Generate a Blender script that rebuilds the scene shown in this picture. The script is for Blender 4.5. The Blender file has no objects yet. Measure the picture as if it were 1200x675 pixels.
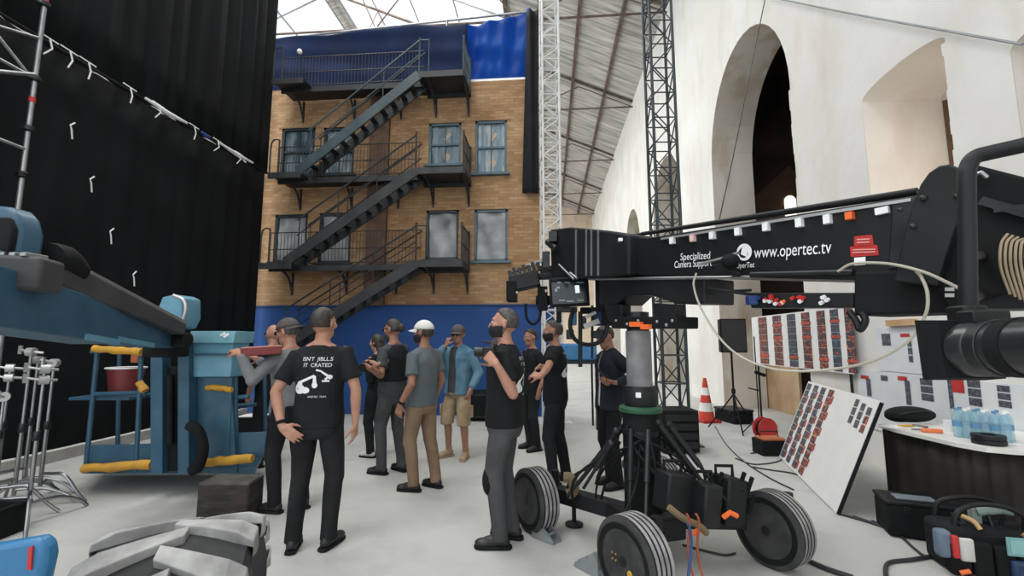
import bpy, bmesh, math, random
from mathutils import Vector, Matrix, Euler
from mathutils.bvhtree import BVHTree
random.seed(7)
SC = bpy.context.scene
COL = SC.collection
PI = math.pi
R = math.radians

# ------------------------------------------------------------------ camera, world, light, exposure
CAM_Z = 1.52
F = 533.0                                   # focal length in pixels of a 1200 px wide frame
YAW = math.atan(43.0 / F)                   # the hall axis is +Y, the camera looks a little to its left
PITCH = math.atan(62.5 / F)
cam_d = bpy.data.cameras.new('camera')
cam_d.sensor_width = 36.0
cam_d.lens = F * 36.0 / 1200.0
cam_d.clip_start = 0.05
cam = bpy.data.objects.new('camera', cam_d)
COL.objects.link(cam)
cam.location = (0, 0, CAM_Z)
cam.rotation_euler = (PI / 2 + PITCH, 0, YAW)
SC.camera = cam

SC.view_settings.view_transform = 'Standard'
SC.view_settings.look = 'None'
SC.view_settings.gamma = 1.0
SC.view_settings.use_curve_mapping = False
SC.view_settings.exposure = 0.30
SC.cycles.use_denoising = True
SC.cycles.max_bounces = 8
SC.cycles.diffuse_bounces = 4
SC.cycles.transparent_max_bounces = 12
SC.cycles.sample_clamp_indirect = 6.0

world = bpy.data.worlds.new('world')
SC.world = world
world.use_nodes = True
wn = world.node_tree.nodes
wn['Background'].inputs[0].default_value = (0.93, 0.97, 1.0, 1)
wn['Background'].inputs[1].default_value = 1.25


def area_light(name, loc, rot, sx, sy, power, color=(1, 1, 1)):
    d = bpy.data.lights.new(name, 'AREA')
    d.shape = 'RECTANGLE'
    d.size, d.size_y = sx, sy
    d.energy = power
    d.color = color
    o = bpy.data.objects.new(name, d)
    COL.objects.link(o)
    o.location = loc
    o.rotation_euler = rot
    return o


ROOF_SLOPE = 0.45
EAVE_Z = 12.75
RIDGE_X = -11.25
WALL_X = 4.025


def roof_z(x):
    return EAVE_Z + ROOF_SLOPE * ((WALL_X - x) if x > RIDGE_X else (WALL_X - RIDGE_X) - (RIDGE_X - x))


# daylight falling through the two strips of roof glazing, just above the panes
area_light('skylight_daylight', (-6.1, 15.0, roof_z(-6.1) + 0.35), (0, math.atan(ROOF_SLOPE), 0), 8.2, 41, 6700, (1.0, 0.975, 0.94))
area_light('skylight_daylight', (-16.4, 15.0, roof_z(-16.4) + 0.35), (0, -math.atan(ROOF_SLOPE), 0), 7.5, 41, 2300, (0.86, 0.94, 1.0))
# daylight from the open end of the hall behind the camera
area_light('open_end_daylight', (-2.0, -6.0, 5.0), (R(90), 0, 0), 13, 8, 60, (1.0, 0.97, 0.93))

area_light('niche_window_daylight', (4.55, 4.72, 3.4), (R(90), 0, R(180)), 0.45, 1.6, 7, (1.0, 0.94, 0.88))

# ------------------------------------------------------------------ where a pixel of the 1200x675 photograph lies in the hall
FH = Vector((-math.sin(YAW), math.cos(YAW), 0))
RT = Vector((math.cos(YAW), math.sin(YAW), 0))


def ray(px, py):
    x = (px - 600.0) / F
    y = (337.5 - py) / F
    fw = math.cos(PITCH) - y * math.sin(PITCH)
    up = math.sin(PITCH) + y * math.cos(PITCH)
    return (RT * x + FH * fw + Vector((0, 0, up))) / fw       # forward component is 1


CAMP = Vector((0, 0, CAM_Z))


def W(px, py, d):                            # at forward distance d
    return CAMP + ray(px, py) * d


def atY(px, py, y):
    r = ray(px, py)
    return CAMP + r * (y / r.y)


def atX(px, py, x):
    r = ray(px, py)
    return CAMP + r * (x / r.x)


def atZ(px, py, z=0.0):
    r = ray(px, py)
    return CAMP + r * ((z - CAM_Z) / r.z)


def LD(lat, d, z=0.0):                       # camera-relative plan position
    v = RT * lat + FH * d
    return Vector((v.x, v.y, z))


# ------------------------------------------------------------------ materials
MATS = {}


def mat(name, c, rough=0.6, metal=0.0, c2=None, scale=4.0, bump=0.0, bscale=None, alpha=None, trans=0.0, spec=0.5, detail=4.0, contrast=(0.35, 0.65), sheen=0.0, stretch=None):
    if name in MATS:
        return MATS[name]
    m = bpy.data.materials.new(name)
    m.use_nodes = True
    nt = m.node_tree
    b = nt.nodes['Principled BSDF']
    b.inputs['Base Color'].default_value = (*c, 1)
    b.inputs['Roughness'].default_value = rough
    b.inputs['Metallic'].default_value = metal
    b.inputs['Specular IOR Level'].default_value = spec
    if trans:
        b.inputs['Transmission Weight'].default_value = trans
    if sheen:
        b.inputs['Sheen Weight'].default_value = sheen
    tc = nt.nodes.new('ShaderNodeTexCoord')
    src = tc.outputs['Object']
    if stretch:
        mp = nt.nodes.new('ShaderNodeMapping')
        mp.inputs['Scale'].default_value = stretch
        nt.links.new(src, mp.inputs['Vector'])
        src = mp.outputs['Vector']
    n = nt.nodes.new('ShaderNodeTexNoise')
    n.inputs['Scale'].default_value = scale
    n.inputs['Detail'].default_value = detail
    nt.links.new(src, n.inputs['Vector'])
    if c2 is None:
        c2 = tuple(min(1, x * 1.25 + 0.004) for x in c)
    rp = nt.nodes.new('ShaderNodeValToRGB')
    rp.color_ramp.elements[0].position, rp.color_ramp.elements[1].position = contrast
    rp.color_ramp.elements[0].color = (*c, 1)
    rp.color_ramp.elements[1].color = (*c2, 1)
    nt.links.new(n.outputs['Fac'], rp.inputs['Fac'])
    nt.links.new(rp.outputs['Color'], b.inputs['Base Color'])
    if bump:
        n2 = nt.nodes.new('ShaderNodeTexNoise')
        n2.inputs['Scale'].default_value = bscale or scale * 4
        n2.inputs['Detail'].default_value = 5
        nt.links.new(src, n2.inputs['Vector'])
        bp = nt.nodes.new('ShaderNodeBump')
        bp.inputs['Strength'].default_value = bump
        bp.inputs['Distance'].default_value = 0.02
        nt.links.new(n2.outputs['Fac'], bp.inputs['Height'])
        nt.links.new(bp.outputs['Normal'], b.inputs['Normal'])
    MATS[name] = m
    return m


def glassy(name, c, opacity=0.35, rough=0.1):
    if name in MATS:
        return MATS[name]
    m = bpy.data.materials.new(name)
    m.use_nodes = True
    nt = m.node_tree
    b = nt.nodes['Principled BSDF']
    b.inputs['Base Color'].default_value = (*c, 1)
    b.inputs['Roughness'].default_value = rough
    t = nt.nodes.new('ShaderNodeBsdfTransparent')
    t.inputs['Color'].default_value = (*[min(1, 0.6 + 0.4 * x) for x in c], 1)
    mx = nt.nodes.new('ShaderNodeMixShader')
    mx.inputs['Fac'].default_value = opacity
    nt.links.new(t.outputs[0], mx.inputs[1])
    nt.links.new(b.outputs[0], mx.inputs[2])
    nt.links.new(mx.outputs[0], nt.nodes['Material Output'].inputs['Surface'])
    MATS[name] = m
    return m


def cloth(name, c, translucency=0.3, rough=0.8, c2=None, scale=1.5):
    if name in MATS:
        return MATS[name]
    m = mat(name, c, rough, c2=c2, scale=scale, spec=0.2)
    nt = m.node_tree
    b = nt.nodes['Principled BSDF']
    t = nt.nodes.new('ShaderNodeBsdfTranslucent')
    t.inputs['Color'].default_value = (*c, 1)
    mx = nt.nodes.new('ShaderNodeMixShader')
    mx.inputs['Fac'].default_value = translucency
    nt.links.new(b.outputs[0], mx.inputs[1])
    nt.links.new(t.outputs[0], mx.inputs[2])
    nt.links.new(mx.outputs[0], nt.nodes['Material Output'].inputs['Surface'])
    return m


BLACK = mat('black_paint', (0.007, 0.008, 0.009), 0.5, c2=(0.013, 0.015, 0.017), spec=0.3)
BLACKM = mat('black_matt', (0.006, 0.0068, 0.0075), 0.8, c2=(0.011, 0.0125, 0.0135), spec=0.2)
DARK = mat('dark_metal', (0.02, 0.022, 0.024), 0.4, 0.6, c2=(0.042, 0.045, 0.048))
STEEL = mat('steel', (0.30, 0.31, 0.32), 0.4, 0.85, c2=(0.42, 0.43, 0.44))
CHROME = mat('chrome', (0.30, 0.31, 0.32), 0.28, 1.0)
ALU = mat('aluminium', (0.46, 0.46, 0.46), 0.45, 0.7)
RUBBER = mat('rubber', (0.017, 0.018, 0.019), 0.8, c2=(0.03, 0.031, 0.032), bump=0.2, bscale=60)
TREAD = mat('dusty_tread_rubber', (0.20, 0.20, 0.195), 0.9, c2=(0.40, 0.40, 0.39), scale=7)
WHITE = mat('white_board', (0.78, 0.78, 0.77), 0.6, c2=(0.82, 0.82, 0.81))
WHITEP = mat('white_paint', (0.80, 0.80, 0.78), 0.5)
RED = mat('red_paint', (0.42, 0.02, 0.018), 0.5)
ORANGE = mat('orange_plastic', (0.75, 0.14, 0.03), 0.5)
YELLOW = mat('yellow_foam', (0.62, 0.33, 0.03), 0.8, c2=(0.45, 0.24, 0.04), scale=9)
LBLUE = mat('lift_blue', (0.020, 0.075, 0.125), 0.45, c2=(0.032, 0.10, 0.16), scale=5)
LBLUE2 = mat('lift_pale_blue', (0.10, 0.27, 0.38), 0.4, c2=(0.14, 0.33, 0.44), scale=5)
TAPE = mat('white_tape', (0.7, 0.72, 0.72), 0.7)


# ------------------------------------------------------------------ mesh builder
class MB:
    def __init__(self):
        self.v, self.f = [], []

    def add(self, vs, fs):
        k = len(self.v)
        self.v += [Vector(p) for p in vs]
        self.f += [tuple(i + k for i in q) for q in fs]
        return self

    def box(self, c, s, rot=None):
        c = Vector(c)
        hx, hy, hz = s[0] / 2, s[1] / 2, s[2] / 2
        vs = [Vector((x, y, z)) for x in (-hx, hx) for y in (-hy, hy) for z in (-hz, hz)]
        if rot is not None:
            vs = [rot @ p for p in vs]
        return self.add([c + p for p in vs], [(0, 1, 3, 2), (4, 6, 7, 5), (0, 4, 5, 1), (2, 3, 7, 6), (0, 2, 6, 4), (1, 5, 7, 3)])

    def bar(self, p0, p1, w, h, up=(0, 0, 1)):
        p0, p1 = Vector(p0), Vector(p1)
        d = (p1 - p0)
        L = d.length
        d.normalize()
        up = Vector(up)
        s = d.cross(up)
        if s.length < 1e-4:
            s = d.cross(Vector((1, 0, 0)))
        s.normalize()
        u = s.cross(d)
        vs = []
        for p in (p0, p1):
            for a, b in ((-1, -1), (1, -1), (1, 1), (-1, 1)):
                vs.append(p + s * a * w / 2 + u * b * h / 2)
        return self.add(vs, [(3, 2, 1, 0), (4, 5, 6, 7), (0, 1, 5, 4), (1, 2, 6, 5), (2, 3, 7, 6), (3, 0, 4, 7)])

    def path(self, pts, r, n=8, radii=None, squash=None):
        pts = [Vector(p) for p in pts]
        m = len(pts)
        rad = radii or [r] * m
        tang = []
        for i in range(m):
            t = pts[min(i + 1, m - 1)] - pts[max(i - 1, 0)]
            tang.append(t.normalized() if t.length > 1e-9 else Vector((0, 0, 1)))
        a = tang[0].orthogonal().normalized()
        if abs(tang[0].z) < 0.95:
            a = tang[0].cross(Vector((0, 0, 1))).normalized()
        rings = []
        for i in range(m):
            t = tang[i]
            a = (a - t * a.dot(t))
            a = a.normalized() if a.length > 1e-6 else t.orthogonal().normalized()
            b = t.cross(a)
            rings.append([pts[i] + (a * math.cos(2 * PI * k / n) + b * math.sin(2 * PI * k / n)) * rad[i] for k in range(n)])
        vs = [p for rg in rings for p in rg]
        fs = []
        for i in range(m - 1):
            for k in range(n):
                fs.append((i * n + k, i * n + (k + 1) % n, (i + 1) * n + (k + 1) % n, (i + 1) * n + k))
        fs.append(tuple(reversed(range(n))))
        fs.append(tuple((m - 1) * n + k for k in range(n)))
        return self.add(vs, fs)

    def tube(self, p0, p1, r, r2=None, n=10):
        return self.path([p0, p1], r, n, radii=[r, r if r2 is None else r2])

    def lathe(self, prof, M=Matrix(), n=24, close=True):
        vs, fs = [], []
        m = len(prof)
        for (r, z) in prof:
            for k in range(n):
                a = 2 * PI * k / n
                vs.append(M @ Vector((r * math.cos(a), r * math.sin(a), z)))
        for i in range(m - 1):
            for k in range(n):
                fs.append((i * n + k, i * n + (k + 1) % n, (i + 1) * n + (k + 1) % n, (i + 1) * n + k))
        if close:
            fs.append(tuple(reversed(range(n))))
            fs.append(tuple((m - 1) * n + k for k in range(n)))
        return self.add(vs, fs)

    def prism(self, pts, off):
        """polygon of 3D points extruded by the vector off"""
        pts = [Vector(p) for p in pts]
        off = Vector(off)
        n = len(pts)
        vs = pts + [p + off for p in pts]
        fs = [tuple(range(n)), tuple(reversed(range(n, 2 * n)))]
        fs += [(i, i + n, (i + 1) % n + n, (i + 1) % n) for i in range(n)]
        return self.add(vs, fs)

    def grid(self, fn, nu, nv):
        vs = [fn(i / nu, j / nv) for j in range(nv + 1) for i in range(nu + 1)]
        w = nu + 1
        return self.add(vs, [(j * w + i, j * w + i + 1, (j + 1) * w + i + 1, (j + 1) * w + i) for j in range(nv) for i in range(nu)])

    def ell(self, c, r, rot=None, nu=16, nv=10, keep=None):
        c = Vector(c)
        vs, loc = [], []
        for j in range(nv + 1):
            th = PI * j / nv
            for i in range(nu):
                ph = 2 * PI * i / nu
                p = Vector((r[0] * math.sin(th) * math.cos(ph), r[1] * math.sin(th) * math.sin(ph), r[2] * math.cos(th)))
                loc.append(p)
                vs.append(c + (rot @ p if rot is not None else p))
        fs = []
        for j in range(nv):
            for i in range(nu):
                q = (j * nu + i, (j + 1) * nu + i, (j + 1) * nu + (i + 1) % nu, j * nu + (i + 1) % nu)
                if keep:
                    m = sum((loc[k] for k in q), Vector()) / 4
                    if not keep(m):
                        continue
                fs.append(q)
        return self.add(vs, fs)

    def obj(self, name, material, parent=None, bevel=0.0, smooth=True, local=False, solid=0.0, label=None, recalc=True, mods=None):
        me = bpy.data.meshes.new(name)
        me.from_pydata([tuple(p) for p in self.v], [], self.f)
        bm = bmesh.new()
        bm.from_mesh(me)
        bmesh.ops.remove_doubles(bm, verts=bm.verts, dist=1e-5)
        loose = [v for v in bm.verts if not v.link_faces]
        if loose:
            bmesh.ops.delete(bm, geom=loose, context='VERTS')
        if recalc:
            bmesh.ops.recalc_face_normals(bm, faces=bm.faces)
        bm.to_mesh(me)
        bm.free()
        me.materials.append(material)
        o = bpy.data.objects.new(name, me)
        COL.objects.link(o)
        if parent is not None:
            o.parent = parent
            if not local and parent.name in ROOTM:
                o.matrix_parent_inverse = ROOTM[parent.name].inverted()
        if smooth:
            me.polygons.foreach_set('use_smooth', [True] * len(me.polygons))
            try:
                me.set_sharp_from_angle(angle=R(38))
            except Exception:
                pass
        if solid:
            s = o.modifiers.new('solid', 'SOLIDIFY')
            s.thickness = solid
            s.offset = 0
        if bevel:
            b = o.modifiers.new('bevel', 'BEVEL')
            b.width = bevel
            b.segments = 2
            b.limit_method = 'ANGLE'
            b.angle_limit = R(40)
        if label:
            o['label'] = label
        return o


ROOTM = {}


def thing(name, label, cat, loc=(0, 0, 0), rotz=0.0, group=None):
    o = bpy.data.objects.new(name, None)
    COL.objects.link(o)
    o.empty_display_size = 0.2
    o.location = loc
    o.rotation_euler = (0, 0, rotz)
    o['label'] = label
    o['category'] = cat
    if group:
        o['group'] = group
    ROOTM[o.name] = Matrix.Translation(Vector(loc)) @ Matrix.Rotation(rotz, 4, 'Z')
    return o


def tag(o, label, cat, group=None, kind=None):
    o['label'] = label
    o['category'] = cat
    if group:
        o['group'] = group
    if kind:
        o['kind'] = kind
    return o


def struct(o, label=None, cat=None):
    o['kind'] = 'structure'
    if label:
        o['label'] = label
    if cat:
        o['category'] = cat
    return o


def copy_tree(o, parent=None):
    c = o.copy()
    COL.objects.link(c)
    if parent is not None:
        c.parent = parent
    for ch in list(o.children):
        copy_tree(ch, c)
    return c


def bez(p0, p1, p2, p3, n=12):
    p0, p1, p2, p3 = map(Vector, (p0, p1, p2, p3))
    out = []
    for i in range(n + 1):
        t = i / n
        out.append(p0 * (1 - t) ** 3 + p1 * 3 * t * (1 - t) ** 2 + p2 * 3 * t * t * (1 - t) + p3 * t ** 3)
    return out


def spline(pts, n=8):                         # Catmull-Rom through the points
    pts = [Vector(p) for p in pts]
    P = [pts[0] * 2 - pts[1]] + pts + [pts[-1] * 2 - pts[-2]]
    out = []
    for i in range(1, len(P) - 2):
        for k in range(n):
            t = k / n
            a, b, c, d = P[i - 1], P[i], P[i + 1], P[i + 2]
            out.append(0.5 * ((2 * b) + (c - a) * t + (2 * a - 5 * b + 4 * c - d) * t * t + (3 * b - a - 3 * c + d) * t ** 3))
    out.append(pts[-1])
    return out


def text_geo(s, size):
    cu = bpy.data.curves.new('lettering_curve', 'FONT')
    cu.body = s
    cu.size = size
    cu.align_x = 'LEFT'
    to = bpy.data.objects.new('lettering_curve', cu)
    COL.objects.link(to)
    dg = bpy.context.evaluated_depsgraph_get()
    me = bpy.data.meshes.new_from_object(to.evaluated_get(dg))
    vs = [v.co.copy() for v in me.vertices]
    fs = [tuple(p.vertices) for p in me.polygons]
    bpy.data.objects.remove(to)
    bpy.data.meshes.remove(me)
    bpy.data.curves.remove(cu)
    return vs, fs


def text_on(mb, s, size, origin, xdir, ydir):
    vs, fs = text_geo(s, size)
    o, x, y = Vector(origin), Vector(xdir).normalized(), Vector(ydir).normalized()
    mb.add([o + x * p.x + y * p.y for p in vs], fs)
    return max(p.x for p in vs)
# ================================================================== THE HALL
def wall_mat(name, c, c2, stain):
    m = mat(name, c, 0.9, c2=c2, scale=0.7, bump=0.35, bscale=7, detail=8, spec=0.15)
    nt = m.node_tree
    b = nt.nodes['Principled BSDF']
    old = b.inputs['Base Color'].links[0].from_socket
    tc = nt.nodes.new('ShaderNodeTexCoord')
    mp = nt.nodes.new('ShaderNodeMapping')
    mp.inputs['Scale'].default_value = (1.2, 1.2, 0.45)
    nt.links.new(tc.outputs['Object'], mp.inputs['Vector'])
    n = nt.nodes.new('ShaderNodeTexNoise')
    n.inputs['Scale'].default_value = 1.6
    n.inputs['Detail'].default_value = 9
    nt.links.new(mp.outputs['Vector'], n.inputs['Vector'])
    rp = nt.nodes.new('ShaderNodeValToRGB')
    rp.color_ramp.elements[0].position = 0.50
    rp.color_ramp.elements[1].position = 0.80
    rp.color_ramp.elements[0].color = (0, 0, 0, 1)
    rp.color_ramp.elements[1].color = (1, 1, 1, 1)
    nt.links.new(n.outputs['Fac'], rp.inputs['Fac'])
    mx = nt.nodes.new('ShaderNodeMixRGB')
    nt.links.new(rp.outputs['Color'], mx.inputs['Fac'])
    nt.links.new(old, mx.inputs['Color1'])
    mx.inputs['Color2'].default_value = (*stain, 1)
    nt.links.new(mx.outputs['Color'], b.inputs['Base Color'])
    return m


PLASTER = wall_mat('lime_plaster', (0.72, 0.695, 0.655), (0.80, 0.785, 0.755), (0.66, 0.615, 0.555))
STONE = wall_mat('rough_stone_reveal', (0.60, 0.545, 0.47), (0.72, 0.68, 0.62), (0.44, 0.30, 0.17))
BEIGE = wall_mat('ochre_plaster', (0.60, 0.47, 0.34), (0.68, 0.57, 0.44), (0.50, 0.38, 0.27))
FLOORM = wall_mat('dusty_concrete', (0.445, 0.445, 0.42), (0.51, 0.51, 0.485), (0.37, 0.37, 0.355))
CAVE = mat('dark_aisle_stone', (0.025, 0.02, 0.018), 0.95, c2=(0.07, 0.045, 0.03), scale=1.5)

b = MB().box((-2, 17, -0.05), (44, 46, 0.1))
struct(b.obj('floor', FLOORM, smooth=False), 'pale dusty concrete floor of the hall', 'floor')

# right wall: an arcade of tall round arches (6.25 m bays) and two low segmental niches nearer the camera
THK = 0.96
WTOP = EAVE_Z
ARCHES = [(7.45 + 6.25 * k, 11.10 + 6.25 * k, 5.75, 2.05, 0.0) for k in range(5)]          # y0, y1, spring, rise, sill
NICHES = [(4.62, 5.86, 4.56, 0.13, 2.0), (2.8, 4.03, 4.02, 0.13, 2.0)]


def arch_z(a, y):
    y0, y1, sp, rise, sill = a
    t = (y - (y0 + y1) / 2) / ((y1 - y0) / 2)
    return sp + rise * math.sqrt(max(0.0, 1 - t * t))


wall = MB()
rev, nrev = MB(), MB()
spans = sorted(ARCHES + NICHES)
cur = -4.0
for a in spans + [None]:
    y_end = a[0] if a else 41.2
    wall.box((WALL_X + THK / 2, (cur + y_end) / 2, WTOP / 2), (THK, y_end - cur, WTOP))
    if a is None:
        break
    N = 20
    for i in range(N):
        ya = a[0] + (a[1] - a[0]) * (0.5 - 0.5 * math.cos(PI * i / N))
        yb = a[0] + (a[1] - a[0]) * (0.5 - 0.5 * math.cos(PI * (i + 1) / N))
        za, zb = arch_z(a, ya), arch_z(a, yb)
        x0, x1 = WALL_X, WALL_X + THK
        wall.add([(x0, ya, za), (x0, yb, zb), (x0, yb, WTOP), (x0, ya, WTOP)], [(0, 1, 2, 3)])
        wall.add([(x1, ya, za), (x1, yb, zb), (x1, yb, WTOP), (x1, ya, WTOP)], [(3, 2, 1, 0)])
        (rev if a in ARCHES else nrev).add([(x0, ya, za), (x1, ya, za), (x1, yb, zb), (x0, yb, zb)], [(0, 1, 2, 3)])
    for (yy, s) in ((a[0], 1), (a[1], -1)):
        e = 0.006 * s
        (rev if a in ARCHES else nrev).add([(WALL_X, yy + e, a[4]), (WALL_X + THK, yy + e, a[4]), (WALL_X + THK, yy + e, a[2]), (WALL_X, yy + e, a[2])], [(0, 1, 2, 3)])
    if a[4] > 0:
        wall.box((WALL_X + THK / 2, (a[0] + a[1]) / 2, a[4] / 2), (THK, a[1] - a[0], a[4]))
    cur = a[1]
wr = struct(wall.obj('wall_right', PLASTER, smooth=False, recalc=False), 'white plastered arcade wall along the right of the hall', 'wall')
rev.obj('arch_reveal', STONE, wr, smooth=False, recalc=False)
nrev.obj('niche_reveal', wall_mat('cream_niche_plaster', (0.72, 0.67, 0.61), (0.78, 0.74, 0.69), (0.68, 0.61, 0.54)), wr, smooth=False, recalc=False)
# broken plaster edges beside the first arch and the niches
for (a, m_) in ((ARCHES[0], PLASTER), (NICHES[0], PLASTER)):
    j = MB()
    z = max(a[4], 0.4)
    while z < a[2] - 0.1:
        h = min(random.uniform(0.12, 0.4), a[2] - 0.03 - z)
        w = random.uniform(0.015, 0.075)
        j.box((WALL_X + 0.06, a[0] + w / 2, z + h / 2), (0.12, w, h))
        z += h
    j.obj('broken_edge', m_, wr, smooth=False)
# blocking behind the niches: pale plastered back, with a brown board strip
nb = MB().box((WALL_X + THK + 0.05, 4.5, 3.3), (0.12, 4.4, 4.4))
NICHEM = wall_mat('cream_niche_plaster', (0.72, 0.67, 0.61), (0.78, 0.74, 0.69), (0.68, 0.61, 0.54))
AX_ = WALL_X + THK
nb.obj('niche_back', NICHEM, wr, smooth=False)
q_ = [atX(1104, 118, AX_ - 0.02), atX(1112, 116, AX_ - 0.02), atX(1121, 190, AX_ - 0.02), atX(1113, 196, AX_ - 0.02)]
MB().prism(q_, (0.02, 0, 0)).obj('brown_board', mat('brown_board', (0.13, 0.075, 0.045), 0.8), wr)

# the dark side aisle seen through the first arches, with a small lit window far inside
AX = WALL_X + THK
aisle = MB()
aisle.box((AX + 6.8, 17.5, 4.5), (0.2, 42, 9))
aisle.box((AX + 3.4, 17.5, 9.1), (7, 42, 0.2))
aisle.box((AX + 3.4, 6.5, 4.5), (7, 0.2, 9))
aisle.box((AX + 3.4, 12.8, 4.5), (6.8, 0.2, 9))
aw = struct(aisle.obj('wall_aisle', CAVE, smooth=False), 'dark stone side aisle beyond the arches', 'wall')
p = atY(922, 243, 12.6)
LITW = bpy.data.materials.new('daylit_window')
LITW.use_nodes = True
LITW.node_tree.nodes['Principled BSDF'].inputs['Emission Color'].default_value = (1, 0.93, 0.8, 1)
LITW.node_tree.nodes['Principled BSDF'].inputs['Emission Strength'].default_value = 1.0
w = MB()
pts = [(p.x - 0.15, 12.40, p.z - 0.5), (p.x + 0.15, 12.40, p.z - 0.5), (p.x + 0.15, 12.40, p.z + 0.12)]
pts += [(p.x + 0.15 * math.cos(t), 12.40, p.z + 0.12 + 0.15 * math.sin(t)) for t in [PI * k / 8 for k in range(1, 8)]]
pts += [(p.x - 0.15, 12.40, p.z + 0.12)]
w.prism(pts, (0, 0.02, 0))
struct(w.obj('window_1', LITW, smooth=False), 'small bright round-headed window inside the dark aisle', 'window')
# sloping brown timbers in the aisle
tb = MB()
tb.bar(atY(872, 262, 12.5), atY(935, 205, 12.5), 0.1, 0.7)
tb.obj('aisle_vault_rib', mat('brown_stone', (0.10, 0.055, 0.035), 0.9), aw)
# boarded lower part inside the first arch
bd = MB()
bd.box((AX + 0.05, 10.5, 0.8), (0.05, 1.5, 1.6))
bd.obj('plywood_board', mat('plywood', (0.40, 0.25, 0.13), 0.8, c2=(0.50, 0.36, 0.22), scale=2), wr)

# far gable wall
g = MB().prism([(-26, 41, 0), (5, 41, 0), (5, 41, roof_z(5)), (RIDGE_X, 41, roof_z(RIDGE_X)), (-26, 41, roof_z(-26))], (0, 0.4, 0))
struct(g.obj('wall_back', BEIGE, smooth=False), 'ochre gable wall at the far end of the hall', 'wall')
lw = MB().box((-24.3, 19, 3.7), (0.4, 46, 7.4))
struct(lw.obj('wall_left', PLASTER, smooth=False), 'pale wall beyond the black drapes', 'wall')


# roof: boarded slope next to the wall, glazing strips either side of the ridge
ROOFM = mat('weathered_roof_boards', (0.22, 0.22, 0.22), 0.9, c2=(0.66, 0.64, 0.60), scale=1.3, stretch=(0.45, 5.0, 0.45), contrast=(0.3, 0.7), detail=6)
GLASS = glassy('roof_glass', (0.92, 0.94, 0.95), 0.10, 0.2)
RUST = mat('rusty_iron', (0.09, 0.055, 0.042), 0.8, c2=(0.16, 0.12, 0.10), scale=3)


def slope(x0, x1, y0, y1, off=0.0, th=0.06):
    m_ = MB()
    m_.prism([(x0, y0, roof_z(x0) + off), (x1, y0, roof_z(x1) + off), (x1, y1, roof_z(x1) + off), (x0, y1, roof_z(x0) + off)], (0, 0, th))
    return m_


GX0, GX1 = -10.9, -1.75
roof = slope(GX1, 5.1, -2, 41.4)
roof.add(*[(q.v, q.f) for q in (slope(-11.25, -10.9, -2, 41.4),)][0])
q = slope(-11.6, -11.25, -2, 41.4)
roof.add(q.v, q.f)
q = slope(-25.6, -20.5, -2, 41.4)
roof.add(q.v, q.f)
ceil = struct(roof.obj('ceiling', ROOFM, smooth=False), 'weathered boarded roof slope above the white wall', 'ceiling')
slope(GX0, GX1, -2, 41.4, 0.02, 0.01).obj('skylight_glass', GLASS, ceil, smooth=False)
slope(-20.5, -11.6, -2, 41.4, 0.02, 0.01).obj('skylight_glass', GLASS, ceil, smooth=False)
bars = MB()
for x in [GX0 + (GX1 - GX0) * k / 4 for k in range(5)] + [-20.5 + 8.9 * k / 4 for k in range(5)]:
    bars.bar((x, -2, roof_z(x)), (x, 41, roof_z(x)), 0.06, 0.1)
for y in range(0, 41, 3):
    bars.bar((GX0, y, roof_z(GX0)), (GX1, y, roof_z(GX1)), 0.05, 0.07)
    bars.bar((-20.5, y, roof_z(-20.5)), (-11.6, y, roof_z(-11.6)), 0.05, 0.07)
bars.obj('glazing_bars', mat('grey_iron', (0.16, 0.165, 0.17), 0.7), ceil, smooth=False)
for x in (2.75, 1.25, -0.25, -1.65):
    MB().bar((x, -2, roof_z(x) - 0.09), (x, 41, roof_z(x) - 0.09), 0.12, 0.17).obj('purlin', RUST, ceil, smooth=False)
for y in (8.2, 14.4, 20.6, 26.9, 33.1, 38.7):
    t = MB()
    t.tube((WALL_X, y, EAVE_Z - 0.3), (-24, y, EAVE_Z - 0.3), 0.04, n=8)
    t.tube((WALL_X, y, EAVE_Z - 0.05), (RIDGE_X, y, roof_z(RIDGE_X) - 0.25), 0.06, n=8)
    for k in range(6):
        xa = WALL_X - 2.5 * k
        t.tube((xa, y, EAVE_Z - 0.3 if k % 2 == 0 else roof_z(xa) - 0.3), (xa - 2.5, y, EAVE_Z - 0.3 if k % 2 else roof_z(xa - 2.5) - 0.3), 0.025, n=6)
    t.obj('roof_truss', RUST, ceil)

# ================================================================== THE BRICK FACADE SET
FY = 9.5


def fx(px, py):
    return atY(px, py, FY)


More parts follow.
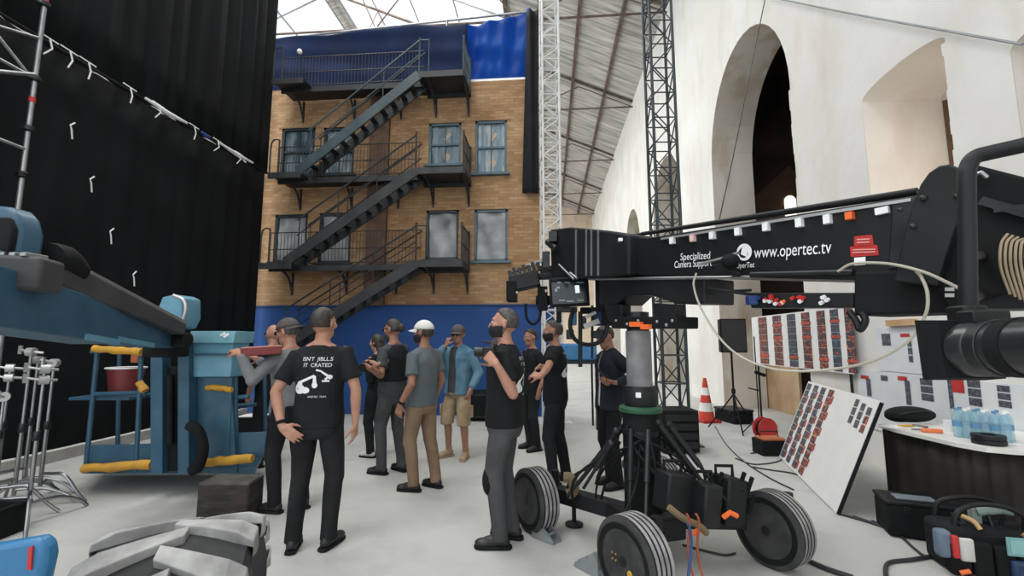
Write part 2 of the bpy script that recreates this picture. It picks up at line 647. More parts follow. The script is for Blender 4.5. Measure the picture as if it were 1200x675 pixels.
def brick_mat():
    m = bpy.data.materials.new('ochre_brick')
    m.use_nodes = True
    nt = m.node_tree
    b = nt.nodes['Principled BSDF']
    b.inputs['Roughness'].default_value = 0.85
    b.inputs['Specular IOR Level'].default_value = 0.2
    tc = nt.nodes.new('ShaderNodeTexCoord')
    sx = nt.nodes.new('ShaderNodeSeparateXYZ')
    cx = nt.nodes.new('ShaderNodeCombineXYZ')
    nt.links.new(tc.outputs['Object'], sx.inputs[0])
    nt.links.new(sx.outputs['X'], cx.inputs['X'])
    nt.links.new(sx.outputs['Z'], cx.inputs['Y'])
    bk = nt.nodes.new('ShaderNodeTexBrick')
    bk.inputs['Scale'].default_value = 1.0
    bk.inputs['Brick Width'].default_value = 0.21
    bk.inputs['Row Height'].default_value = 0.068
    bk.inputs['Mortar Size'].default_value = 0.007
    bk.inputs['Color1'].default_value = (0.335, 0.193, 0.096, 1)
    bk.inputs['Color2'].default_value = (0.46, 0.305, 0.172, 1)
    bk.inputs['Mortar'].default_value = (0.28, 0.215, 0.155, 1)
    nt.links.new(cx.outputs[0], bk.inputs['Vector'])
    n = nt.nodes.new('ShaderNodeTexNoise')
    n.inputs['Scale'].default_value = 1.1
    n.inputs['Detail'].default_value = 6
    nt.links.new(cx.outputs[0], n.inputs['Vector'])
    rp = nt.nodes.new('ShaderNodeValToRGB')
    rp.color_ramp.elements[0].position = 0.3
    rp.color_ramp.elements[1].position = 0.7
    rp.color_ramp.elements[0].color = (0.78, 0.70, 0.62, 1)
    rp.color_ramp.elements[1].color = (1.12, 1.10, 1.06, 1)
    nt.links.new(n.outputs['Fac'], rp.inputs['Fac'])
    mx = nt.nodes.new('ShaderNodeMixRGB')
    mx.blend_type = 'MULTIPLY'
    mx.inputs['Fac'].default_value = 1
    nt.links.new(bk.outputs['Color'], mx.inputs['Color1'])
    nt.links.new(rp.outputs['Color'], mx.inputs['Color2'])
    nt.links.new(mx.outputs['Color'], b.inputs['Base Color'])
    bp = nt.nodes.new('ShaderNodeBump')
    bp.inputs['Strength'].default_value = 0.5
    bp.inputs['Distance'].default_value = 0.01
    bp.invert = True
    nt.links.new(bk.outputs['Fac'], bp.inputs['Height'])
    nt.links.new(bp.outputs['Normal'], b.inputs['Normal'])
    return m


BRICK = brick_mat()
IRON = mat('black_iron', (0.014, 0.016, 0.018), 0.55, c2=(0.03, 0.033, 0.036))
IRONB = mat('blue_grey_iron', (0.028, 0.048, 0.058), 0.5, c2=(0.05, 0.078, 0.09))
FRAMEB = mat('blue_grey_window_paint', (0.055, 0.10, 0.125), 0.5, c2=(0.085, 0.145, 0.17))
FRAMED = mat('dark_window_paint', (0.018, 0.028, 0.034), 0.5)
PANE = mat('old_window_glass', (0.05, 0.085, 0.11), 0.18, c2=(0.20, 0.25, 0.28), scale=2.5, stretch=(2.5, 1, 0.7), contrast=(0.4, 0.6))
PANEC = mat('curtained_window_glass', (0.14, 0.20, 0.25), 0.2, c2=(0.38, 0.40, 0.40), scale=4, stretch=(3, 1, 0.5), contrast=(0.4, 0.6))
SHEET = mat('clear_plastic_sheet', (0.20, 0.22, 0.225), 0.3, c2=(0.44, 0.45, 0.45), scale=2.0, contrast=(0.3, 0.7), bump=0.8, bscale=6)
BLUEP = mat('blue_screen_paint', (0.008, 0.055, 0.21), 0.7, c2=(0.010, 0.065, 0.24), scale=1.5)

left, right = fx(280, 300).x, fx(632, 250).x
ztop = fx(590, 94).z
zblue = fx(500, 358).z
WIN = [  # pixel rect, kind
    (331, 151, 367, 205, 'dark'), (380, 150, 414, 204, 'pane'), (503, 145, 540, 193, 'blue'), (557, 142, 594, 203, 'curt'),
    (323, 252, 358, 307, 'sheetd'), (375, 250, 410, 308, 'sheetd'), (500, 247, 537, 304, 'sheetd'), (556, 246, 595, 306, 'sheet')]
rects = []
for (x0, y0, x1, y1, k) in WIN:
    a, c = fx(x0, y0), fx(x1, y1)
    rects.append((a.x, c.x, c.z, a.z, k))
xs = sorted({left, right} | {r[0] for r in rects} | {r[1] for r in rects})
zs = sorted({zblue, ztop} | {r[2] for r in rects} | {r[3] for r in rects})
facade = thing('brick_facade', 'ochre brick apartment house facade with eight sash windows, on a blue base', 'facade', ((left + right) / 2, FY, 0))
m_ = MB()
for i in range(len(xs) - 1):
    for k in range(len(zs) - 1):
        cx, cz = (xs[i] + xs[i + 1]) / 2, (zs[k] + zs[k + 1]) / 2
        if any(r[0] < cx < r[1] and r[2] < cz < r[3] for r in rects):
            continue
        m_.box((cx, FY + 0.09, cz), (xs[i + 1] - xs[i], 0.18, zs[k + 1] - zs[k]))
m_.obj('brick_wall', BRICK, facade, smooth=False)
# soldier-course lintels
for r in rects:
    MB().box(((r[0] + r[1]) / 2, FY - 0.004, r[3] + 0.06), (r[1] - r[0] + 0.16, 0.03, 0.12)).obj('lintel', BRICK, facade, smooth=False)
a, c = fx(437, 105), fx(452, 322)
MB().box(((a.x + c.x) / 2, FY - 0.05, (zblue + ztop) / 2), (c.x - a.x, 0.1, ztop - zblue)).obj('pilaster', mat('dark_brick', (0.11, 0.065, 0.045), 0.85, c2=(0.17, 0.10, 0.065), scale=6), facade, smooth=False)
MB().box(((left + right) / 2 + 0.05, FY + 0.06, zblue / 2 + 0.003), (right - left + 0.5, 0.16, zblue - 0.006)).obj('blue_base_panel', BLUEP, facade, smooth=False, label='blue painted panel below the brickwork')
MB().box(((left + right) / 2, FY - 0.03, zblue), (right - left, 0.05, 0.03)).obj('base_ledge', mat('dark_blue_trim', (0.006, 0.03, 0.12), 0.6), facade, smooth=False)
for n_, r in enumerate(rects):
    x0, x1, z0, z1, k = r
    fm = FRAMED if k in ('dark',) else (FRAMEB if k in ('blue', 'curt', 'sheet') else FRAMED)
    t = 0.055
    fr = MB()
    yy = FY + 0.05
    fr.box((x0 + t / 2, yy, (z0 + z1) / 2), (t, 0.08, z1 - z0))
    fr.box((x1 - t / 2, yy, (z0 + z1) / 2), (t, 0.08, z1 - z0))
    fr.box(((x0 + x1) / 2, yy, z0 + t / 2), (x1 - x0, 0.08, t))
    fr.box(((x0 + x1) / 2, yy, z1 - t / 2), (x1 - x0, 0.08, t))
    if not k.startswith('sheet'):
        fr.box(((x0 + x1) / 2, yy + 0.01, (z0 + z1) / 2), (x1 - x0, 0.07, 0.05))
        fr.box(((x0 + x1) / 2, yy + 0.02, (z0 + z1) / 2), (0.022, 0.05, z1 - z0))
    fo = fr.obj('window', fm, facade, smooth=False, bevel=0.004)
    pm = {'dark': PANE, 'pane': PANEC, 'blue': PANE, 'curt': PANEC, 'sheetd': SHEET, 'sheet': SHEET}[k]
    ph = random.uniform(0, 6)

    def surf(u, v):
        d_ = 0.0
        if k.startswith('sheet'):
            d_ = 0.02 * math.sin(9 * u + 5 * v + ph) + 0.015 * math.sin(14 * v - 7 * u + ph)
        return Vector((x0 + 0.02 + (x1 - x0 - 0.04) * u, FY + 0.075 + d_, z0 + 0.02 + (z1 - z0 - 0.04) * v))
    MB().grid(surf, 12, 16).obj('plastic_sheet' if k.startswith('sheet') else 'pane', pm, fo)
    s = MB().box(((x0 + x1) / 2, FY - 0.04, z0 - 0.025), (x1 - x0 + 0.14, 0.14, 0.05))
    s.obj('sill', FRAMEB if k in ('curt', 'sheet', 'blue') else FRAMED, fo, smooth=False)
    if k in ('curt', 'blue'):                    # things showing behind the glass: curtain edges, a pale ornament
        b_ = MB()
        for sx in (0.22, 0.78):
            b_.box((x0 + (x1 - x0) * sx, FY + 0.072, (z0 + z1) / 2), (0.07, 0.006, (z1 - z0) * 0.86))
        b_.obj('curtain_edge', mat('pale_blue_lace', (0.16, 0.24, 0.30), 0.8), fo, smooth=False)
        b_ = MB()
        cx = x0 + (x1 - x0) * 0.55
        b_.ell((cx, FY + 0.075, z0 + (z1 - z0) * 0.22), (0.07, 0.01, 0.09))
        b_.bar((cx - 0.06, FY + 0.072, z0 + (z1 - z0) * 0.62), (cx + 0.07, FY + 0.072, z0 + (z1 - z0) * 0.78), 0.01, 0.07)
        b_.obj('ornament', mat('tan_paper', (0.42, 0.33, 0.25), 0.8), fo)

# ------------------------------------------------------------------ fire escape
FE = thing('fire_escape', 'black iron fire escape with three stair flights zigzagging up the brick facade', 'fire escape', (fx(430, 300).x, FY - 0.45, 0))
YO = FY - 0.85                                # outer edge
YI = FY - 0.03


def fo_(px, py, y=None):
    return atY(px, py, YO if y is None else y)


LEV = [fo_(515, 306).z, fo_(515, 197).z, fo_(515, 84).z]
XL = [fo_(303, 312).x, fo_(314, 212).x, fo_(318, 110).x]
XM = [fo_(487, 306).x, fo_(487, 200).x, fo_(491, 88).x]
XR = [fo_(541, 306).x, fo_(543, 197).x, fo_(543, 83).x]
GAP = 0.5                                      # left gallery is narrower: it lies behind the stairs
for i in range(3):
    z = LEV[i]
    # landing
    m_ = MB()
    m_.box(((XM[i] + XR[i]) / 2, (YO + YI) / 2, z - 0.02), (XR[i] - XM[i], YI - YO, 0.03))
    for y in (YO, YI - 0.03):
        m_.box(((XM[i] + XR[i]) / 2, y, z - 0.05), (XR[i] - XM[i], 0.05, 0.13))
    for x in (XM[i], XR[i]):
        m_.box((x, (YO + YI) / 2, z - 0.05), (0.05, YI - YO, 0.13))
    m_.obj('landing', IRON, FE, smooth=False)
    m_ = MB()
    yg = FY - GAP
    m_.box(((XL[i] + XM[i]) / 2, (yg + YI) / 2, z - 0.02), (XM[i] - XL[i], YI - yg, 0.03))
    m_.box(((XL[i] + XM[i]) / 2, yg, z - 0.05), (XM[i] - XL[i], 0.05, 0.12))
    m_.obj('gallery', IRON, FE, smooth=False)
    # landing corner piece in front of the gallery at the left, where the flight lands
    m_ = MB()
    m_.box((XL[i] + 0.35, (YO + yg) / 2, z - 0.02), (0.7, yg - YO, 0.03))
    m_.box((XL[i] + 0.35, YO, z - 0.05), (0.7, 0.05, 0.12))
    m_.obj('landing', IRON, FE, smooth=False)
    # brackets
    for x in [XL[i] + 0.25, XL[i] + 0.25 + (XM[i] - XL[i]) * 0.38, XL[i] + 0.25 + (XM[i] - XL[i]) * 0.72, XM[i] + 0.16, XR[i] - 0.03]:
        bk = MB()
        dep = 0.45 if x < XM[i] else 0.8
        bk.path(bez((x, FY - dep, z - 0.09), (x, FY - dep * 0.55, z - 0.12), (x, FY - 0.14, z - 0.2), (x, FY - 0.02, z - 0.5), 8), 0.025, 6)
        bk.bar((x, FY - 0.02, z - 0.06), (x, FY - 0.02, z - 0.56), 0.045, 0.03)
        bk.obj('bracket', IRON, FE)
    # railings
    hr = 0.72
    rl = MB()
    yr = FY - GAP
    for dz in (hr, hr * 0.5, 0.06):
        rl.tube((XL[i], yr, z + dz), (XM[i], yr, z + dz), 0.011, n=6)
    rl.obj('gallery_rail', IRON, FE)
    bl = MB()
    x = XL[i]
    while x < XM[i]:
        bl.tube((x, yr, z), (x, yr, z + hr), 0.006, n=5)
        x += 0.075
    bl.obj('balusters', IRON, FE)
    rl = MB()
    for (x, y) in ((XM[i], YO), (XR[i], YO), (XM[i], YO + 0.0), (XR[i], YI - 0.03)):
        rl.tube((x, y, z), (x, y, z + hr + 0.06), 0.02, n=8)
    if i != 1:
        rl.tube((XM[i], YO, z + hr), (XM[i] + 0.2, YO, z + hr), 0.014, n=6)
        rl.tube((XM[i] + 0.2, YO, z + hr), (XM[i] + 0.2, YO, z), 0.014, n=6)
    for dz in (hr, hr * 0.5):
        rl.tube((XR[i], YO, z + dz), (XR[i], YI, z + dz), 0.014, n=6)
    y = YO
    while y < YI:
        rl.tube((XR[i], y, z), (XR[i], y, z + hr), 0.007, n=5)
        y += 0.08
    rl.obj('landing_rail', IRONB if i == 2 else IRON, FE)
    rl = MB()
    rl.path(spline([(XL[i] + 0.02, YO, z), (XL[i] + 0.02, YO, z + hr * 0.8), (XL[i] + 0.08, YO, z + hr), (XL[i] + 0.2, YO, z + hr)], 5), 0.016, 6)
    rl.tube((XL[i] + 0.2, YO, z + hr), (XL[i] + 0.2, YO, z), 0.016, n=6)
    rl.obj('newel_rail', IRON, FE)
# flights (outer stringer, inner stringer, treads, handrails)
FL = [((318, 414), (488, 313)), ((334, 306), (488, 201)), ((348, 206), (491, 90))]
for i, (pb, pt) in enumerate(FL):
    zb = 0.35 if i == 0 else LEV[i - 1] + 0.02
    zt = LEV[i] - 0.04
    xt = XM[i]
    b0 = fo_(*pb)
    xb = b0.x
    if i == 0:
        zb = b0.z
    m_ = MB()
    m_.bar((xb, YO, zb), (xt, YO, zt), 0.035, 0.2)
    m_.obj('stringer', IRONB if i == 2 else IRON, FE, smooth=False)
    m_ = MB()
    m_.bar((xb, YO + 0.42, zb), (xt, YO + 0.42, zt), 0.035, 0.2)
    m_.obj('stringer', IRON, FE, smooth=False)
    n_ = 12
    for k in range(1, n_):
        f = k / n_
        MB().box((xb + (xt - xb) * f, YO + 0.21, zb + (zt - zb) * f + 0.02), (0.12, 0.40, 0.02)).obj('tread', IRON, FE, smooth=False)
    for yy in (YO, YO + 0.42):
        h_ = MB()
        for dz, r_ in ((0.72, 0.018), (0.40, 0.012)):
            h_.tube((xb + (xt - xb) * 0.08, yy, zb + (zt - zb) * 0.08 + dz), (xt, yy, zt + dz + 0.04), r_, n=6)
        for f in (0.1, 0.4, 0.7):
            x, z = xb + (xt - xb) * f, zb + (zt - zb) * f
            h_.tube((x, yy, z), (x, yy, z + 0.72), 0.012, n=6)
        h_.obj('handrail', IRONB if (i == 2 and yy == YO) else IRON, FE)

# ------------------------------------------------------------------ cloths around the facade
TARP_SHADE = cloth('shaded_tarp_navy', (0.007, 0.016, 0.052), 0.15, c2=(0.009, 0.024, 0.08))  # darker blue carries the shade on the tarpaulin's left part
TARPB = cloth('bright_blue_tarpaulin', (0.008, 0.085, 0.42), 0.5, 0.45, c2=(0.012, 0.12, 0.52))


def hung(name, M_, px0, px1, top, bot, y, amp, nx=60, nz=30, seed=1, sag=0.0, label='', cat='cloth', yfun=None):
    rnd = random.Random(seed)
    ph = [rnd.uniform(0, 6) for _ in range(6)]

    def fn(u, v):
        px = px0 + (px1 - px0) * u
        pt = atY(px, top(u), y)
        pb_ = atY(px, bot(u), y)
        p_ = pb_.lerp(pt, v)
        d_ = amp * (0.5 * math.sin(11 * u + ph[0] + 2 * v) + 0.35 * math.sin(23 * u + ph[1] - 3 * v) + 0.4 * math.sin(7 * v + ph[2] + 4 * u) + 0.25 * math.sin(17 * v + 5 * u + ph[3]))
        p_.y += d_ + (yfun(u, v) if yfun else 0)
        return p_
    o = MB().grid(fn, nx, nz).obj(name, M_, solid=0.006)
    return tag(o, label, cat)


lerp = lambda a, b, t: a + (b - a) * t
hung('shaded_tarp', TARP_SHADE, 300, 548, lambda u: lerp(48, 26, u), lambda u: lerp(110, 100, u), FY + 0.30, 0.07, seed=3,
     label='left part of the blue tarpaulin behind the stair top, its shade coloured dark navy', cat='cloth')
hung('tarpaulin', TARPB, 536, 622, lambda u: lerp(30, 14, u) + 3 * math.sin(5 * u), lambda u: lerp(96, 91, u), FY + 0.62, 0.10, seed=5,
     label='bright blue tarpaulin lit from behind above the facade, right of the stairs', cat='tarpaulin')
fr_ = thing('cloth_frame', 'pipe frame behind the facade that carries the blue cloths', 'frame', (fx(460, 60).x, FY + 0.45, 0))
a, c = atY(296, 49, FY + 0.42), atY(626, 13, FY + 0.5)
MB().tube(a, c, 0.03).obj('top_pipe', STEEL, fr_)
for f in (0.02, 0.35, 0.7, 0.985):
    q = a.lerp(c, f)
    MB().tube((q.x, FY + 0.45, 0.002), (q.x, FY + 0.45, q.z), 0.03).obj('pole', STEEL, fr_)
a, c = fx(543, 97), fx(618, 92)
ba = MB()  # white strip stands in for light showing along the brick top
ba.bar((a.x, FY + 0.03, ztop + 0.026), (c.x, FY + 0.03, ztop + 0.026), 0.06, 0.05)
tag(ba.obj('light_gap_strip', WHITEP), 'white strip added for the line of light along the top edge of the brick facade', 'batten')


def strip(u, v):
    px = lerp(lerp(612, 617, v), lerp(631, 631, v), u)
    p_ = atY(px, lerp(226, 12, v), FY - 0.12)
    p_.y += 0.04 * math.sin(9 * u + 2 * v)
    return p_


tag(MB().grid(strip, 10, 24).obj('side_drape', cloth('black_wool_serge', (0.012, 0.013, 0.015), 0.05, c2=(0.02, 0.022, 0.025)), solid=0.008), 'narrow black drape hanging down the right edge of the brick facade', 'drape')

# work lamp on a pole above the top gallery
wl = thing('work_lamp', 'thin pole with a small round lamp above the top fire escape gallery', 'lamp', tuple(atY(350, 104, FY - 0.6)))
p0, p1 = atY(350, 106, FY - 0.6), atY(351, 62, FY - 0.6)
MB().tube(p0, p1, 0.012).obj('pole', IRON, wl)
MB().ell(p1 + Vector((0, 0, 0.03)), (0.055, 0.055, 0.06)).obj('globe', WHITEP, wl)

# ------------------------------------------------------------------ truss towers
def truss_tower(name, label, x, y, w, z1, M_, chord_r, brace_r, step, rot=0.0):
    t = thing(name, label, 'truss tower', (x, y, 0), rot)
    h = w / 2
    cs = [(-h, -h), (h, -h), (h, h), (-h, h)]
    for (a_, b_) in cs:
        MB().tube((a_, b_, 0.02), (a_, b_, z1), chord_r, n=10).obj('chord', M_, t, local=True)
    n_ = int(z1 / step)
    for i in range(4):
        a_, b_ = cs[i], cs[(i + 1) % 4]
        m_ = MB()
        for k in range(n_):
            z0, z2 = 0.05 + k * step, 0.05 + (k + 1) * step
            p_, q_ = (a_, b_) if k % 2 == 0 else (b_, a_)
            m_.tube((*p_, z0), (*q_, z2), brace_r, n=6)
            m_.tube((*a_, z0), (*b_, z0), brace_r, n=6)
        m_.obj('lacing', M_, t, local=True)
    MB().box((0, 0, 0.01), (w + 0.3, w + 0.3, 0.02)).obj('base_plate', M_, t, local=True)
    return t


p = atY(646, 290, 9.0)
truss_tower('aluminium_truss', 'white aluminium lattice tower at the right edge of the brick facade', p.x, 9.0, 0.34, 10.0, mat('dull_white_paint', (0.58, 0.58, 0.57), 0.5), 0.026, 0.013, 0.26, R(8))
p = W(781, 300, 7.1)
truss_tower('steel_truss', 'dark steel lattice tower in front of the white arcade wall', p.x, p.y, 0.36, 10.2, mat('dark_truss_steel', (0.014, 0.022, 0.027), 0.5, c2=(0.03, 0.042, 0.05)), 0.024, 0.011, 0.42, R(4))

# ------------------------------------------------------------------ black drapes at the left
CX = atY(299, 400, 9.25).x
SEAM = atX(308, 203, CX).z
DRAPE = cloth('black_drape', (0.0055, 0.0064, 0.0074), 0.03, 0.95, c2=(0.009, 0.0102, 0.0115))


def drape(name, y0, y1, z0, z1, off, amp, seed, label, n=220, nz=10):
    rnd = random.Random(seed)
    ph = [rnd.uniform(0, 6) for _ in range(5)]

    def fn(u, v):
        y = y0 + (y1 - y0) * u
        fold = amp * (math.sin(y * 15 + ph[0] + 0.6 * math.sin(y * 3 + ph[1])) * 0.6 + 0.5 * math.sin(y * 6.3 + ph[2]) + 0.2 * math.sin(y * 31 + ph[3]))
        return Vector((CX + off + fold * (0.75 + 0.25 * v), y, z0 + (z1 - z0) * v))
    return tag(MB().grid(fn, n, nz).obj(name, DRAPE, solid=0.008), label, 'drape')


drape('stage_drape', 0.6, 9.25, SEAM + 0.02, 12.2, 0.0, 0.06, 1, 'tall black upper drape hanging above the white-tied seam at left')
drape('stage_drape', 0.6, 9.28, 0.16, SEAM + 0.06, -0.07, 0.02, 2, 'black lower drape reaching to the floor below the tied seam')
k = MB().box((CX - 0.12, 5.1, 0.07), (0.16, 8.2, 0.14))
tag(k.obj('drape_plinth', mat('grey_timber', (0.30, 0.29, 0.27), 0.8)), 'low pale timber kerb under the black drapes', 'kerb')
# bar that carries the seam, and the white ties
tag(MB().tube((CX + 0.10, 0.6, SEAM + 0.0), (CX + 0.10, 9.2, SEAM + 0.0), 0.02).obj('seam_pipe', BLACKM), 'black pipe running along the seam of the two drapes', 'pipe')
TIES = [(60, 35), (84, 48), (104, 75), (153, 104), (186, 128), (228, 150), (255, 170), (280, 186)]
for (px, py) in TIES:
    q = atX(px, py, CX + 0.14)
    y = q.y
    rnd = random.Random(px)
    tb = MB()
    tb.bar((CX + 0.14, y - 0.12, SEAM + 0.04), (CX + 0.14, y + 0.10, SEAM + 0.03), 0.008, 0.016)
    tb.path([(CX + 0.14, y, SEAM + 0.03), (CX + 0.15, y + 0.03, SEAM - 0.08), (CX + 0.13, y - 0.02 + rnd.uniform(-0.05, 0.05), SEAM - 0.19)], 0.010, 6)
    o = tb.obj('tie', TAPE)
    tag(o, 'white cloth tie knotted along the seam between the two black drapes', 'tie', 'white ties along the drape seam')
for (px, py) in [(84, 152), (107, 215), (130, 276), (157, 326)]:
    q = atX(px, py, CX - 0.035)
    tb = MB().path([q + Vector((0, 0.03, 0.11)), q + Vector((0.01, -0.03, 0.05)), q, q + Vector((0, 0.02, -0.12))], 0.010, 6)
    tag(tb.obj('tie', TAPE), 'white cloth tie on the face of the lower black drape', 'tie', 'white ties on the lower drape')
# light through the gaping seam, modelled as added rolls
for (p0, p1) in (((170, 117), (219, 141)), ((256, 168), (296, 192)), ((236, 154), (246, 162))):
    a, c = atX(*p0, CX + 0.12), atX(*p1, CX + 0.12)
    o = MB().path([(CX + 0.125, a.y, SEAM + 0.02), (CX + 0.125, (a.y + c.y) / 2, SEAM - 0.005), (CX + 0.125, c.y, SEAM + 0.02)], 0.035, 8, radii=[0.02, 0.04, 0.02])
    o = o.obj('seam_light_roll', TAPE if p0[0] != 236 else BLUEP)
    tag(o, {170: 'long white roll added for light showing through the upper part of the drape seam', 256: 'white roll added for light showing through the drape seam next to the facade', 236: 'short blue roll added in the gaping drape seam between two white ones'}[p0[0]], 'cloth')

# ------------------------------------------------------------------ scaffold tower at top left
sc_ = thing('scaffold_tower', 'grey tubular scaffold tower with diagonal braces at upper left', 'scaffold', tuple(LD(-5.6, 5.2, 0)))
D_ = 5.0
a0, a1 = W(50, -30, D_), W(19, 260, D_)
x_, y_ = (a0.x + a1.x) / 2, (a0.y + a1.y) / 2
x_, y_ = a1.x, a1.y
MB().tube((x_, y_, 0.02), (x_, y_, 7.0), 0.026).obj('standard', STEEL, sc_)
x2, y2 = W(42, 30, D_).x - 0.12, W(42, 30, D_).y
MB().tube((x_ + 0.1, y_ - 1.0, 0.02), (x_ + 0.1, y_ - 1.0, 7.0), 0.026).obj('standard', STEEL, sc_)
zz = [W(40, 92, D_).z, W(40, 5, D_).z, W(30, 175, D_).z, W(20, 215, D_).z]
for z in zz[:3]:
    MB().tube((x_, y_, z), (x_ + 0.1, y_ - 1.0, z - 0.02), 0.02).obj('ledger', STEEL, sc_)
MB().tube((x_, y_, zz[0] + 0.05), (x_ + 0.1, y_ - 0.95, zz[0] - 0.45), 0.024).obj('brace', STEEL, sc_)
MB().tube((x_, y_, W(38, 45, D_).z), (x_ + 0.1, y_ - 1.0, W(5, 80, D_).z), 0.018).obj('brace', STEEL, sc_)
MB().tube((x_ + 0.01, y_ - 0.1, W(30, 90, D_).z), (x_ + 0.05, y_ - 0.5, W(5, 70, D_).z + 0.05), 0.018).obj('brace', STEEL, sc_)
for z in (zz[0], zz[1], zz[2] + 0.25, zz[3] + 0.1, zz[2] - 0.3):
    MB().lathe([(0.03, -0.04), (0.055, -0.02), (0.055, 0.02), (0.03, 0.04)], Matrix.Translation((x_, y_, z)), 12).obj('coupler', DARK, sc_)
for z in (W(38, 117, D_).z, W(18, 2, D_).z):
    MB().lathe([(0.03, -0.03), (0.032, -0.03), (0.032, 0.03), (0.03, 0.03)], Matrix.Translation((x_, y_, z)), 12).obj('red_band', RED, sc_, label='red tape band')

# loose cables against the right wall
pts = [W(898, -8, 5.0), W(880, 80, 4.98), W(862, 170, 4.95), W(842, 262, 4.9)]
tag(MB().path(spline(pts, 6), 0.006, 6).obj('guy_wire', DARK), 'thin dark wire hanging in front of the tall arch', 'wire')
q0, q1 = atX(900, -4, WALL_X - 0.06), atX(1198, 52, WALL_X - 0.06)
tag(MB().path(spline([q0, q0.lerp(q1, 0.5) + Vector((0, 0, -0.02)), q1], 8), 0.012, 6).obj('wall_cable', mat('grey_cable', (0.22, 0.24, 0.25), 0.6)), 'grey cable strung across the top of the white wall', 'cable')
# ================================================================== PEOPLE
SKIN = mat('skin', (0.38, 0.185, 0.12), 0.55, c2=(0.47, 0.25, 0.175), scale=9)
SKIN2 = mat('tanned_skin', (0.29, 0.135, 0.085), 0.55, c2=(0.37, 0.185, 0.12), scale=9)
HAIRD = mat('dark_hair', (0.016, 0.012, 0.010), 0.6, c2=(0.045, 0.035, 0.03), scale=30)
HAIRG = mat('greying_hair', (0.035, 0.032, 0.03), 0.7, c2=(0.09, 0.085, 0.08), scale=40)
HAIRB = mat('brown_hair', (0.05, 0.03, 0.018), 0.6, c2=(0.10, 0.065, 0.04), scale=30)
BT = mat('black_cotton', (0.009, 0.010, 0.012), 0.9, c2=(0.016, 0.018, 0.020), bump=0.9, bscale=7, spec=0.2)
BP = mat('black_trouser_cloth', (0.010, 0.011, 0.013), 0.9, c2=(0.020, 0.022, 0.024), bump=0.9, bscale=7, spec=0.2)
GT = mat('charcoal_cotton', (0.045, 0.050, 0.055), 0.9, c2=(0.07, 0.075, 0.08), bump=0.9, bscale=7, spec=0.2)
GT2 = mat('grey_blue_cotton', (0.095, 0.115, 0.125), 0.9, c2=(0.13, 0.15, 0.16), bump=0.9, bscale=7, spec=0.2)
GS = mat('mid_grey_jersey', (0.17, 0.18, 0.19), 0.9, c2=(0.22, 0.23, 0.24), bump=0.9, bscale=7, spec=0.2)
TAN = mat('tan_twill', (0.20, 0.135, 0.085), 0.9, c2=(0.26, 0.18, 0.12), bump=0.9, bscale=7, spec=0.2)
GP = mat('dark_grey_trouser_cloth', (0.055, 0.057, 0.06), 0.9, c2=(0.08, 0.083, 0.087), bump=0.9, bscale=7, spec=0.2)
KHAKI = mat('khaki_cargo_cloth', (0.30, 0.22, 0.13), 0.9, c2=(0.42, 0.33, 0.22), scale=8, bump=0.9, bscale=7, spec=0.2)
DENIM = mat('washed_denim', (0.075, 0.165, 0.235), 0.9, c2=(0.14, 0.25, 0.33), scale=6, bump=0.9, bscale=7, spec=0.2)
NAVYC = mat('dark_navy_cloth', (0.012, 0.016, 0.024), 0.85, c2=(0.02, 0.026, 0.036), bump=0.9, bscale=7, spec=0.2)
SHOEB = mat('black_shoe_leather', (0.008, 0.008, 0.009), 0.5, c2=(0.016, 0.016, 0.017))
SHOET = mat('tan_boot_suede', (0.34, 0.22, 0.14), 0.85, c2=(0.42, 0.29, 0.19))
SHOEW = mat('off_white_shoe', (0.5, 0.49, 0.47), 0.7)
MASKB = mat('black_mask_cloth', (0.008, 0.008, 0.010), 0.85)
CAPW = mat('off_white_cap', (0.62, 0.62, 0.58), 0.8, c2=(0.68, 0.68, 0.64))
CAPD = mat('dark_cap', (0.05, 0.045, 0.045), 0.85, c2=(0.09, 0.08, 0.075))
LENSB = mat('sunglass_lens', (0.006, 0.006, 0.007), 0.12)
PRINT = mat('white_shirt_print', (0.62, 0.64, 0.64), 0.8)
EYEW = mat('eye_white', (0.6, 0.58, 0.55), 0.3)


def remesh(mb, name, M_, voxel, parent, smooth=4, factor=0.5):
    o = mb.obj(name, M_, None, recalc=True)
    r_ = o.modifiers.new('r', 'REMESH')
    r_.mode = 'VOXEL'
    r_.voxel_size = voxel
    r_.adaptivity = 0.0
    if smooth:
        s = o.modifiers.new('s', 'SMOOTH')
        s.iterations = smooth
        s.factor = factor
    dg = bpy.context.evaluated_depsgraph_get()
    me = bpy.data.meshes.new_from_object(o.evaluated_get(dg))
    old = o.data
    o.modifiers.clear()
    o.data = me
    bpy.data.meshes.remove(old)
    me.name = name
    if not me.materials:
        me.materials.append(M_)
    me.polygons.foreach_set('use_smooth', [True] * len(me.polygons))
    o.parent = parent
    return o


def capsule(mb, pts, radii, n=12, flat=None):
    """chain of balls and cones: a limb with round ends"""
    pts = [Vector(p) for p in pts]
    P, Q = [], []
    d0 = (pts[0] - pts[1]).normalized()
    d1 = (pts[-1] - pts[-2]).normalized()
    for a in (0.95, 0.7, 0.35):
        P.append(pts[0] + d0 * radii[0] * a)
        Q.append(radii[0] * math.sqrt(1 - a * a))
    P += pts
    Q += list(radii)
    for a in (0.35, 0.7, 0.95):
        P.append(pts[-1] + d1 * radii[-1] * a)
        Q.append(radii[-1] * math.sqrt(1 - a * a))
    mb.path(P, 0, n, radii=Q)


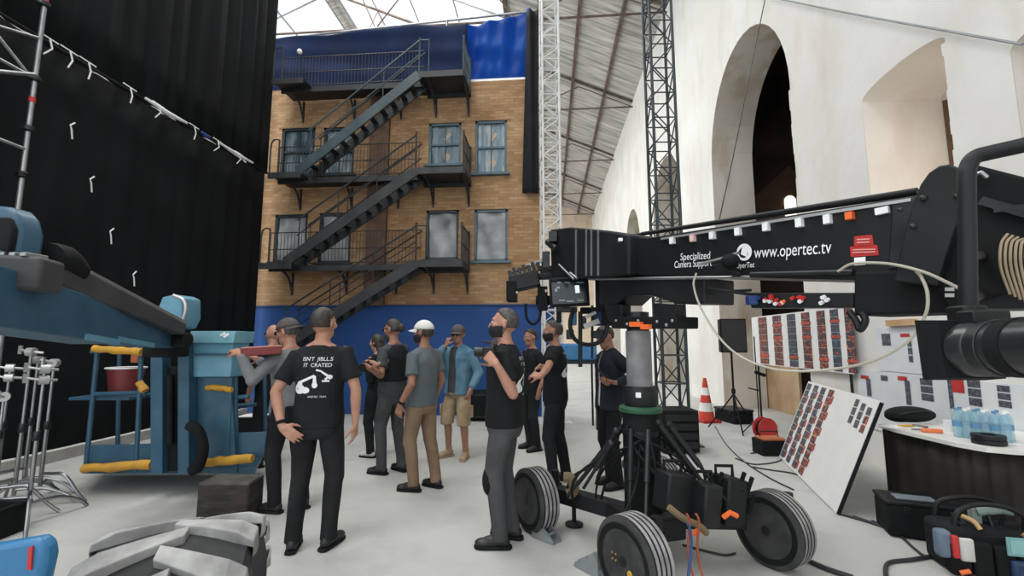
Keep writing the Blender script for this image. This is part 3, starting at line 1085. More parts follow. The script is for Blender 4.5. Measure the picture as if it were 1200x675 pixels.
def rings(mb, rs, T, n=20):
    """stack of elliptical rings (centre, rx, ry), each put through T"""
    vs, fs = [], []
    for (c, rx, ry) in rs:
        for k in range(n):
            a = 2 * PI * k / n
            ca, sa = math.cos(a), math.sin(a)
            e = 0.8                                                   # slightly square section
            vs.append(T(Vector((c[0] + rx * math.copysign(abs(ca) ** e, ca), c[1] + ry * math.copysign(abs(sa) ** e, sa), c[2]))))
    m_ = len(rs)
    for i in range(m_ - 1):
        for k in range(n):
            fs.append((i * n + k, i * n + (k + 1) % n, (i + 1) * n + (k + 1) % n, (i + 1) * n + k))
    fs.append(tuple(reversed(range(n))))
    fs.append(tuple((m_ - 1) * n + k for k in range(n)))
    mb.add(vs, fs)


def ik(a, t, l1, l2, pole):
    a, t, pole = Vector(a), Vector(t), Vector(pole)
    d = t - a
    L = min(d.length, (l1 + l2) * 0.998)
    d.normalize()
    x = (l1 * l1 - l2 * l2 + L * L) / (2 * L)
    h = math.sqrt(max(0, l1 * l1 - x * x))
    p = pole - d * pole.dot(d)
    p.normalize()
    return a + d * x + p * h, a + d * L


def hand(mb, w, d, nrm, side, curl=0.35, spread=0.10, s=1.0):
    """palm and five fingers from wrist w along d, palm facing nrm; side=+1 for a right hand"""
    w, d = Vector(w), Vector(d).normalized()
    nrm = Vector(nrm)
    nrm = (nrm - d * nrm.dot(d)).normalized()
    th = nrm.cross(d) * side                                         # towards the thumb side
    for k in range(4):                                               # metacarpals make the palm
        b = (1.5 - k) * 0.0205 * s
        capsule(mb, [w + th * b * 0.55 + d * 0.005, w + th * b + d * 0.092 * s], [0.0155 * s, 0.0135 * s], 8)
    ln = [0.074, 0.082, 0.077, 0.060]
    for k in range(4):
        b = (1.5 - k) * 0.0212 * s
        p = w + th * b + d * (0.094 - 0.004 * abs(k - 1)) * s
        cur = d + th * (1.5 - k) * spread * 0.6
        cur.normalize()
        pts = [p]
        a = curl * (0.8 + 0.12 * k)
        for j, fr in enumerate((0.42, 0.33, 0.25)):
            ax = th
            cur = (Matrix.Rotation(0, 3, 'X') @ cur)
            cur = cur * math.cos(a) + nrm * math.sin(a) if j == 0 else (cur * math.cos(a * 1.15) + (nrm * cur.dot(d) - d * cur.dot(nrm)).normalized() * math.sin(a * 1.15))
            cur.normalize()
            p = p + cur * ln[k] * fr * s
            pts.append(p)
        capsule(mb, pts, [0.0098 * s, 0.0092 * s, 0.0085 * s, 0.0075 * s], 8)
    p0 = w + th * 0.022 * s + d * 0.022 * s
    t1 = (th * 0.75 + d * 0.62 + nrm * (0.25 + 0.3 * curl)).normalized()
    t2 = (th * 0.35 + d * 0.85 + nrm * (0.3 + 0.45 * curl)).normalized()
    t3 = (th * 0.10 + d * 0.85 + nrm * (0.35 + 0.6 * curl)).normalized()
    p1 = p0 + t1 * 0.042 * s
    p2 = p1 + t2 * 0.034 * s
    capsule(mb, [p0, p1, p2, p2 + t3 * 0.026 * s], [0.0155 * s, 0.0118 * s, 0.0105 * s, 0.0085 * s], 8)


def person(label, loc, yaw, H=1.78, lean=0.0, side=0.0, head=(0, 0, 0), feet=((-0.11, 0.0, 8), (0.11, 0.0, -8)), knees=0.0,
           hands=(None, None), shirt=None, sleeve='short', pants=None, shorts=False, shoes=None, skin=None, hair=None, hairkind='short',
           cap=None, mask=None, glasses=False, beard=None, jacket=None, girth=1.0, detail=1.0, loose=1.0, voxel=0.0085, hips=0.0, twist=0.0, kneepads=None, vest=None,
           belt=None, opening=0.03, wristband=None):
    """local frame: x right, y forward, z up; yaw 0 looks along +Y, yaw 90 looks along -X.  hands: (wrist, fingers dir, palm normal, elbow pole, curl)"""
    S = H / 1.78
    skin = skin or SKIN
    root = thing('person', label, 'person', (loc[0], loc[1], 0), R(yaw))
    base = Vector((hips, 0, 0.96 - knees))
    Ml = Matrix.Rotation(R(-lean), 3, 'X') @ Matrix.Rotation(R(side), 3, 'Y') @ Matrix.Rotation(R(twist), 3, 'Z')

    def T(p):
        p = Vector(p)
        q = p - Vector((0, 0, 0.96))
        f = min(1.0, max(0.0, (p.z - 0.90) / 0.22))
        q = q.lerp(Ml @ q, f)
        return (q + base) * S

    g = girth
    body = MB()
    prof = [(0.80, 0.10, 0.085), (0.86, 0.155, 0.105), (0.95, 0.170, 0.118), (1.05, 0.157, 0.110), (1.12, 0.150, 0.105), (1.22, 0.163, 0.112), (1.33, 0.178, 0.116), (1.39, 0.165, 0.102), (1.43, 0.130, 0.085), (1.465, 0.085, 0.068), (1.49, 0.06, 0.058)]
    rings(body, [((0, 0, z), rx * (g if z < 1.4 else 1), ry * g) for z, rx, ry in prof], T)
    capsule(body, [T((0, -0.008, 1.42)), T((0, 0.002, 1.50)), T((0, 0.015, 1.58))], [0.070 * S, 0.060 * S, 0.056 * S])
    for sx in (-1, 1):
        capsule(body, [T((0.02 * sx, -0.015, 1.475)), T((0.15 * sx * g, -0.01, 1.405))], [0.055 * S, 0.05 * S])
    # head
    hy, hp, hr = head                                                   # turn to the left, nod down, roll (degrees)
    HR = Ml @ (Matrix.Rotation(R(hy), 3, 'Z') @ Matrix.Rotation(R(-hp), 3, 'X') @ Matrix.Rotation(R(hr), 3, 'Y'))
    HC = T((0, 0.018, 1.555))
    HS = 1.09
    Hm = lambda p: HC + HR @ (Vector(p) * S * HS)
    hb = MB()
    HE = lambda c, r, mb=body: mb.ell(Hm(c), [x * S * HS for x in r], HR, 16, 12)
    HE((0, -0.010, 0.105), (0.074, 0.092, 0.092))                     # skull
    HE((0, 0.030, 0.085), (0.062, 0.062, 0.078))                      # face
    HE((0, 0.036, 0.020), (0.050, 0.050, 0.048))                      # jaw
    HE((0, 0.072, -0.004), (0.021, 0.018, 0.018))                     # chin
    HE((0, 0.076, 0.115), (0.050, 0.016, 0.012))                      # brow
    body.path([Hm((0, 0.083, 0.105)), Hm((0, 0.100, 0.072)), Hm((0, 0.107, 0.060)), Hm((0, 0.088, 0.052))], 0, 8, radii=[0.009 * S, 0.013 * S, 0.015 * S, 0.011 * S])
    HE((0, 0.082, 0.028), (0.024, 0.011, 0.007))                      # lips
    HE((0, 0.081, 0.019), (0.020, 0.011, 0.007))
    for sx in (-1, 1):
        HE((sx * 0.047, 0.060, 0.070), (0.020, 0.022, 0.018))          # cheekbones
        HE((sx * 0.077, -0.012, 0.085), (0.010, 0.020, 0.032))         # ears
    # arms
    sh = [T((-0.185 * (0.5 + 0.5 * g), -0.005, 1.395)), T((0.185 * (0.5 + 0.5 * g), -0.005, 1.425))]
    arms = []
    for i, sx in ((0, -1), (1, 1)):
        hs = hands[i]
        if hs is None:
            wr = T((sx * 0.265, 0.03, 0.90))
            hd, hn, pole, curl = Vector((0.02 * -sx, 0.12, -1)), Vector((-sx, 0.15, 0)), Vector((sx * 0.3, -1, 0)), 0.32
        else:
            wr, hd, hn, pole, curl = hs
            wr = Vector(wr) * S
        el, wr = ik(sh[i], wr, 0.295 * S, 0.262 * S, pole)
        arms.append((sh[i], el, wr))
        capsule(body, [sh[i], sh[i].lerp(el, 0.35), el], [0.052 * S, 0.048 * S * (0.6 + 0.4 * g), 0.039 * S])
        capsule(body, [el, el.lerp(wr, 0.3), wr], [0.039 * S, 0.041 * S, 0.026 * S])
        capsule(body, [wr - (wr - el) * 0.05, wr + Vector(hd).normalized() * 0.02], [0.026 * S, 0.024 * S], 10)
        hand(body, wr, hd, hn, sx, curl, s=S)
    # legs
    legs = []
    for i, sx in ((0, -1), (1, 1)):
        fx_, fy_, ang = feet[i]
        hip = T((sx * 0.092, 0, 0.90))
        ank = Vector((fx_, fy_ - 0.02, 0.088)) * S
        fd = Vector((math.sin(R(-ang)), math.cos(R(-ang)), 0))
        kn, ank = ik(hip, ank, 0.414 * S, 0.408 * S, fd + Vector((sx * 0.05, 0, 0)))
        legs.append((hip, kn, ank, fd))
        capsule(body, [hip, hip.lerp(kn, 0.5), kn], [0.083 * S, 0.072 * S, 0.052 * S])
        capsule(body, [kn, kn.lerp(ank, 0.3) - fd * 0.012 * S, ank], [0.052 * S, 0.054 * S, 0.036 * S])
        capsule(body, [ank + Vector((0, 0, -0.02)), ank + fd * 0.11 * S + Vector((0, 0, -0.055)) * S], [0.036 * S, 0.028 * S])
    remesh(body, 'body', skin, voxel, root, 3, 0.5)
    # ---- clothes
    L = 0.012 * loose

    def top(name, M_, prof_, extra, slv, zc=0.0):
        mb = MB()
        rings(mb, [((0, 0, z), rx * (g if z < 1.4 else 1) + extra, ry * g + extra) for z, rx, ry in prof_], T)
        if slv:
            for sx in (-1, 1):
                capsule(mb, [T((0.035 * sx, -0.012, 1.448)), T((0.15 * sx * g, -0.01, 1.40))], [(0.052 + extra) * S, (0.05 + extra) * S])
        for (s_, e_, w_) in arms:
            r0 = 0.058 + extra * 0.5
            inn = T((0, 0, 1.37))
            st = s_.lerp(inn, 0.25)
            if slv == 'short':
                q_ = s_.lerp(e_, 0.72)
                mb.path([st, s_ + (s_ - inn) * 0.03, s_.lerp(e_, 0.3), q_], 0, 14, radii=[r0 * S, (r0 + 0.002) * S, (0.058 + extra * 0.6) * S, (0.060 + extra * 0.8) * S])
            elif slv == 'long':
                capsule(mb, [st, s_, s_.lerp(e_, 0.5), e_], [r0 * S, r0 * S, (0.052 + extra * 0.6) * S, (0.047 + extra * 0.6) * S])
                q_ = e_.lerp(w_, 0.93)
                mb.path([e_.lerp(s_, 0.05), e_.lerp(w_, 0.3), e_.lerp(w_, 0.8), q_], 0, 12, radii=[(0.047 + extra * 0.6) * S, (0.046 + extra * 0.6) * S, (0.036 + extra * 0.5) * S, (0.034 + extra * 0.4) * S])
        return remesh(mb, name, M_, voxel * 1.1, root, 4, 0.5)

    hem = 0.87
    P1 = [(hem, 0.173, 0.122), (0.95, 0.176, 0.124), (1.05, 0.165, 0.117), (1.14, 0.160, 0.112), (1.24, 0.168, 0.116), (1.33, 0.180, 0.119), (1.39, 0.167, 0.105), (1.43, 0.133, 0.088), (1.465, 0.090, 0.071), (1.482, 0.070, 0.064)]
    sh_o = None
    if shirt:
        sh_o = top('sweatshirt' if sleeve == 'long' else 't_shirt', shirt, P1, L, sleeve)
    if jacket:
        jk = top('jacket', jacket, [(0.84, 0.18, 0.128)] + P1[1:], 0.026, 'long')
        bm = bmesh.new()
        bm.from_mesh(jk.data)
        dead = [f for f in bm.faces if abs(f.calc_center_median().x) < opening * (1.0 if f.calc_center_median().z < 1.2 * S else 0.8) and f.calc_center_median().y > 0.04 and 0.8 * S < f.calc_center_median().z < 1.50 * S and abs(f.normal.z) < 0.9]
        bmesh.ops.delete(bm, geom=dead, context='FACES')
        bm.to_mesh(jk.data)
        bm.free()
    if vest:
        top('vest', vest, P1[2:-1], L + 0.014, None)
    if pants:
        mb = MB()
        rings(mb, [((0, 0, z), rx * g + 0.012, ry * g + 0.012) for z, rx, ry in [(0.79, 0.125, 0.095), (0.84, 0.160, 0.112), (0.90, 0.170, 0.12), (0.95, 0.171, 0.12), (1.00, 0.165, 0.115)]], T)
        for (h_, k_, a_, fd) in legs:
            if shorts:
                mb.path([h_, h_.lerp(k_, 0.5), k_ + Vector((0, 0, 0.0)), k_.lerp(a_, 0.12)], 0, 14, radii=[0.098 * S, 0.098 * S, 0.092 * S, 0.094 * S])
            else:
                capsule(mb, [h_, h_.lerp(k_, 0.5), k_], [0.097 * S, 0.088 * S, 0.071 * S])
                en = a_ + Vector((0, 0, -0.03)) * S
                mb.path([k_ + (h_ - k_) * 0.08, k_.lerp(a_, 0.35) - fd * 0.010 * S, k_.lerp(a_, 0.75) - fd * 0.004, en], 0, 14, radii=[0.070 * S, 0.067 * S, 0.060 * S, 0.061 * S])
        remesh(mb, 'shorts' if shorts else 'trousers', pants, voxel * 1.1, root, 4, 0.5)
        for (h_, k_, a_, fd) in legs:
            if kneepads:
                kp = MB()
                kp.ell(k_ + fd * 0.030 * S + Vector((0, 0, -0.01)), (0.066 * S, 0.052 * S, 0.11 * S), Matrix.Rotation(math.atan2(-fd.x, fd.y), 3, 'Z'), 14, 10)
                kp.obj('knee_pad', kneepads, root, local=True)
            if shorts:
                kp = MB()
                sx = 1 if h_.x > 0 else -1
                c_ = h_.lerp(k_, 0.68)
                kp.box(c_ + Vector((sx * 0.098, 0, 0)) * S, (0.03, 0.14, 0.16))
                kp.obj('cargo_pocket', pants, root, local=True, bevel=0.01)
    if belt:
        mb = MB()
        for k in range(5):
            an = R([200, 235, 300, 335, 20][k])
            c_ = T((0.19 * math.cos(an), 0.14 * math.sin(an), 0.90 - 0.02 * (k % 2)))
            mb.box(c_, (0.09, 0.07, 0.13 + 0.03 * (k % 3)), Matrix.Rotation(an, 3, 'Z'))
        mb.obj('tool_pouches', belt, root, local=True, bevel=0.012)
    if shoes:
        for (h_, k_, a_, fd) in legs:
            RZ = Matrix.Rotation(math.atan2(-fd.x, fd.y), 3, 'Z')
            o_ = Vector((a_.x, a_.y, 0))
            q = lambda x, y, z: o_ + RZ @ (Vector((x, y, z)) * S)
            sm = MB()
            sm.ell(q(0, -0.025, 0.052), (0.040 * S, 0.052 * S, 0.045 * S), RZ)
            sm.ell(q(0, 0.055, 0.050), (0.043 * S, 0.085 * S, 0.043 * S), RZ)
            sm.ell(q(0, 0.125, 0.040), (0.047 * S, 0.065 * S, 0.033 * S), RZ)
            capsule(sm, [q(0, -0.012, 0.06), q(0, -0.004, 0.125)], [0.044 * S, 0.044 * S])
            so = remesh(sm, 'shoe', shoes, 0.007, root, 3)
            pl = [(0.036, -0.075), (0.042, 0.0), (0.046, 0.09), (0.047, 0.13), (0.036, 0.175), (0.0, 0.195), (-0.036, 0.175), (-0.047, 0.13), (-0.046, 0.09), (-0.042, 0.0), (-0.036, -0.075), (0, -0.09)]
            MB().prism([q(x, y, 0.002) for x, y in pl], (0, 0, 0.024 * S)).obj('sole', BLACKM if shoes is not SHOET else mat('boot_sole', (0.3, 0.22, 0.16), 0.8), so, local=True, bevel=0.004)
    if wristband is not None:
        s_, e_, w_ = arms[wristband]
        d_ = (w_ - e_).normalized()
        wb = MB().path([w_ - d_ * 0.045, w_ - d_ * 0.042, w_ - d_ * 0.022, w_ - d_ * 0.019], 0, 16, radii=[0.028 * S, 0.0335 * S, 0.0335 * S, 0.028 * S])
        wb.obj('wristband', BLACKM, root, local=True)
    # hair, headwear, face
    sc_r = (0.0795, 0.0975, 0.0975)
    if hair and hairkind != 'bald':
        hm = MB()

        def keep(p):
            zz_ = p.z
            back = p.y < 0.0
            lim = -0.055 if p.y < -0.03 else (-0.005 + 0.9 * max(0, p.y + 0.03))
            if hairkind == 'long':
                lim = -0.085 if p.y < 0.015 else lim
            return zz_ > lim
        hm.ell(Hm((0, -0.010, 0.106)), [x * S * HS for x in sc_r], HR, 28, 20, keep)
        hm.obj('hair', hair, root, local=True, solid=0.012 if hairkind != 'buzz' else 0.005)
        if hairkind == 'bun':
            b_ = MB().ell(Hm((0, -0.115, 0.10)), (0.04 * S * HS, 0.04 * S * HS, 0.045 * S * HS), HR)
            b_.obj('hair_bun', hair, root, local=True)
        if hairkind == 'long':
            b_ = MB()
            b_.ell(Hm((0, -0.06, 0.02)), (0.075 * S * HS, 0.05 * S * HS, 0.11 * S * HS), HR)
            b_.obj('hair_length', hair, root, local=True)
    if cap:
        cm_, back_ = cap
        fl = -1 if back_ else 1
        c_ = MB()
        c_.ell(Hm((0, -0.006, 0.120)), (0.086 * S * HS, 0.104 * S * HS, 0.094 * S * HS), HR, 24, 16, lambda p: p.z > 0.0)
        co = c_.obj('cap', cm_, root, local=True, solid=0.006)
        br = MB()

        def brim(u, v):
            a = (u - 0.5) * R(150)
            rr = 0.088 + 0.075 * v * math.cos(a * 0.95)
            return Hm((math.sin(a) * (0.084 + 0.004 * v), fl * (math.cos(a) * rr * (1.08)), 0.124 - 0.018 * v - 0.02 * (math.sin(a) ** 2) * v))
        br.grid(brim, 12, 5)
        br.obj('brim', cm_, co, local=True, solid=0.005)
    if mask:
        m_ = MB()

        def mk(u, v):
            a = (u - 0.5) * R(190)
            zc = lerp(-0.022, 0.068, v)
            rx = lerp(0.056, 0.072, min(1, v * 1.6))
            ry = lerp(0.070, 0.104 - 0.012 * v, min(1, v * 1.8)) + 0.004
            return Hm((rx * math.sin(a), 0.008 + ry * max(math.cos(a), -0.2), zc + 0.012 * (abs(u - 0.5) * 2) * (1 - v)))
        m_.grid(mk, 16, 8)
        mo = m_.obj('face_mask', mask, root, local=True, solid=0.004)
        m_ = MB()
        for sx in (-1, 1):
            m_.path([Hm((sx * 0.070, 0.005, 0.06)), Hm((sx * 0.085, -0.02, 0.10)), Hm((sx * 0.086, -0.035, 0.07)), Hm((sx * 0.066, 0.0, 0.01))], 0.0025, 5)
        m_.obj('ear_loops', mask, mo, local=True)
    if beard:
        m_ = MB()
        m_.ell(Hm((0, 0.032, 0.016)), (0.057 * S * HS, 0.062 * S * HS, 0.058 * S * HS), HR, 20, 14, lambda p: p.z < 0.012 and p.y > -0.03)
        m_.obj('beard', beard, root, local=True, solid=0.006)
    for sx in (-1, 1):
        e_ = MB().ell(Hm((sx * 0.031, 0.0815, 0.092)), (0.0125 * S, 0.008 * S, 0.0085 * S), HR, 10, 8).obj('eye', EYEW, root, local=True)
        MB().ell(Hm((sx * 0.031, 0.0885, 0.092)), (0.0055 * S, 0.0028 * S, 0.0055 * S), HR, 8, 6).obj('pupil', LENSB, e_, local=True)
    if glasses:
        gl = MB()
        for sx in (-1, 1):
            gl.ell(Hm((sx * 0.032, 0.096, 0.092)), (0.029 * S, 0.010 * S, 0.021 * S), HR, 14, 8)
            gl.path([Hm((sx * 0.058, 0.09, 0.097)), Hm((sx * 0.078, 0.03, 0.099)), Hm((sx * 0.082, -0.02, 0.092))], 0.004, 6)
        gl.bar(Hm((-0.01, 0.102, 0.098)), Hm((0.01, 0.102, 0.098)), 0.006, 0.006)
        gl.obj('sunglasses', LENSB, root, local=True)
    root['_S'] = S
    del root['_S']
    return root, sh_o, T, Hm


def to_local(root, p):
    return ROOTM[root.name].inverted() @ Vector(p)


def print_on(root, shirt_o, build, name, M_, label=None):
    """lettering and drawings laid on the back of a shirt: build(mb) fills x (to the left seen from behind is -x) and z in local space"""
    mb = MB()
    build(mb)
    vs = [v.co.copy() for v in shirt_o.data.vertices]
    fs = [tuple(p.vertices) for p in shirt_o.data.polygons]
    bv = BVHTree.FromPolygons(vs, fs)
    out = []
    for p in mb.v:
        h_ = bv.ray_cast(Vector((p.x, -1.0, p.z)), Vector((0, 1, 0)))
        y = h_[0].y - 0.003 if h_[0] is not None else -0.12
        out.append(Vector((p.x, y, p.z)))
    mb.v = out
    return mb.obj(name, M_, shirt_o, local=True, smooth=False, recalc=False, label=label)


def foot(px, py):
    return atZ(px, py, 0.0)


# ---- A: man seen from behind, black T-shirt with white crane print
g1 = foot(366, 642)
# right hand rests on the back of his hip, seen from behind on the left side of the picture
A, A_sh, A_T, _ = person('man from behind in black t-shirt printed with white cranes, hand on his hip', g1, 4, 1.79, lean=0, head=(-14, -2, 0),
       feet=((-0.125, -0.03, 14), (0.115, 0.02, -12)), girth=1.0, loose=1.0,
       hands=((Vector((-0.19, -0.175, 0.90)), Vector((0.72, 0.05, -0.55)), Vector((-0.2, 1, 0.0)), Vector((-1, -0.25, 0)), 0.15), (Vector((0.275, 0.02, 0.89)), Vector((-0.05, 0.15, -1)), Vector((-1, 0.1, 0)), Vector((1, -0.6, 0)), 0.35)),
       shirt=BT, pants=BP, shoes=SHOEB, hair=HAIRD, hairkind='buzz', glasses=False, wristband=0)


def a_print(mb):
    def txt(s, size, x, z):
        vs, fs = text_geo(s, size)
        w_ = max(p.x for p in vs)
        mb.add([(x + p.x - w_ / 2, 0, z + p.y) for p in vs], fs)
    txt("ISN'T  JIBLL.S", 0.040, 0.02, 1.375)
    txt('IT  CRATED', 0.040, 0.025, 1.330)
    txt('OPERTEC  TEAM', 0.018, 0.03, 1.105)

    def poly(pts):
        mb.add([(x, 0, z) for x, z in pts], [tuple(range(len(pts)))])

    def seg(a, b, w0, w1, n=6):
        a, b = Vector((a[0], 0, a[1])), Vector((b[0], 0, b[1]))
        d = (b - a).normalized()
        s = Vector((-d.z, 0, d.x))
        for k in range(n):
            p, q = a.lerp(b, k / n), a.lerp(b, (k + 1) / n)
            u, v = lerp(w0, w1, k / n), lerp(w0, w1, (k + 1) / n)
            mb.add([p - s * u, q - s * v, q + s * v, p + s * u], [(0, 1, 2, 3)])

    def disc(c, rx, rz):
        pts = [(c[0], 0, c[1])] + [(c[0] + rx * math.cos(t), 0, c[1] + rz * math.sin(t)) for t in [2 * PI * k / 14 for k in range(14)]]
        mb.add(pts, [(0, k, k % 14 + 1) for k in range(1, 15)])
    # large crane: body low at the left, arm rising to the right, hook hanging
    disc((-0.105, 1.165), 0.045, 0.035)
    disc((-0.06, 1.158), 0.035, 0.024)
    seg((-0.115, 1.17), (-0.10, 1.22), 0.034, 0.016)
    seg((-0.105, 1.215), (0.01, 1.265), 0.010, 0.009)
    seg((0.01, 1.265), (0.012, 1.20), 0.010, 0.015)
    disc((0.012, 1.195), 0.021, 0.022)
    # small crane upper right
    seg((0.02, 1.308), (0.055, 1.300), 0.007, 0.006)
    seg((0.055, 1.300), (0.115, 1.255), 0.006, 0.010)
    disc((0.118, 1.255), 0.016, 0.017)
    seg((0.105, 1.255), (0.085, 1.235), 0.006, 0.009)
    seg((0.065, 1.226), (0.115, 1.226), 0.006, 0.007)


# prints
print_on(A, A_sh, a_print, 'shirt_print', PRINT, 'white lettering and two white crane drawings on the shirt back')


# ---- B: man in grey sweatshirt reaching to the lift basket
def L2(px, py, d, root):
    return to_local(root, W(px, py, d))


gB = foot(333, 597)
Bm = ROOTM  # placement frame for hand targets
tmpB = Matrix.Translation((gB.x, gB.y, 0)) @ Matrix.Rotation(R(72), 4, 'Z')
hB = tmpB.inverted() @ W(281, 414, 3.95)
hB2 = tmpB.inverted() @ W(300, 420, 4.25)
person('man in grey sweatshirt and backward cap reaching towards the blue lift basket', gB, 72, 1.74, lean=4, head=(10, 8, 0),
       feet=((-0.10, 0.03, 10), (0.10, -0.10, -10)), hands=((hB / (1.74 / 1.78), Vector((0.1, 1, 0.3)), Vector((0.3, 0, -1)), Vector((-0.4, -0.3, -1)), 0.7), (hB2 / (1.74 / 1.78), Vector((0, 1, 0.2)), Vector((-0.4, 0, -1)), Vector((0.4, -0.3, -1)), 0.7)),
       shirt=GS, sleeve='long', pants=BP, shoes=SHOEB, hair=HAIRG, cap=(CAPD, True), glasses=True, girth=1.0, belt=BLACKM)
# ---- B2: bald man mostly hidden behind him
gB2 = foot(312, 545)
person('bald man mostly hidden between the lift basket and the man in grey', gB2, 60, 1.74, head=(0, 5, 0), shirt=BT, pants=BP, shoes=SHOEB, skin=SKIN, hair=None, glasses=True, voxel=0.011)

# ---- C: bearded man with camera
gC = foot(457, 554)
tC = Matrix.Translation((gC.x, gC.y, 0)) @ Matrix.Rotation(R(68), 4, 'Z')
cC = W(431, 431, 5.05)
k_ = 1.78
hl, hr_ = tC.inverted() @ (cC + RT * 0.05 - FH * 0.08), tC.inverted() @ (cC + RT * 0.05 + FH * 0.09)
person('bearded man with tied dark hair and black vest over grey tee, holding a camera', gC, 68, 1.79, head=(4, 4, 0), feet=((-0.10, 0.06, 8), (0.11, -0.06, -14)),
       hands=((hl, Vector((0.3, 1, 0.1)), Vector((0.8, 0, 0.3)), Vector((-0.7, -0.4, -1)), 0.6), (hr_, Vector((-0.3, 1, 0.1)), Vector((-0.8, 0, 0.3)), Vector((0.7, -0.5, -1)), 0.6)),
       shirt=GT, vest=BT, pants=GP, shoes=SHOEB, skin=SKIN2, hair=HAIRD, hairkind='bun', beard=HAIRD, glasses=True)
cam1 = thing('photo_camera', 'small black camera held at the chest of the bearded man', 'camera', tuple(cC), R(68))
MB().box((0, 0.02, 0), (0.13, 0.06, 0.09)).obj('camera_body', BLACK, cam1, local=True, bevel=0.01)
MB().lathe([(0.035, 0), (0.035, 0.06), (0.032, 0.07)], Matrix.Translation((0, 0.05, 0)) @ Matrix.Rotation(R(-90), 4, 'X'), 16).obj('lens', DARK, cam1, local=True)
MB().box((0, 0.02, 0.055), (0.05, 0.05, 0.03)).obj('viewfinder_hump', BLACK, cam1, local=True, bevel=0.008)

# ---- D: woman in black behind C
gD = foot(439, 535)
tD = Matrix.Translation((gD.x, gD.y, 0)) @ Matrix.Rotation(R(70), 4, 'Z')
hd1 = tD.inverted() @ W(431, 425, 5.95)
person('slim person in black clothes partly hidden behind the bearded man', gD, 70, 1.62, head=(0, 8, 0), feet=((-0.08, 0.03, 5), (0.08, -0.03, -5)),
       hands=((hd1 * 1.1, Vector((0.4, 1, 0.1)), Vector((0.6, 0, -0.6)), Vector((-0.5, -0.4, -1)), 0.5), (hd1 * 1.1 + Vector((0.13, 0, 0)), Vector((-0.4, 1, 0.1)), Vector((-0.6, 0, -0.6)), Vector((0.6, -0.4, -1)), 0.5)),
       shirt=BT, sleeve='long', pants=BP, shoes=SHOEW, hair=HAIRD, hairkind='long', girth=0.82, voxel=0.010)

# ---- E: white cap, tan trousers
gE = foot(492, 573)
person('man in white cap, grey t-shirt and tan trousers, seen from his left rear', gE, 66, 1.74, lean=-2, head=(8, 2, 0), feet=((-0.10, 0.02, 16), (0.12, -0.10, -4)), girth=1.02,
       hands=((Vector((-0.275, 0.06, 0.90)), Vector((0.05, 0.25, -1)), Vector((1, 0.2, 0)), Vector((-0.3, -1, 0)), 0.45), None),
       shirt=GT2, pants=TAN, shoes=SHOEB, skin=SKIN2, hair=HAIRD, cap=(CAPW, False), mask=MASKB, belt=None, loose=1.3, wristband=0)

# ---- F: denim jacket, hand at mouth
gF = foot(536, 536)
F_, _, F_T, F_H = person('man in washed denim jacket and khaki cargo shorts, one hand at his mouth', gF, 152, 1.74, head=(18, 4, 0), feet=((-0.14, 0.02, 22), (0.13, 0.05, -16)),
       hands=((Vector((-0.27, 0.08, 0.92)), Vector((0.1, 0.3, -1)), Vector((1, 0, 0)), Vector((-0.6, -1, 0)), 0.5), (Vector((0.06, 0.20, 1.50)), Vector((-0.25, -0.25, 1)), Vector((-0.3, -1, 0.1)), Vector((0.8, 0.25, -1)), 0.7)),
       shirt=GT, jacket=DENIM, opening=0.065, sleeve=None, pants=KHAKI, shorts=True, shoes=SHOET, skin=SKIN2, hair=HAIRB, cap=(CAPD, False), glasses=True, girth=1.0, voxel=0.009)


# ---- G: man with the mask, black tee, grey work trousers, holding a small camera
gG = foot(592, 637)
tG = Matrix.Translation((gG.x, gG.y, 0)) @ Matrix.Rotation(R(84), 4, 'Z')
cG = W(574, 414, 3.34)
hg1, hg2 = tG.inverted() @ (cG + RT * 0.05 - FH * 0.075 - Vector((0, 0, 0.08))), tG.inverted() @ (cG + RT * 0.05 + FH * 0.075 - Vector((0, 0, 0.08)))
Gp, G_sh, _, _ = person('grey-haired man with black mask and grey work trousers holding up a small camera', gG, 84, 1.79, head=(4, -4, 0), feet=((-0.09, 0.04, 8), (0.10, -0.02, -12)), girth=1.08, loose=1.3,
       hands=((hg1, Vector((0.2, 0.7, 0.6)), Vector((0.9, 0, 0)), Vector((-0.6, -0.4, -1)), 0.75), (hg2, Vector((-0.2, 0.7, 0.6)), Vector((-0.9, 0.2, 0)), Vector((0.5, -0.5, -1)), 0.75)),
       shirt=BT, pants=GP, shoes=SHOEB, hair=HAIRG, hairkind='buzz', mask=MASKB, kneepads=BLACKM)
cam2 = thing('video_camera', 'small black camera with screen held up by the grey-haired man', 'camera', tuple(cG), R(84))
MB().box((0, 0.0, 0), (0.10, 0.09, 0.09)).obj('camera_body', BLACK, cam2, local=True, bevel=0.012)
MB().lathe([(0.032, 0), (0.036, 0.05), (0.036, 0.07), (0.03, 0.07)], Matrix.Translation((0, 0.04, 0.01)) @ Matrix.Rotation(R(-90), 4, 'X'), 16).obj('lens', DARK, cam2, local=True)
MB().bar((-0.05, -0.03, 0.07), (0.05, -0.03, 0.07), 0.02, 0.06).obj('screen', LENSB, cam2, local=True)
MB().path([(0, -0.02, 0.045), (0, -0.02, 0.075), (0, 0.05, 0.085)], 0.008, 6).obj('top_handle', BLACK, cam2, local=True)


print_on(Gp, G_sh, a_print, 'shirt_print', PRINT, 'white crane print on the shirt back')


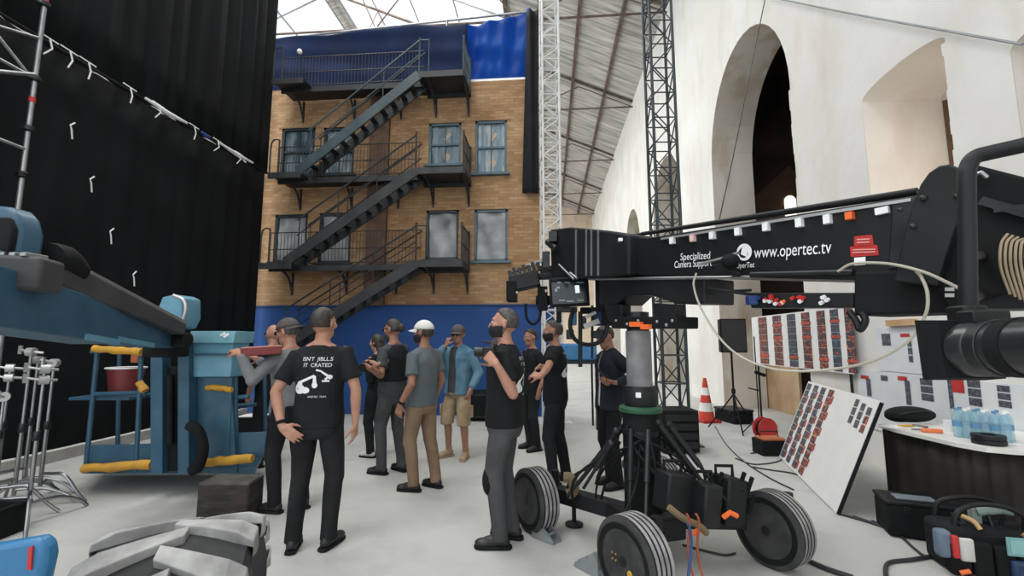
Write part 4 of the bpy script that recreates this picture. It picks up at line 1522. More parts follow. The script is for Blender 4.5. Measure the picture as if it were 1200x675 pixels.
# ---- H: second man in black with mask, turned towards the picture's left
gH = foot(652, 566)
tH = Matrix.Translation((gH.x, gH.y, 0)) @ Matrix.Rotation(R(82), 4, 'Z')
hh = tH.inverted() @ W(634, 440, 4.5)
Hp, H_sh, _, _ = person('man in black t-shirt and trousers with black mask beside the crane dolly', gH, 82, 1.76, head=(4, 2, 0), feet=((-0.09, 0.04, 8), (0.10, -0.08, -10)), girth=1.03, loose=1.2,
       hands=((hh + Vector((-0.06, 0, 0)), Vector((0.4, 0.9, 0.2)), Vector((0.6, 0, -0.6)), Vector((-0.6, -0.4, -1)), 0.6), (hh + Vector((0.10, 0, 0)), Vector((-0.4, 0.9, 0.2)), Vector((-0.6, 0, -0.6)), Vector((0.6, -0.4, -1)), 0.6)),
       shirt=BT, pants=BP, shoes=SHOEB, hair=HAIRG, hairkind='buzz', mask=MASKB)
print_on(Hp, H_sh, a_print, 'shirt_print', PRINT, 'white crane print on the shirt back')

# ---- J: person behind G and H
gJ = foot(624, 527)
person('person in dark clothes standing behind the two masked men', gJ, 120, 1.70, head=(10, 8, 0), shirt=BT, pants=BP, shoes=SHOEB, skin=SKIN2, hair=HAIRD, voxel=0.011)

# ---- I: man in dark jacket looking down at a phone
gI = LD((713 - 600) / F * 5.0, 5.0)
tI = Matrix.Translation((gI.x, gI.y, 0)) @ Matrix.Rotation(R(112), 4, 'Z')
pI = W(705, 437, 4.72)
hi1, hi2 = tI.inverted() @ (pI + Vector((0.05, 0.03, -0.05))), tI.inverted() @ (pI + Vector((0.0, -0.05, -0.06)))
person('man in dark jacket looking down at the phone in his hands beside the crane column', gI, 112, 1.70, head=(6, 24, 0), feet=((-0.09, 0.0, 8), (0.10, -0.02, -8)),
       hands=((hi1 + Vector((-0.05, -0.08, 0)), Vector((0.5, 0.8, 0.2)), Vector((0.5, 0, 0.8)), Vector((-0.7, -0.3, -1)), 0.55), (hi2 + Vector((0.05, -0.08, 0)), Vector((-0.5, 0.8, 0.2)), Vector((-0.5, 0, 0.8)), Vector((0.7, -0.3, -1)), 0.55)),
       shirt=WHITEP, jacket=NAVYC, opening=0.022, sleeve=None, pants=BP, shoes=SHOEB, skin=SKIN2, hair=HAIRD, girth=1.0)
ph = thing('phone', 'black phone in the hands of the man in the dark jacket', 'phone', tuple(pI), R(112))
MB().box((0, 0, 0), (0.075, 0.012, 0.15), Matrix.Rotation(R(-50), 3, 'X')).obj('phone_case', BLACK, ph, local=True, bevel=0.006)
# ================================================================== THE CAMERA CRANE
PV = LD(1.05, 3.5, 0)
UH = (RT * 0.459 - FH * 0.889).normalized()                     # along the beam, towards the near end
UH.z = 0
NB = Vector((UH.y, -UH.x, 0)).normalized()                      # side of the beam that the photograph sees
if NB.dot(-PV) < 0:
    NB = -NB
BH = 0.30                                                       # beam width
PSIDE = PV + NB * (BH / 2)


def onbeam(px, py, off=0.0):
    """pixel put on the vertical plane of the beam's near side (shifted by off along its normal)"""
    r = ray(px, py)
    p0 = PSIDE + NB * off
    t = (p0 - CAMP).dot(NB) / r.dot(NB)
    return CAMP + r * t


crane = thing('camera_crane', 'black telescopic camera crane with lettered beam on a four-wheeled dolly', 'camera crane', tuple(PV))
PANEL = mat('black_beam_panel', (0.0075, 0.009, 0.0105), 0.4, c2=(0.011, 0.0125, 0.014), spec=0.35)
LET = mat('white_lettering', (0.70, 0.71, 0.71), 0.6)


def slab(px, th, name, M_, parent=crane, off=0.0, bevel=0.006, **k):
    pts = [onbeam(x, y, off) for x, y in px]
    return MB().prism(pts, -NB * th).obj(name, M_, parent, bevel=bevel, smooth=False, **k)


beam = slab([(722, 276), (758, 279), (1072, 229), (1085, 330), (722, 322)], BH, 'beam', PANEL)
slab([(1045, 235), (1072, 231), (1078, 312), (1040, 316)], 0.012, 'beam_end_plate', DARK, off=0.012)
# aluminium edge, upper rail, lower rod
m_ = MB()
a, c = onbeam(775, 280, 0.012), onbeam(1068, 234, 0.012)
m_.bar(a, c, 0.012, 0.014)
m_.obj('edge_strip', ALU, crane, smooth=False)
a, c = onbeam(752, 274, -0.02), onbeam(1075, 223.5, -0.02)
MB().tube(a, c, 0.014).obj('upper_rail', BLACK, crane)
a, c = onbeam(735, 277, -0.25), onbeam(1075, 226, -0.25)
MB().tube(a, c, 0.014).obj('upper_rail', BLACK, crane)
a, c = onbeam(690, 327, 0.03), onbeam(880, 325, 0.03)
MB().tube(a, c, 0.011).obj('lower_rod', STEEL, crane)
a, c = onbeam(880, 322, 0.03), onbeam(1000, 319, 0.03)
MB().tube(a, c, 0.016).obj('lower_rod', DARK, crane)
for k_, (px, py) in enumerate([(788, 282), (812, 279), (835, 276), (865, 271.5), (898, 266), (937, 261), (970, 257)]):
    p = onbeam(px, py, 0.014)
    MB().box(p, (0.03, 0.03, 0.045), Matrix.Rotation(math.atan2(UH.y, UH.x), 3, 'Z')).obj('tape_tab', TAPE if k_ != 1 else mat('pink_tape', (0.65, 0.45, 0.42), 0.8), crane, smooth=False)
p = onbeam(996, 253, 0.014)
MB().box(p, (0.03, 0.03, 0.035), Matrix.Rotation(math.atan2(UH.y, UH.x), 3, 'Z')).obj('tape_tab', ORANGE, crane, smooth=False, label='orange tape tab')
p = onbeam(1034, 247, 0.014)
MB().box(p, (0.05, 0.02, 0.03), Matrix.Rotation(math.atan2(UH.y, UH.x), 3, 'Z')).obj('tape_tab', TAPE, crane, smooth=False)
# red warning stickers with a white tag
slab([(1001, 277), (1022, 275), (1024, 288), (1001, 290)], 0.003, 'warning_sticker', RED, off=0.004, bevel=0)
slab([(996, 289), (1028, 287), (1030, 299), (997, 301)], 0.003, 'warning_sticker', RED, off=0.004, bevel=0)
slab([(1001, 302), (1014, 301), (1014, 310), (1001, 311)], 0.003, 'white_sticker', WHITEP, off=0.004, bevel=0)
st = MB()
for y in (280, 283.5):
    a, c = onbeam(1004, y + 0.8, 0.009), onbeam(1019, y, 0.009)
    st.bar(a, c, 0.001, 0.006)
for y in (292, 295):
    a, c = onbeam(999, y + 0.8, 0.009), onbeam(1026, y, 0.009)
    st.bar(a, c, 0.001, 0.005)
st.obj('sticker_lines', mat('pale_red_print', (0.62, 0.30, 0.28), 0.7), crane, smooth=False)


# lettering on the near side
def letter(s, p0, p1, hgt, name):
    a, c = onbeam(*p0, 0.006), onbeam(*p1, 0.006)
    vs, fs = text_geo(s, 1.0)
    w_ = max(p.x for p in vs)
    sc = (c - a).length / w_
    x = (c - a).normalized()
    up = Vector((0, 0, 1))
    up = (up - x * up.dot(x)).normalized()
    sy = hgt if hgt else sc
    mb = MB()
    mb.add([a + x * p.x * sc + up * p.y * sy for p in vs], fs)
    return mb.obj(name, LET, beam, smooth=False, recalc=False)


letter('Specialized', (797, 305), (832, 303), 0.066, 'lettering')
letter('Camera Support', (790, 314), (834, 311.5), 0.066, 'lettering')
letter('www.opertec.tv', (883.5, 302.5), (974, 296.5), 0.094, 'lettering')
letter('OperTec', (862, 314.5), (884, 313), 0.045, 'lettering')
lg = MB()
cc, cx_, cy_ = onbeam(872, 295.5, 0.006), None, None
ex = onbeam(881, 295.0, 0.006) - cc
ez = onbeam(872, 285.5, 0.006) - cc
N_ = 28
for k in range(N_):
    t0, t1 = 2 * PI * k / N_, 2 * PI * (k + 1) / N_
    wi0, wi1 = 0.62 - 0.12 * math.cos(t0 - 0.5), 0.62 - 0.12 * math.cos(t1 - 0.5)
    P0 = [cc + ex * math.cos(t) * s + ez * math.sin(t) * s for t, s in ((t0, 1), (t1, 1), (t1, wi1), (t0, wi0))]
    lg.add(P0, [(0, 1, 2, 3)])
lg.add([onbeam(x, y, 0.006) for x, y in ((870, 288), (877, 291), (875, 301), (868, 298))], [(0, 1, 2, 3)])
lg.obj('ring_logo', LET, beam, smooth=False, recalc=False)
# steel strut and joystick-like clamp hanging in front of the lettering
hb_ = MB()
hb_.path([onbeam(866, 296, 0.10), onbeam(845, 303, 0.11), onbeam(822, 309, 0.12)], 0.008, 8)
hb_.obj('strut', STEEL, crane)
hb_ = MB()
hb_.ell(onbeam(856, 305, 0.10), (0.05, 0.05, 0.04))
hb_.box(onbeam(850, 316, 0.09), (0.11, 0.06, 0.06))
hb_.tube(onbeam(836, 312, 0.12), onbeam(868, 322, 0.08), 0.014)
hb_.obj('clamp', BLACKM, crane, bevel=0.004)

# nose box with ribs
slab([(644, 269), (668, 266), (712, 270), (737, 275), (737, 322), (700, 325), (646, 325)], 0.5, 'nose_box', BLACK, off=0.09, bevel=0.015)
for px in (675, 687, 693, 701):
    a, c = onbeam(px, 269, 0.10), onbeam(px, 323, 0.10)
    MB().bar(a, c, 0.012, 0.012, up=UH).obj('rib', mat('worn_aluminium', (0.22, 0.23, 0.24), 0.5, 0.5), crane, smooth=False)
m_ = MB()
m_.tube(onbeam(655, 310, 0.12), onbeam(672, 327, 0.14), 0.009)
m_.tube(onbeam(668, 320, 0.13), onbeam(676, 326, 0.13), 0.012)
m_.obj('nose_stay', STEEL, crane)
p = onbeam(727, 281, 0.11)
MB().box(p, (0.03, 0.03, 0.022)).obj('tape_tab', TAPE, crane, smooth=False)
m_ = MB()
m_.tube(onbeam(642, 283, 0.12), onbeam(652, 292, 0.12), 0.035)
m_.box(onbeam(648, 278, 0.12), (0.08, 0.08, 0.10))
m_.box(onbeam(640, 305, 0.12), (0.07, 0.09, 0.16))
m_.obj('nose_knuckle', DARK, crane, bevel=0.006)

# yoke under the beam, column and collars
COLM = mat('grey_clear_cylinder', (0.13, 0.135, 0.14), 0.35, c2=(0.22, 0.225, 0.23), scale=6)
slab([(702, 326), (826, 326), (826, 356), (792, 356), (764, 346), (733, 346), (722, 357), (702, 357)], 0.28, 'yoke_head', BLACK, off=0.02, bevel=0.01)
slab([(708, 357), (728, 357), (728, 376), (712, 376)], 0.10, 'yoke_leg', BLACK, off=0.02, bevel=0.006)
slab([(765, 355), (792, 357), (790, 376), (767, 376)], 0.10, 'yoke_leg', BLACK, off=0.02, bevel=0.006)
slab([(716, 371), (794, 371), (794, 385), (716, 385)], 0.20, 'turntable', BLACKM, off=0.03, bevel=0.008)
m_ = MB()
for px, py in ((722, 376), (735, 380), (748, 376), (770, 377), (781, 381), (788, 376)):
    MB().ell(onbeam(px, py, 0.035), (0.012, 0.012, 0.012)).obj('bolt', STEEL, crane)
for (x0, x1, y) in ((739, 752, 380), (752, 762, 383)):
    MB().bar(onbeam(x0, y, 0.06), onbeam(x1, y, 0.06), 0.03, 0.035).obj('red_tag', ORANGE, crane, smooth=False, label='orange red tag')
DC = 3.5
pc = lambda py: atZ(0, 0)  # unused


def zc(py):
    return W(750, py, DC).z


CXY = W(749, 430, DC)
CM = Matrix.Translation((CXY.x, CXY.y, 0))
MB().lathe([(0.094, zc(457)), (0.094, zc(388))], CM, 32).obj('clear_cylinder', COLM, crane, label='translucent grey cylinder of the column')
m_ = MB().lathe([(0.115, zc(476)), (0.125, zc(470)), (0.125, zc(458)), (0.11, zc(452))], CM, 32)
m_.obj('collar', BLACK, crane)
MB().box(W(748, 463, DC - 0.14), (0.035, 0.02, 0.035)).obj('white_label', TAPE, crane, smooth=False)
MB().lathe([(0.155, zc(482)), (0.16, zc(480)), (0.16, zc(477)), (0.14, zc(475))], CM, 32).obj('green_ring', mat('dark_green_paint', (0.015, 0.075, 0.035), 0.5), crane)
MB().lathe([(0.135, 0.24), (0.135, zc(482))], CM, 32).obj('post', BLACKM, crane)
MB().lathe([(0.085, zc(388)), (0.085, zc(366))], CM, 24).obj('neck', DARK, crane)

# chassis arms and wheels
WHEELS = [((627, 588), 3.88), ((742, 641), 2.86), ((905, 604), 3.3), ((771, 560), 4.25)]
HUBZ = 0.245
m_ = MB()
m_.box((CXY.x, CXY.y, 0.22), (0.42, 0.42, 0.16), Matrix.Rotation(R(20), 3, 'Z'))
m_.obj('chassis_block', BLACK, crane, bevel=0.02)
AXD = (RT * -0.87 - FH * 0.5).normalized()


def make_wheel(c):
    """tyre axis along +x of the local frame; outer face at +x"""
    rz = math.atan2(AXD.y, AXD.x)
    M = Matrix.Translation(c) @ Matrix.Rotation(rz, 4, 'Z') @ Matrix.Rotation(R(90), 4, 'Y')
    r = 0.245
    pr = [(0.165, -0.085), (0.215, -0.09), (0.236, -0.078)]
    for zz_ in (-0.072, -0.036, 0.0, 0.036):
        pr += [(r, zz_), (r, zz_ + 0.024), (r - 0.014, zz_ + 0.026), (r - 0.014, zz_ + 0.034)]
    pr += [(r, 0.072), (0.236, 0.078), (0.215, 0.09), (0.165, 0.085)]
    t = MB().lathe(pr, M, 48).obj('tyre', mat('grey_tyre_rubber', (0.022, 0.023, 0.024), 0.85, c2=(0.05, 0.05, 0.05), scale=9), crane)
    dt = MB()
    for zz_ in (-0.072, -0.036, 0.0, 0.036):
        dt.lathe([(r + 0.0008, zz_ + 0.001), (r + 0.0012, zz_ + 0.003), (r + 0.0012, zz_ + 0.021), (r + 0.0008, zz_ + 0.023)], M, 48, close=False)
    dt.obj('tread_ribs', mat('dusty_tread', (0.20, 0.20, 0.195), 0.9, c2=(0.34, 0.34, 0.335), scale=10), t)
    h_ = MB().lathe([(0.001, 0.055), (0.05, 0.058), (0.06, 0.075), (0.17, 0.085), (0.205, 0.094), (0.212, 0.090)], M, 40, close=False)
    h_.obj('wheel_disc', BLACKM, t)
    b_ = MB()
    for k in range(5):
        a_ = 2 * PI * k / 5
        b_.lathe([(0.001, 0.085), (0.011, 0.083), (0.011, 0.06)], M @ Matrix.Translation((0.085 * math.cos(a_), 0.085 * math.sin(a_), 0)), 8, close=False)
    b_.obj('wheel_nuts', DARK, t)
    MB().lathe([(0.001, 0.09), (0.03, 0.088), (0.035, 0.07)], M, 16, close=False).obj('hub_cap', BLACK, t)
    return t, M


for i, ((px, py), d) in enumerate(WHEELS):
    c = W(px, py, d)
    c.z = HUBZ
    t, M = make_wheel(c)
    if i == 1:
        MB().lathe([(0.001, 0.097), (0.016, 0.0965), (0.02, 0.09)], M @ Matrix.Translation((0.045, 0.06, 0)), 12, close=False).obj('yellow_sticker', YELLOW, t)
        b_ = MB()
        for k in range(4):
            b_.lathe([(0.001, 0.097), (0.006, 0.0965), (0.007, 0.09)], M @ Matrix.Translation((0.01 - 0.035 * (k % 2) , -0.05 - 0.03 * (k // 2), 0)), 8, close=False)
        b_.obj('brass_nuts', mat('brass', (0.45, 0.30, 0.12), 0.4, 0.8), t)
    inner = c - AXD * 0.12
    hubp = c - AXD * 0.20
    m_ = MB()
    m_.tube(c - AXD * 0.02, hubp, 0.055, 0.05, 16)
    m_.tube(hubp + Vector((0, 0, -0.09)), hubp + Vector((0, 0, 0.20)), 0.035, n=14)
    m_.obj('steering_knuckle', BLACK, crane)
    aw_ = MB()
    q = Vector((CXY.x, CXY.y, 0.24))
    aw_.bar(q, hubp + Vector((0, 0, 0.02)), 0.11, 0.12)
    aw_.obj('axle_arm', BLACK, crane, bevel=0.012, smooth=False)
    # outrigger jack beside each knuckle
    jp = hubp + (hubp - q).normalized() * -0.12
    side_ = (hubp - q).normalized().cross(Vector((0, 0, 1))) * 0.10
    jp = jp + side_
    j = MB()
    j.tube((jp.x, jp.y, 0.03), (jp.x, jp.y, 0.34), 0.018)
    j.lathe([(0.075, 0.003), (0.075, 0.018), (0.03, 0.035)], Matrix.Translation((jp.x, jp.y, 0)), 20)
    j.tube((jp.x, jp.y, 0.30), (jp.x - side_.x, jp.y - side_.y, 0.30), 0.02)
    j.obj('jack_leg', BLACK, crane)
# braces from the post down to the arms
WC = [W(px, py, d) for (px, py), d in WHEELS]
for i, c in enumerate(WC):
    q = Vector((CXY.x, CXY.y, 0))
    d = Vector((c.x - q.x, c.y - q.y, 0))
    s_ = d.normalized().cross(Vector((0, 0, 1)))
    for k in (-1, 1):
        a = q + d.normalized() * 0.13 + s_ * 0.06 * k + Vector((0, 0, zc(500)))
        e = q + d * 0.66 + s_ * 0.05 * k + Vector((0, 0, 0.32))
        b_ = MB()
        b_.tube(a, a.lerp(e, 0.55), 0.021)
        b_.tube(a.lerp(e, 0.5), e, 0.013)
        b_.obj('brace_strut', DARK if k < 0 else BLACK, crane)
    b_ = MB()
    a = q + d.normalized() * 0.16 + Vector((0, 0, zc(520)))
    e = q + d * 0.72 + s_ * 0.12 + Vector((0, 0, 0.30))
    b_.path(bez(a, a + d * 0.1 + Vector((0, 0, -0.25)), e + Vector((0, 0, 0.25)) - s_ * 0.1, e, 12), 0.010, 6)
    b_.obj('hydraulic_hose', BLACKM, crane)
# black battery/control boxes with handles on the arms
for (px, py, d, sx, sy, sz) in ((851, 585, 3.25, 0.17, 0.2, 0.30), (826, 590, 3.1, 0.14, 0.16, 0.26), (790, 575, 3.15, 0.22, 0.16, 0.24)):
    p = W(px, py, d)
    m_ = MB().box(p, (sx, sy, sz), Matrix.Rotation(R(24), 3, 'Z') @ Matrix.Rotation(R(10), 3, 'Y'))
    o = m_.obj('control_box', BLACK, crane, bevel=0.015)
    h_ = MB().path([p + Vector((-0.06, 0, sz / 2)), p + Vector((-0.06, 0, sz / 2 + 0.07)), p + Vector((0.05, 0, sz / 2 + 0.07)), p + Vector((0.05, 0, sz / 2))], 0.012, 8)
    h_.obj('carry_handle', BLACKM, o)
m_ = MB()
rnd = random.Random(11)
for k in range(9):
    p = W(rnd.uniform(838, 880), rnd.uniform(548, 590), 3.2)
    p.z = min(p.z, W(850, 562, 3.2).z)
    MB().tube(p + Vector((-0.01, 0.02, -0.08)), p + Vector((0.02, -0.02, 0.05)), 0.014).obj('valve_lever', BLACKM, crane)
for (px, py) in ((848, 606), (812, 626)):
    p = W(px, py, 3.02)
    MB().path([p, p + Vector((0.03, -0.03, 0.04)), p + Vector((0.08, 0, 0.01))], 0.016, 8).obj('orange_plug', ORANGE, crane)
p = W(800, 607, 2.85)
MB().path(spline([p + Vector((-0.08, 0, 0.06)), p, p + Vector((0.10, 0.02, -0.05)), p + Vector((0.15, 0.05, -0.10))], 6), 0.02, 8).obj('canvas_strap', mat('brown_canvas', (0.15, 0.11, 0.06), 0.9), crane)
p = W(665, 570, 3.75)
MB().path(spline([p + Vector((-0.03, 0, 0.07)), p + Vector((0.03, 0, 0.06)), p + Vector((0.05, 0, -0.03)), p + Vector((0.0, 0, -0.06))], 6), 0.04, 8).obj('canvas_pad', mat('brown_canvas', (0.15, 0.11, 0.06), 0.9), crane)
m_ = MB()
for k in range(2):
    p = W(806 + 11 * k, 636, 2.78)
    m_.path(bez(p + Vector((0, 0, 0.16)), p + Vector((0.05, 0, 0.1)), p + Vector((-0.04, 0.02, 0)), p + Vector((0.03, 0, -0.20)), 10), 0.007, 6)
m_.obj('red_hose', mat('muted_orange_hose', (0.30, 0.07, 0.03), 0.6), crane)
p = W(803, 648, 2.72)
MB().path(bez(p + Vector((0.02, 0, 0.16)), p + Vector((0.05, 0, 0.1)), p + Vector((0.04, 0.02, 0)), p + Vector((0.0, 0, -0.18)), 10), 0.008, 6).obj('blue_hose', mat('blue_hose', (0.02, 0.06, 0.18), 0.5), crane)

rnd = random.Random(21)
for k in range(9):
    a_ = rnd.uniform(-2.6, 0.6)
    st_ = Vector((CXY.x + 0.14 * math.cos(a_), CXY.y + 0.14 * math.sin(a_), zc(rnd.uniform(485, 520))))
    en_ = W(rnd.uniform(770, 850), rnd.uniform(575, 600), 3.2) if k % 3 else W(rnd.uniform(660, 720), 585, 3.6)
    en_.z = max(en_.z, 0.2)
    out = (en_ - st_) * 0.3
    MB().path(bez(st_, st_ + Vector((0.10 * math.cos(a_), 0.10 * math.sin(a_), -0.10)), en_ + Vector((rnd.uniform(-0.1, 0.1), -0.05, 0.32)), en_, 12), rnd.uniform(0.007, 0.011), 6).obj('hydraulic_hose', BLACKM, crane)
for (p0_, p1_) in (((772, 496), (842, 592)), ((784, 498), (852, 588)), ((716, 520), (684, 572)), ((722, 505), (700, 560))):
    a_, c_ = W(*p0_, 3.3), W(*p1_, 3.15 if p0_[0] > 750 else 3.55)
    m_ = MB()
    m_.tube(a_, a_.lerp(c_, 0.55), 0.02)
    m_.tube(a_.lerp(c_, 0.5), c_, 0.012)
    m_.ell(a_, (0.026, 0.026, 0.026))
    m_.obj('brace_strut', BLACK if p0_[0] > 750 else DARK, crane)
m_ = MB()
for py in (505, 545):
    m_.lathe([(0.137, zc(py) - 0.02), (0.146, zc(py) - 0.018), (0.146, zc(py) + 0.018), (0.137, zc(py) + 0.02)], CM, 32, close=False)
m_.obj('post_clamp', BLACK, crane)
# control unit with connectors hanging under the beam, black boxes beside it
slab([(878, 343), (1000, 343), (1000, 360), (880, 361)], 0.16, 'connector_unit', BLACK, off=0.03, bevel=0.005)
slab([(1000, 318), (1118, 316), (1118, 366), (1000, 370)], 0.30, 'drive_box', BLACKM, off=0.04, bevel=0.012)
rnd = random.Random(4)
plugs = {'red_plug': RED, 'orange_plug': ORANGE, 'blue_plug': mat('blue_plug', (0.01, 0.03, 0.14), 0.5), 'white_plug': TAPE}
for k in range(18):
    nm = rnd.choice(['red_plug', 'orange_plug', 'white_plug', 'red_plug'])
    x, y = rnd.uniform(890, 985), rnd.uniform(346, 356)
    if x < 893:
        nm = 'blue_plug'
    a = onbeam(x, y, 0.035)
    MB().tube(a, a + NB * 0.02 + Vector((0, 0, -0.005)), 0.010, n=8).obj(nm, plugs[nm], crane)
a = onbeam(881, 352, 0.05)
MB().box(a, (0.05, 0.05, 0.05)).obj('blue_plug', plugs['blue_plug'], crane, bevel=0.004)
a, c = onbeam(828, 338, 0.0), onbeam(880, 345, 0.02)
MB().tube(a, c, 0.010).obj('wire_stay', DARK, crane)
a, c = onbeam(828, 343, 0.0), onbeam(880, 340, 0.02)
MB().tube(a, c, 0.008).obj('wire_stay', BLACK, crane)
# bent black hook under the drive box
MB().path(spline([onbeam(995, 365, 0.06), onbeam(1003, 376, 0.06), onbeam(1008, 386, 0.06), onbeam(1014, 376, 0.06), onbeam(1010, 366, 0.06)], 6), 0.016, 8).obj('hook', BLACK, crane)

# rear plate with the round head, counterweight bucket, tube cage
plate = [(1046, 330), (1055, 290), (1063, 258), (1070, 236), (1078, 216), (1088, 202), (1100, 194), (1112, 192), (1122, 196), (1129, 206), (1130, 222), (1126, 245), (1118, 270), (1108, 300), (1098, 335)]
slab(plate, 0.06, 'rear_plate', BLACK, off=0.10, bevel=0.008)
m_ = MB()
for (px, py, r_) in ((1082, 232, 0.014), (1070, 265, 0.012), (1122, 230, 0.012), (1055, 246, 0.010)):
    MB().ell(onbeam(px, py, 0.105), (r_, r_, r_)).obj('plate_bolt', DARK, crane)
slab([(1118, 225), (1140, 192), (1230, 215), (1235, 330), (1110, 360), (1090, 332)], 0.32, 'weight_bucket', BLACKM, off=0.05, bevel=0.01)
slab([(1090, 330), (1240, 326), (1240, 362), (1095, 362)], 0.28, 'tail_box', BLACK, off=0.03, bevel=0.01)
m_ = MB()
m_.bar(onbeam(1150, 235, 0.07), onbeam(1230, 258, 0.07), 0.02, 0.03)
m_.obj('bucket_rail', DARK, crane)
m_ = MB()
m_.path([onbeam(1140, 206, 0.07), onbeam(1150, 202, 0.08), onbeam(1157, 208, 0.07)], 0.008, 6)
m_.obj('shackle', STEEL, crane)
m_ = MB()
m_.bar(onbeam(1165, 246, 0.075), onbeam(1230, 240, 0.075), 0.012, 0.02)
m_.obj('latch_bar', DARK, crane)
for y in (339, 346):
    MB().bar(onbeam(1108, y, 0.05), onbeam(1119, y, 0.05), 0.012, 0.014).obj('name_plate', ALU, crane, smooth=False)
# cage: upright, bend, top rail running back past the camera
d_ = 1.42
cg = MB()
cg.path(spline([W(1135, 386, d_), W(1134, 300, d_), W(1133, 215, d_), W(1135, 195, d_), W(1143, 184, d_ - 0.01), W(1160, 179, d_ - 0.03), W(1200, 170, d_ - 0.08), W(1260, 155, d_ - 0.16)], 6), 0.0235, 14)
cg.obj('cage_tube', BLACK, crane)
cg = MB()
cg.box(W(1134, 375, d_), (0.07, 0.07, 0.09))
cg.obj('cage_bracket', BLACK, crane, bevel=0.008)
cg = MB()
cg.tube(W(1134, 300, d_), onbeam(1150, 300, 0.03), 0.018)
cg.tube(W(1134, 350, d_), onbeam(1150, 345, 0.03), 0.018)
cg.obj('cage_arm', BLACK, crane)

# coiled tan cables hanging on the bucket
for k in range(6):
    x = 1172 + 6 * k
    p = [onbeam(x + 9, 274 + 2 * k, 0.08), onbeam(x + 2, 284, 0.10), onbeam(x, 300, 0.11), onbeam(x + 2, 318, 0.10), onbeam(x + 12, 345 + 3 * k, 0.08)]
    tag(MB().path(spline(p, 6), 0.0045, 6).obj('cable_coil', mat('tan_cable', (0.26, 0.20, 0.13), 0.6)), 'tan cable loop hanging on the black counterweight bucket at the right edge', 'cable', 'tan cables on the counterweight bucket')

# the long pale cable looping under the beam
CAB = mat('pale_cable', (0.40, 0.37, 0.31), 0.6)
pl = [onbeam(816, 320, 0.10), onbeam(813, 335, 0.10), onbeam(822, 362, 0.08), onbeam(845, 398, 0.06), onbeam(872, 420, 0.05), onbeam(910, 433, 0.05), onbeam(960, 434, 0.05), onbeam(1020, 424, 0.07), onbeam(1064, 400, 0.10), onbeam(1084, 370, 0.12), onbeam(1087, 345, 0.12), onbeam(1080, 325, 0.11), onbeam(1074, 318, 0.10)]
tag(MB().path(spline(pl, 8), 0.0062, 8).obj('cable', CAB), 'long pale cable sagging in a loop below the crane beam', 'cable')
pl = [onbeam(982, 318, 0.07), onbeam(1000, 309, 0.09), onbeam(1040, 309, 0.11), onbeam(1080, 318, 0.12), onbeam(1110, 331, 0.12), onbeam(1128, 340, 0.10)]
tag(MB().path(spline(pl, 8), 0.0062, 8).obj('cable', CAB), 'pale cable arching over the lower edge of the crane beam', 'cable')

# ------------------------------------------------------------------ remote head and monitor at the nose
rh = thing('remote_camera_head', 'black remote camera head hanging under the far nose of the crane', 'camera head', tuple(W(632, 345, 4.55)))
dH = 4.6
m_ = MB()
m_.box(W(648, 324, dH), (0.42, 0.16, 0.05))
m_.box(W(640, 318, dH), (0.12, 0.12, 0.10))
m_.obj('mount_plate', BLACK, rh, bevel=0.008)
m_ = MB()
m_.box(W(615, 330, dH), (0.30, 0.20, 0.16), Matrix.Rotation(R(-12), 3, 'Y'))
m_.obj('camera_body', BLACK, rh, bevel=0.012)
m_ = MB()
m_.box(W(600, 342, dH), (0.10, 0.22, 0.20))
m_.obj('matte_box', BLACKM, rh, bevel=0.006)
m_ = MB()
for k in range(7):
    x = 598 + 5.5 * k
    MB().box(W(x, 322 - 1.6 * k, dH - 0.05), (0.035, 0.05, 0.09 + 0.03 * (k % 2)), Matrix.Rotation(R(-15), 3, 'Y')).obj('accessory', DARK, rh, bevel=0.004)
m_ = MB()
m_.tube(W(600, 320, dH), W(636, 306, dH), 0.012)
m_.tube(W(636, 306, dH), W(636, 326, dH), 0.012)
m_.obj('top_handle', DARK, rh)
m_ = MB()
m_.box(W(636, 350, dH), (0.10, 0.14, 0.24))
m_.tube(W(628, 352, dH), W(652, 352, dH), 0.05)
m_.obj('tilt_motor', BLACKM, rh, bevel=0.01)
m_ = MB()
m_.path(spline([W(616, 356, dH), W(617, 372, dH), W(624, 380, dH), W(632, 374, dH), W(634, 360, dH)], 6), 0.013, 8)
m_.obj('cable_loop', BLACKM, rh)
m_ = MB()
m_.bar(W(617, 312, dH - 0.02), W(642, 303, dH - 0.02), 0.03, 0.03)
m_.obj('rail', STEEL, rh)
m_ = MB()
for (x, y) in ((606, 343), (640, 341), (650, 345)):
    MB().ell(W(x, y, dH - 0.10), (0.016, 0.016, 0.016)).obj('knob', ALU, rh)

mo = thing('monitor', 'flat black monitor under the crane nose with a white square on its screen', 'monitor', tuple(W(667, 343, 4.2)))
MB().bar(W(644, 344, 4.2), W(690, 342, 4.2), 0.05, 0.26).obj('housing', BLACKM, mo, bevel=0.006)
SCR = mat('dark_screen', (0.012, 0.018, 0.022), 0.15, c2=(0.03, 0.04, 0.045))
m_ = MB()
a, c = W(647, 344, 4.165), W(687, 342, 4.165)
m_.bar(a, c, 0.004, 0.20)
so = m_.obj('screen', SCR, mo, smooth=False)
SCW = bpy.data.materials.new('lit_screen_square')
SCW.use_nodes = True
SCW.node_tree.nodes['Principled BSDF'].inputs['Base Color'].default_value = (0.1, 0.12, 0.13, 1)
SCW.node_tree.nodes['Principled BSDF'].inputs['Emission Color'].default_value = (0.75, 0.9, 0.95, 1)
SCW.node_tree.nodes['Principled BSDF'].inputs['Emission Strength'].default_value = 0.8
MB().bar(W(674, 339, 4.155), W(679, 338.6, 4.155), 0.004, 0.07).obj('screen_square', SCW, so, smooth=False)
m_ = MB()
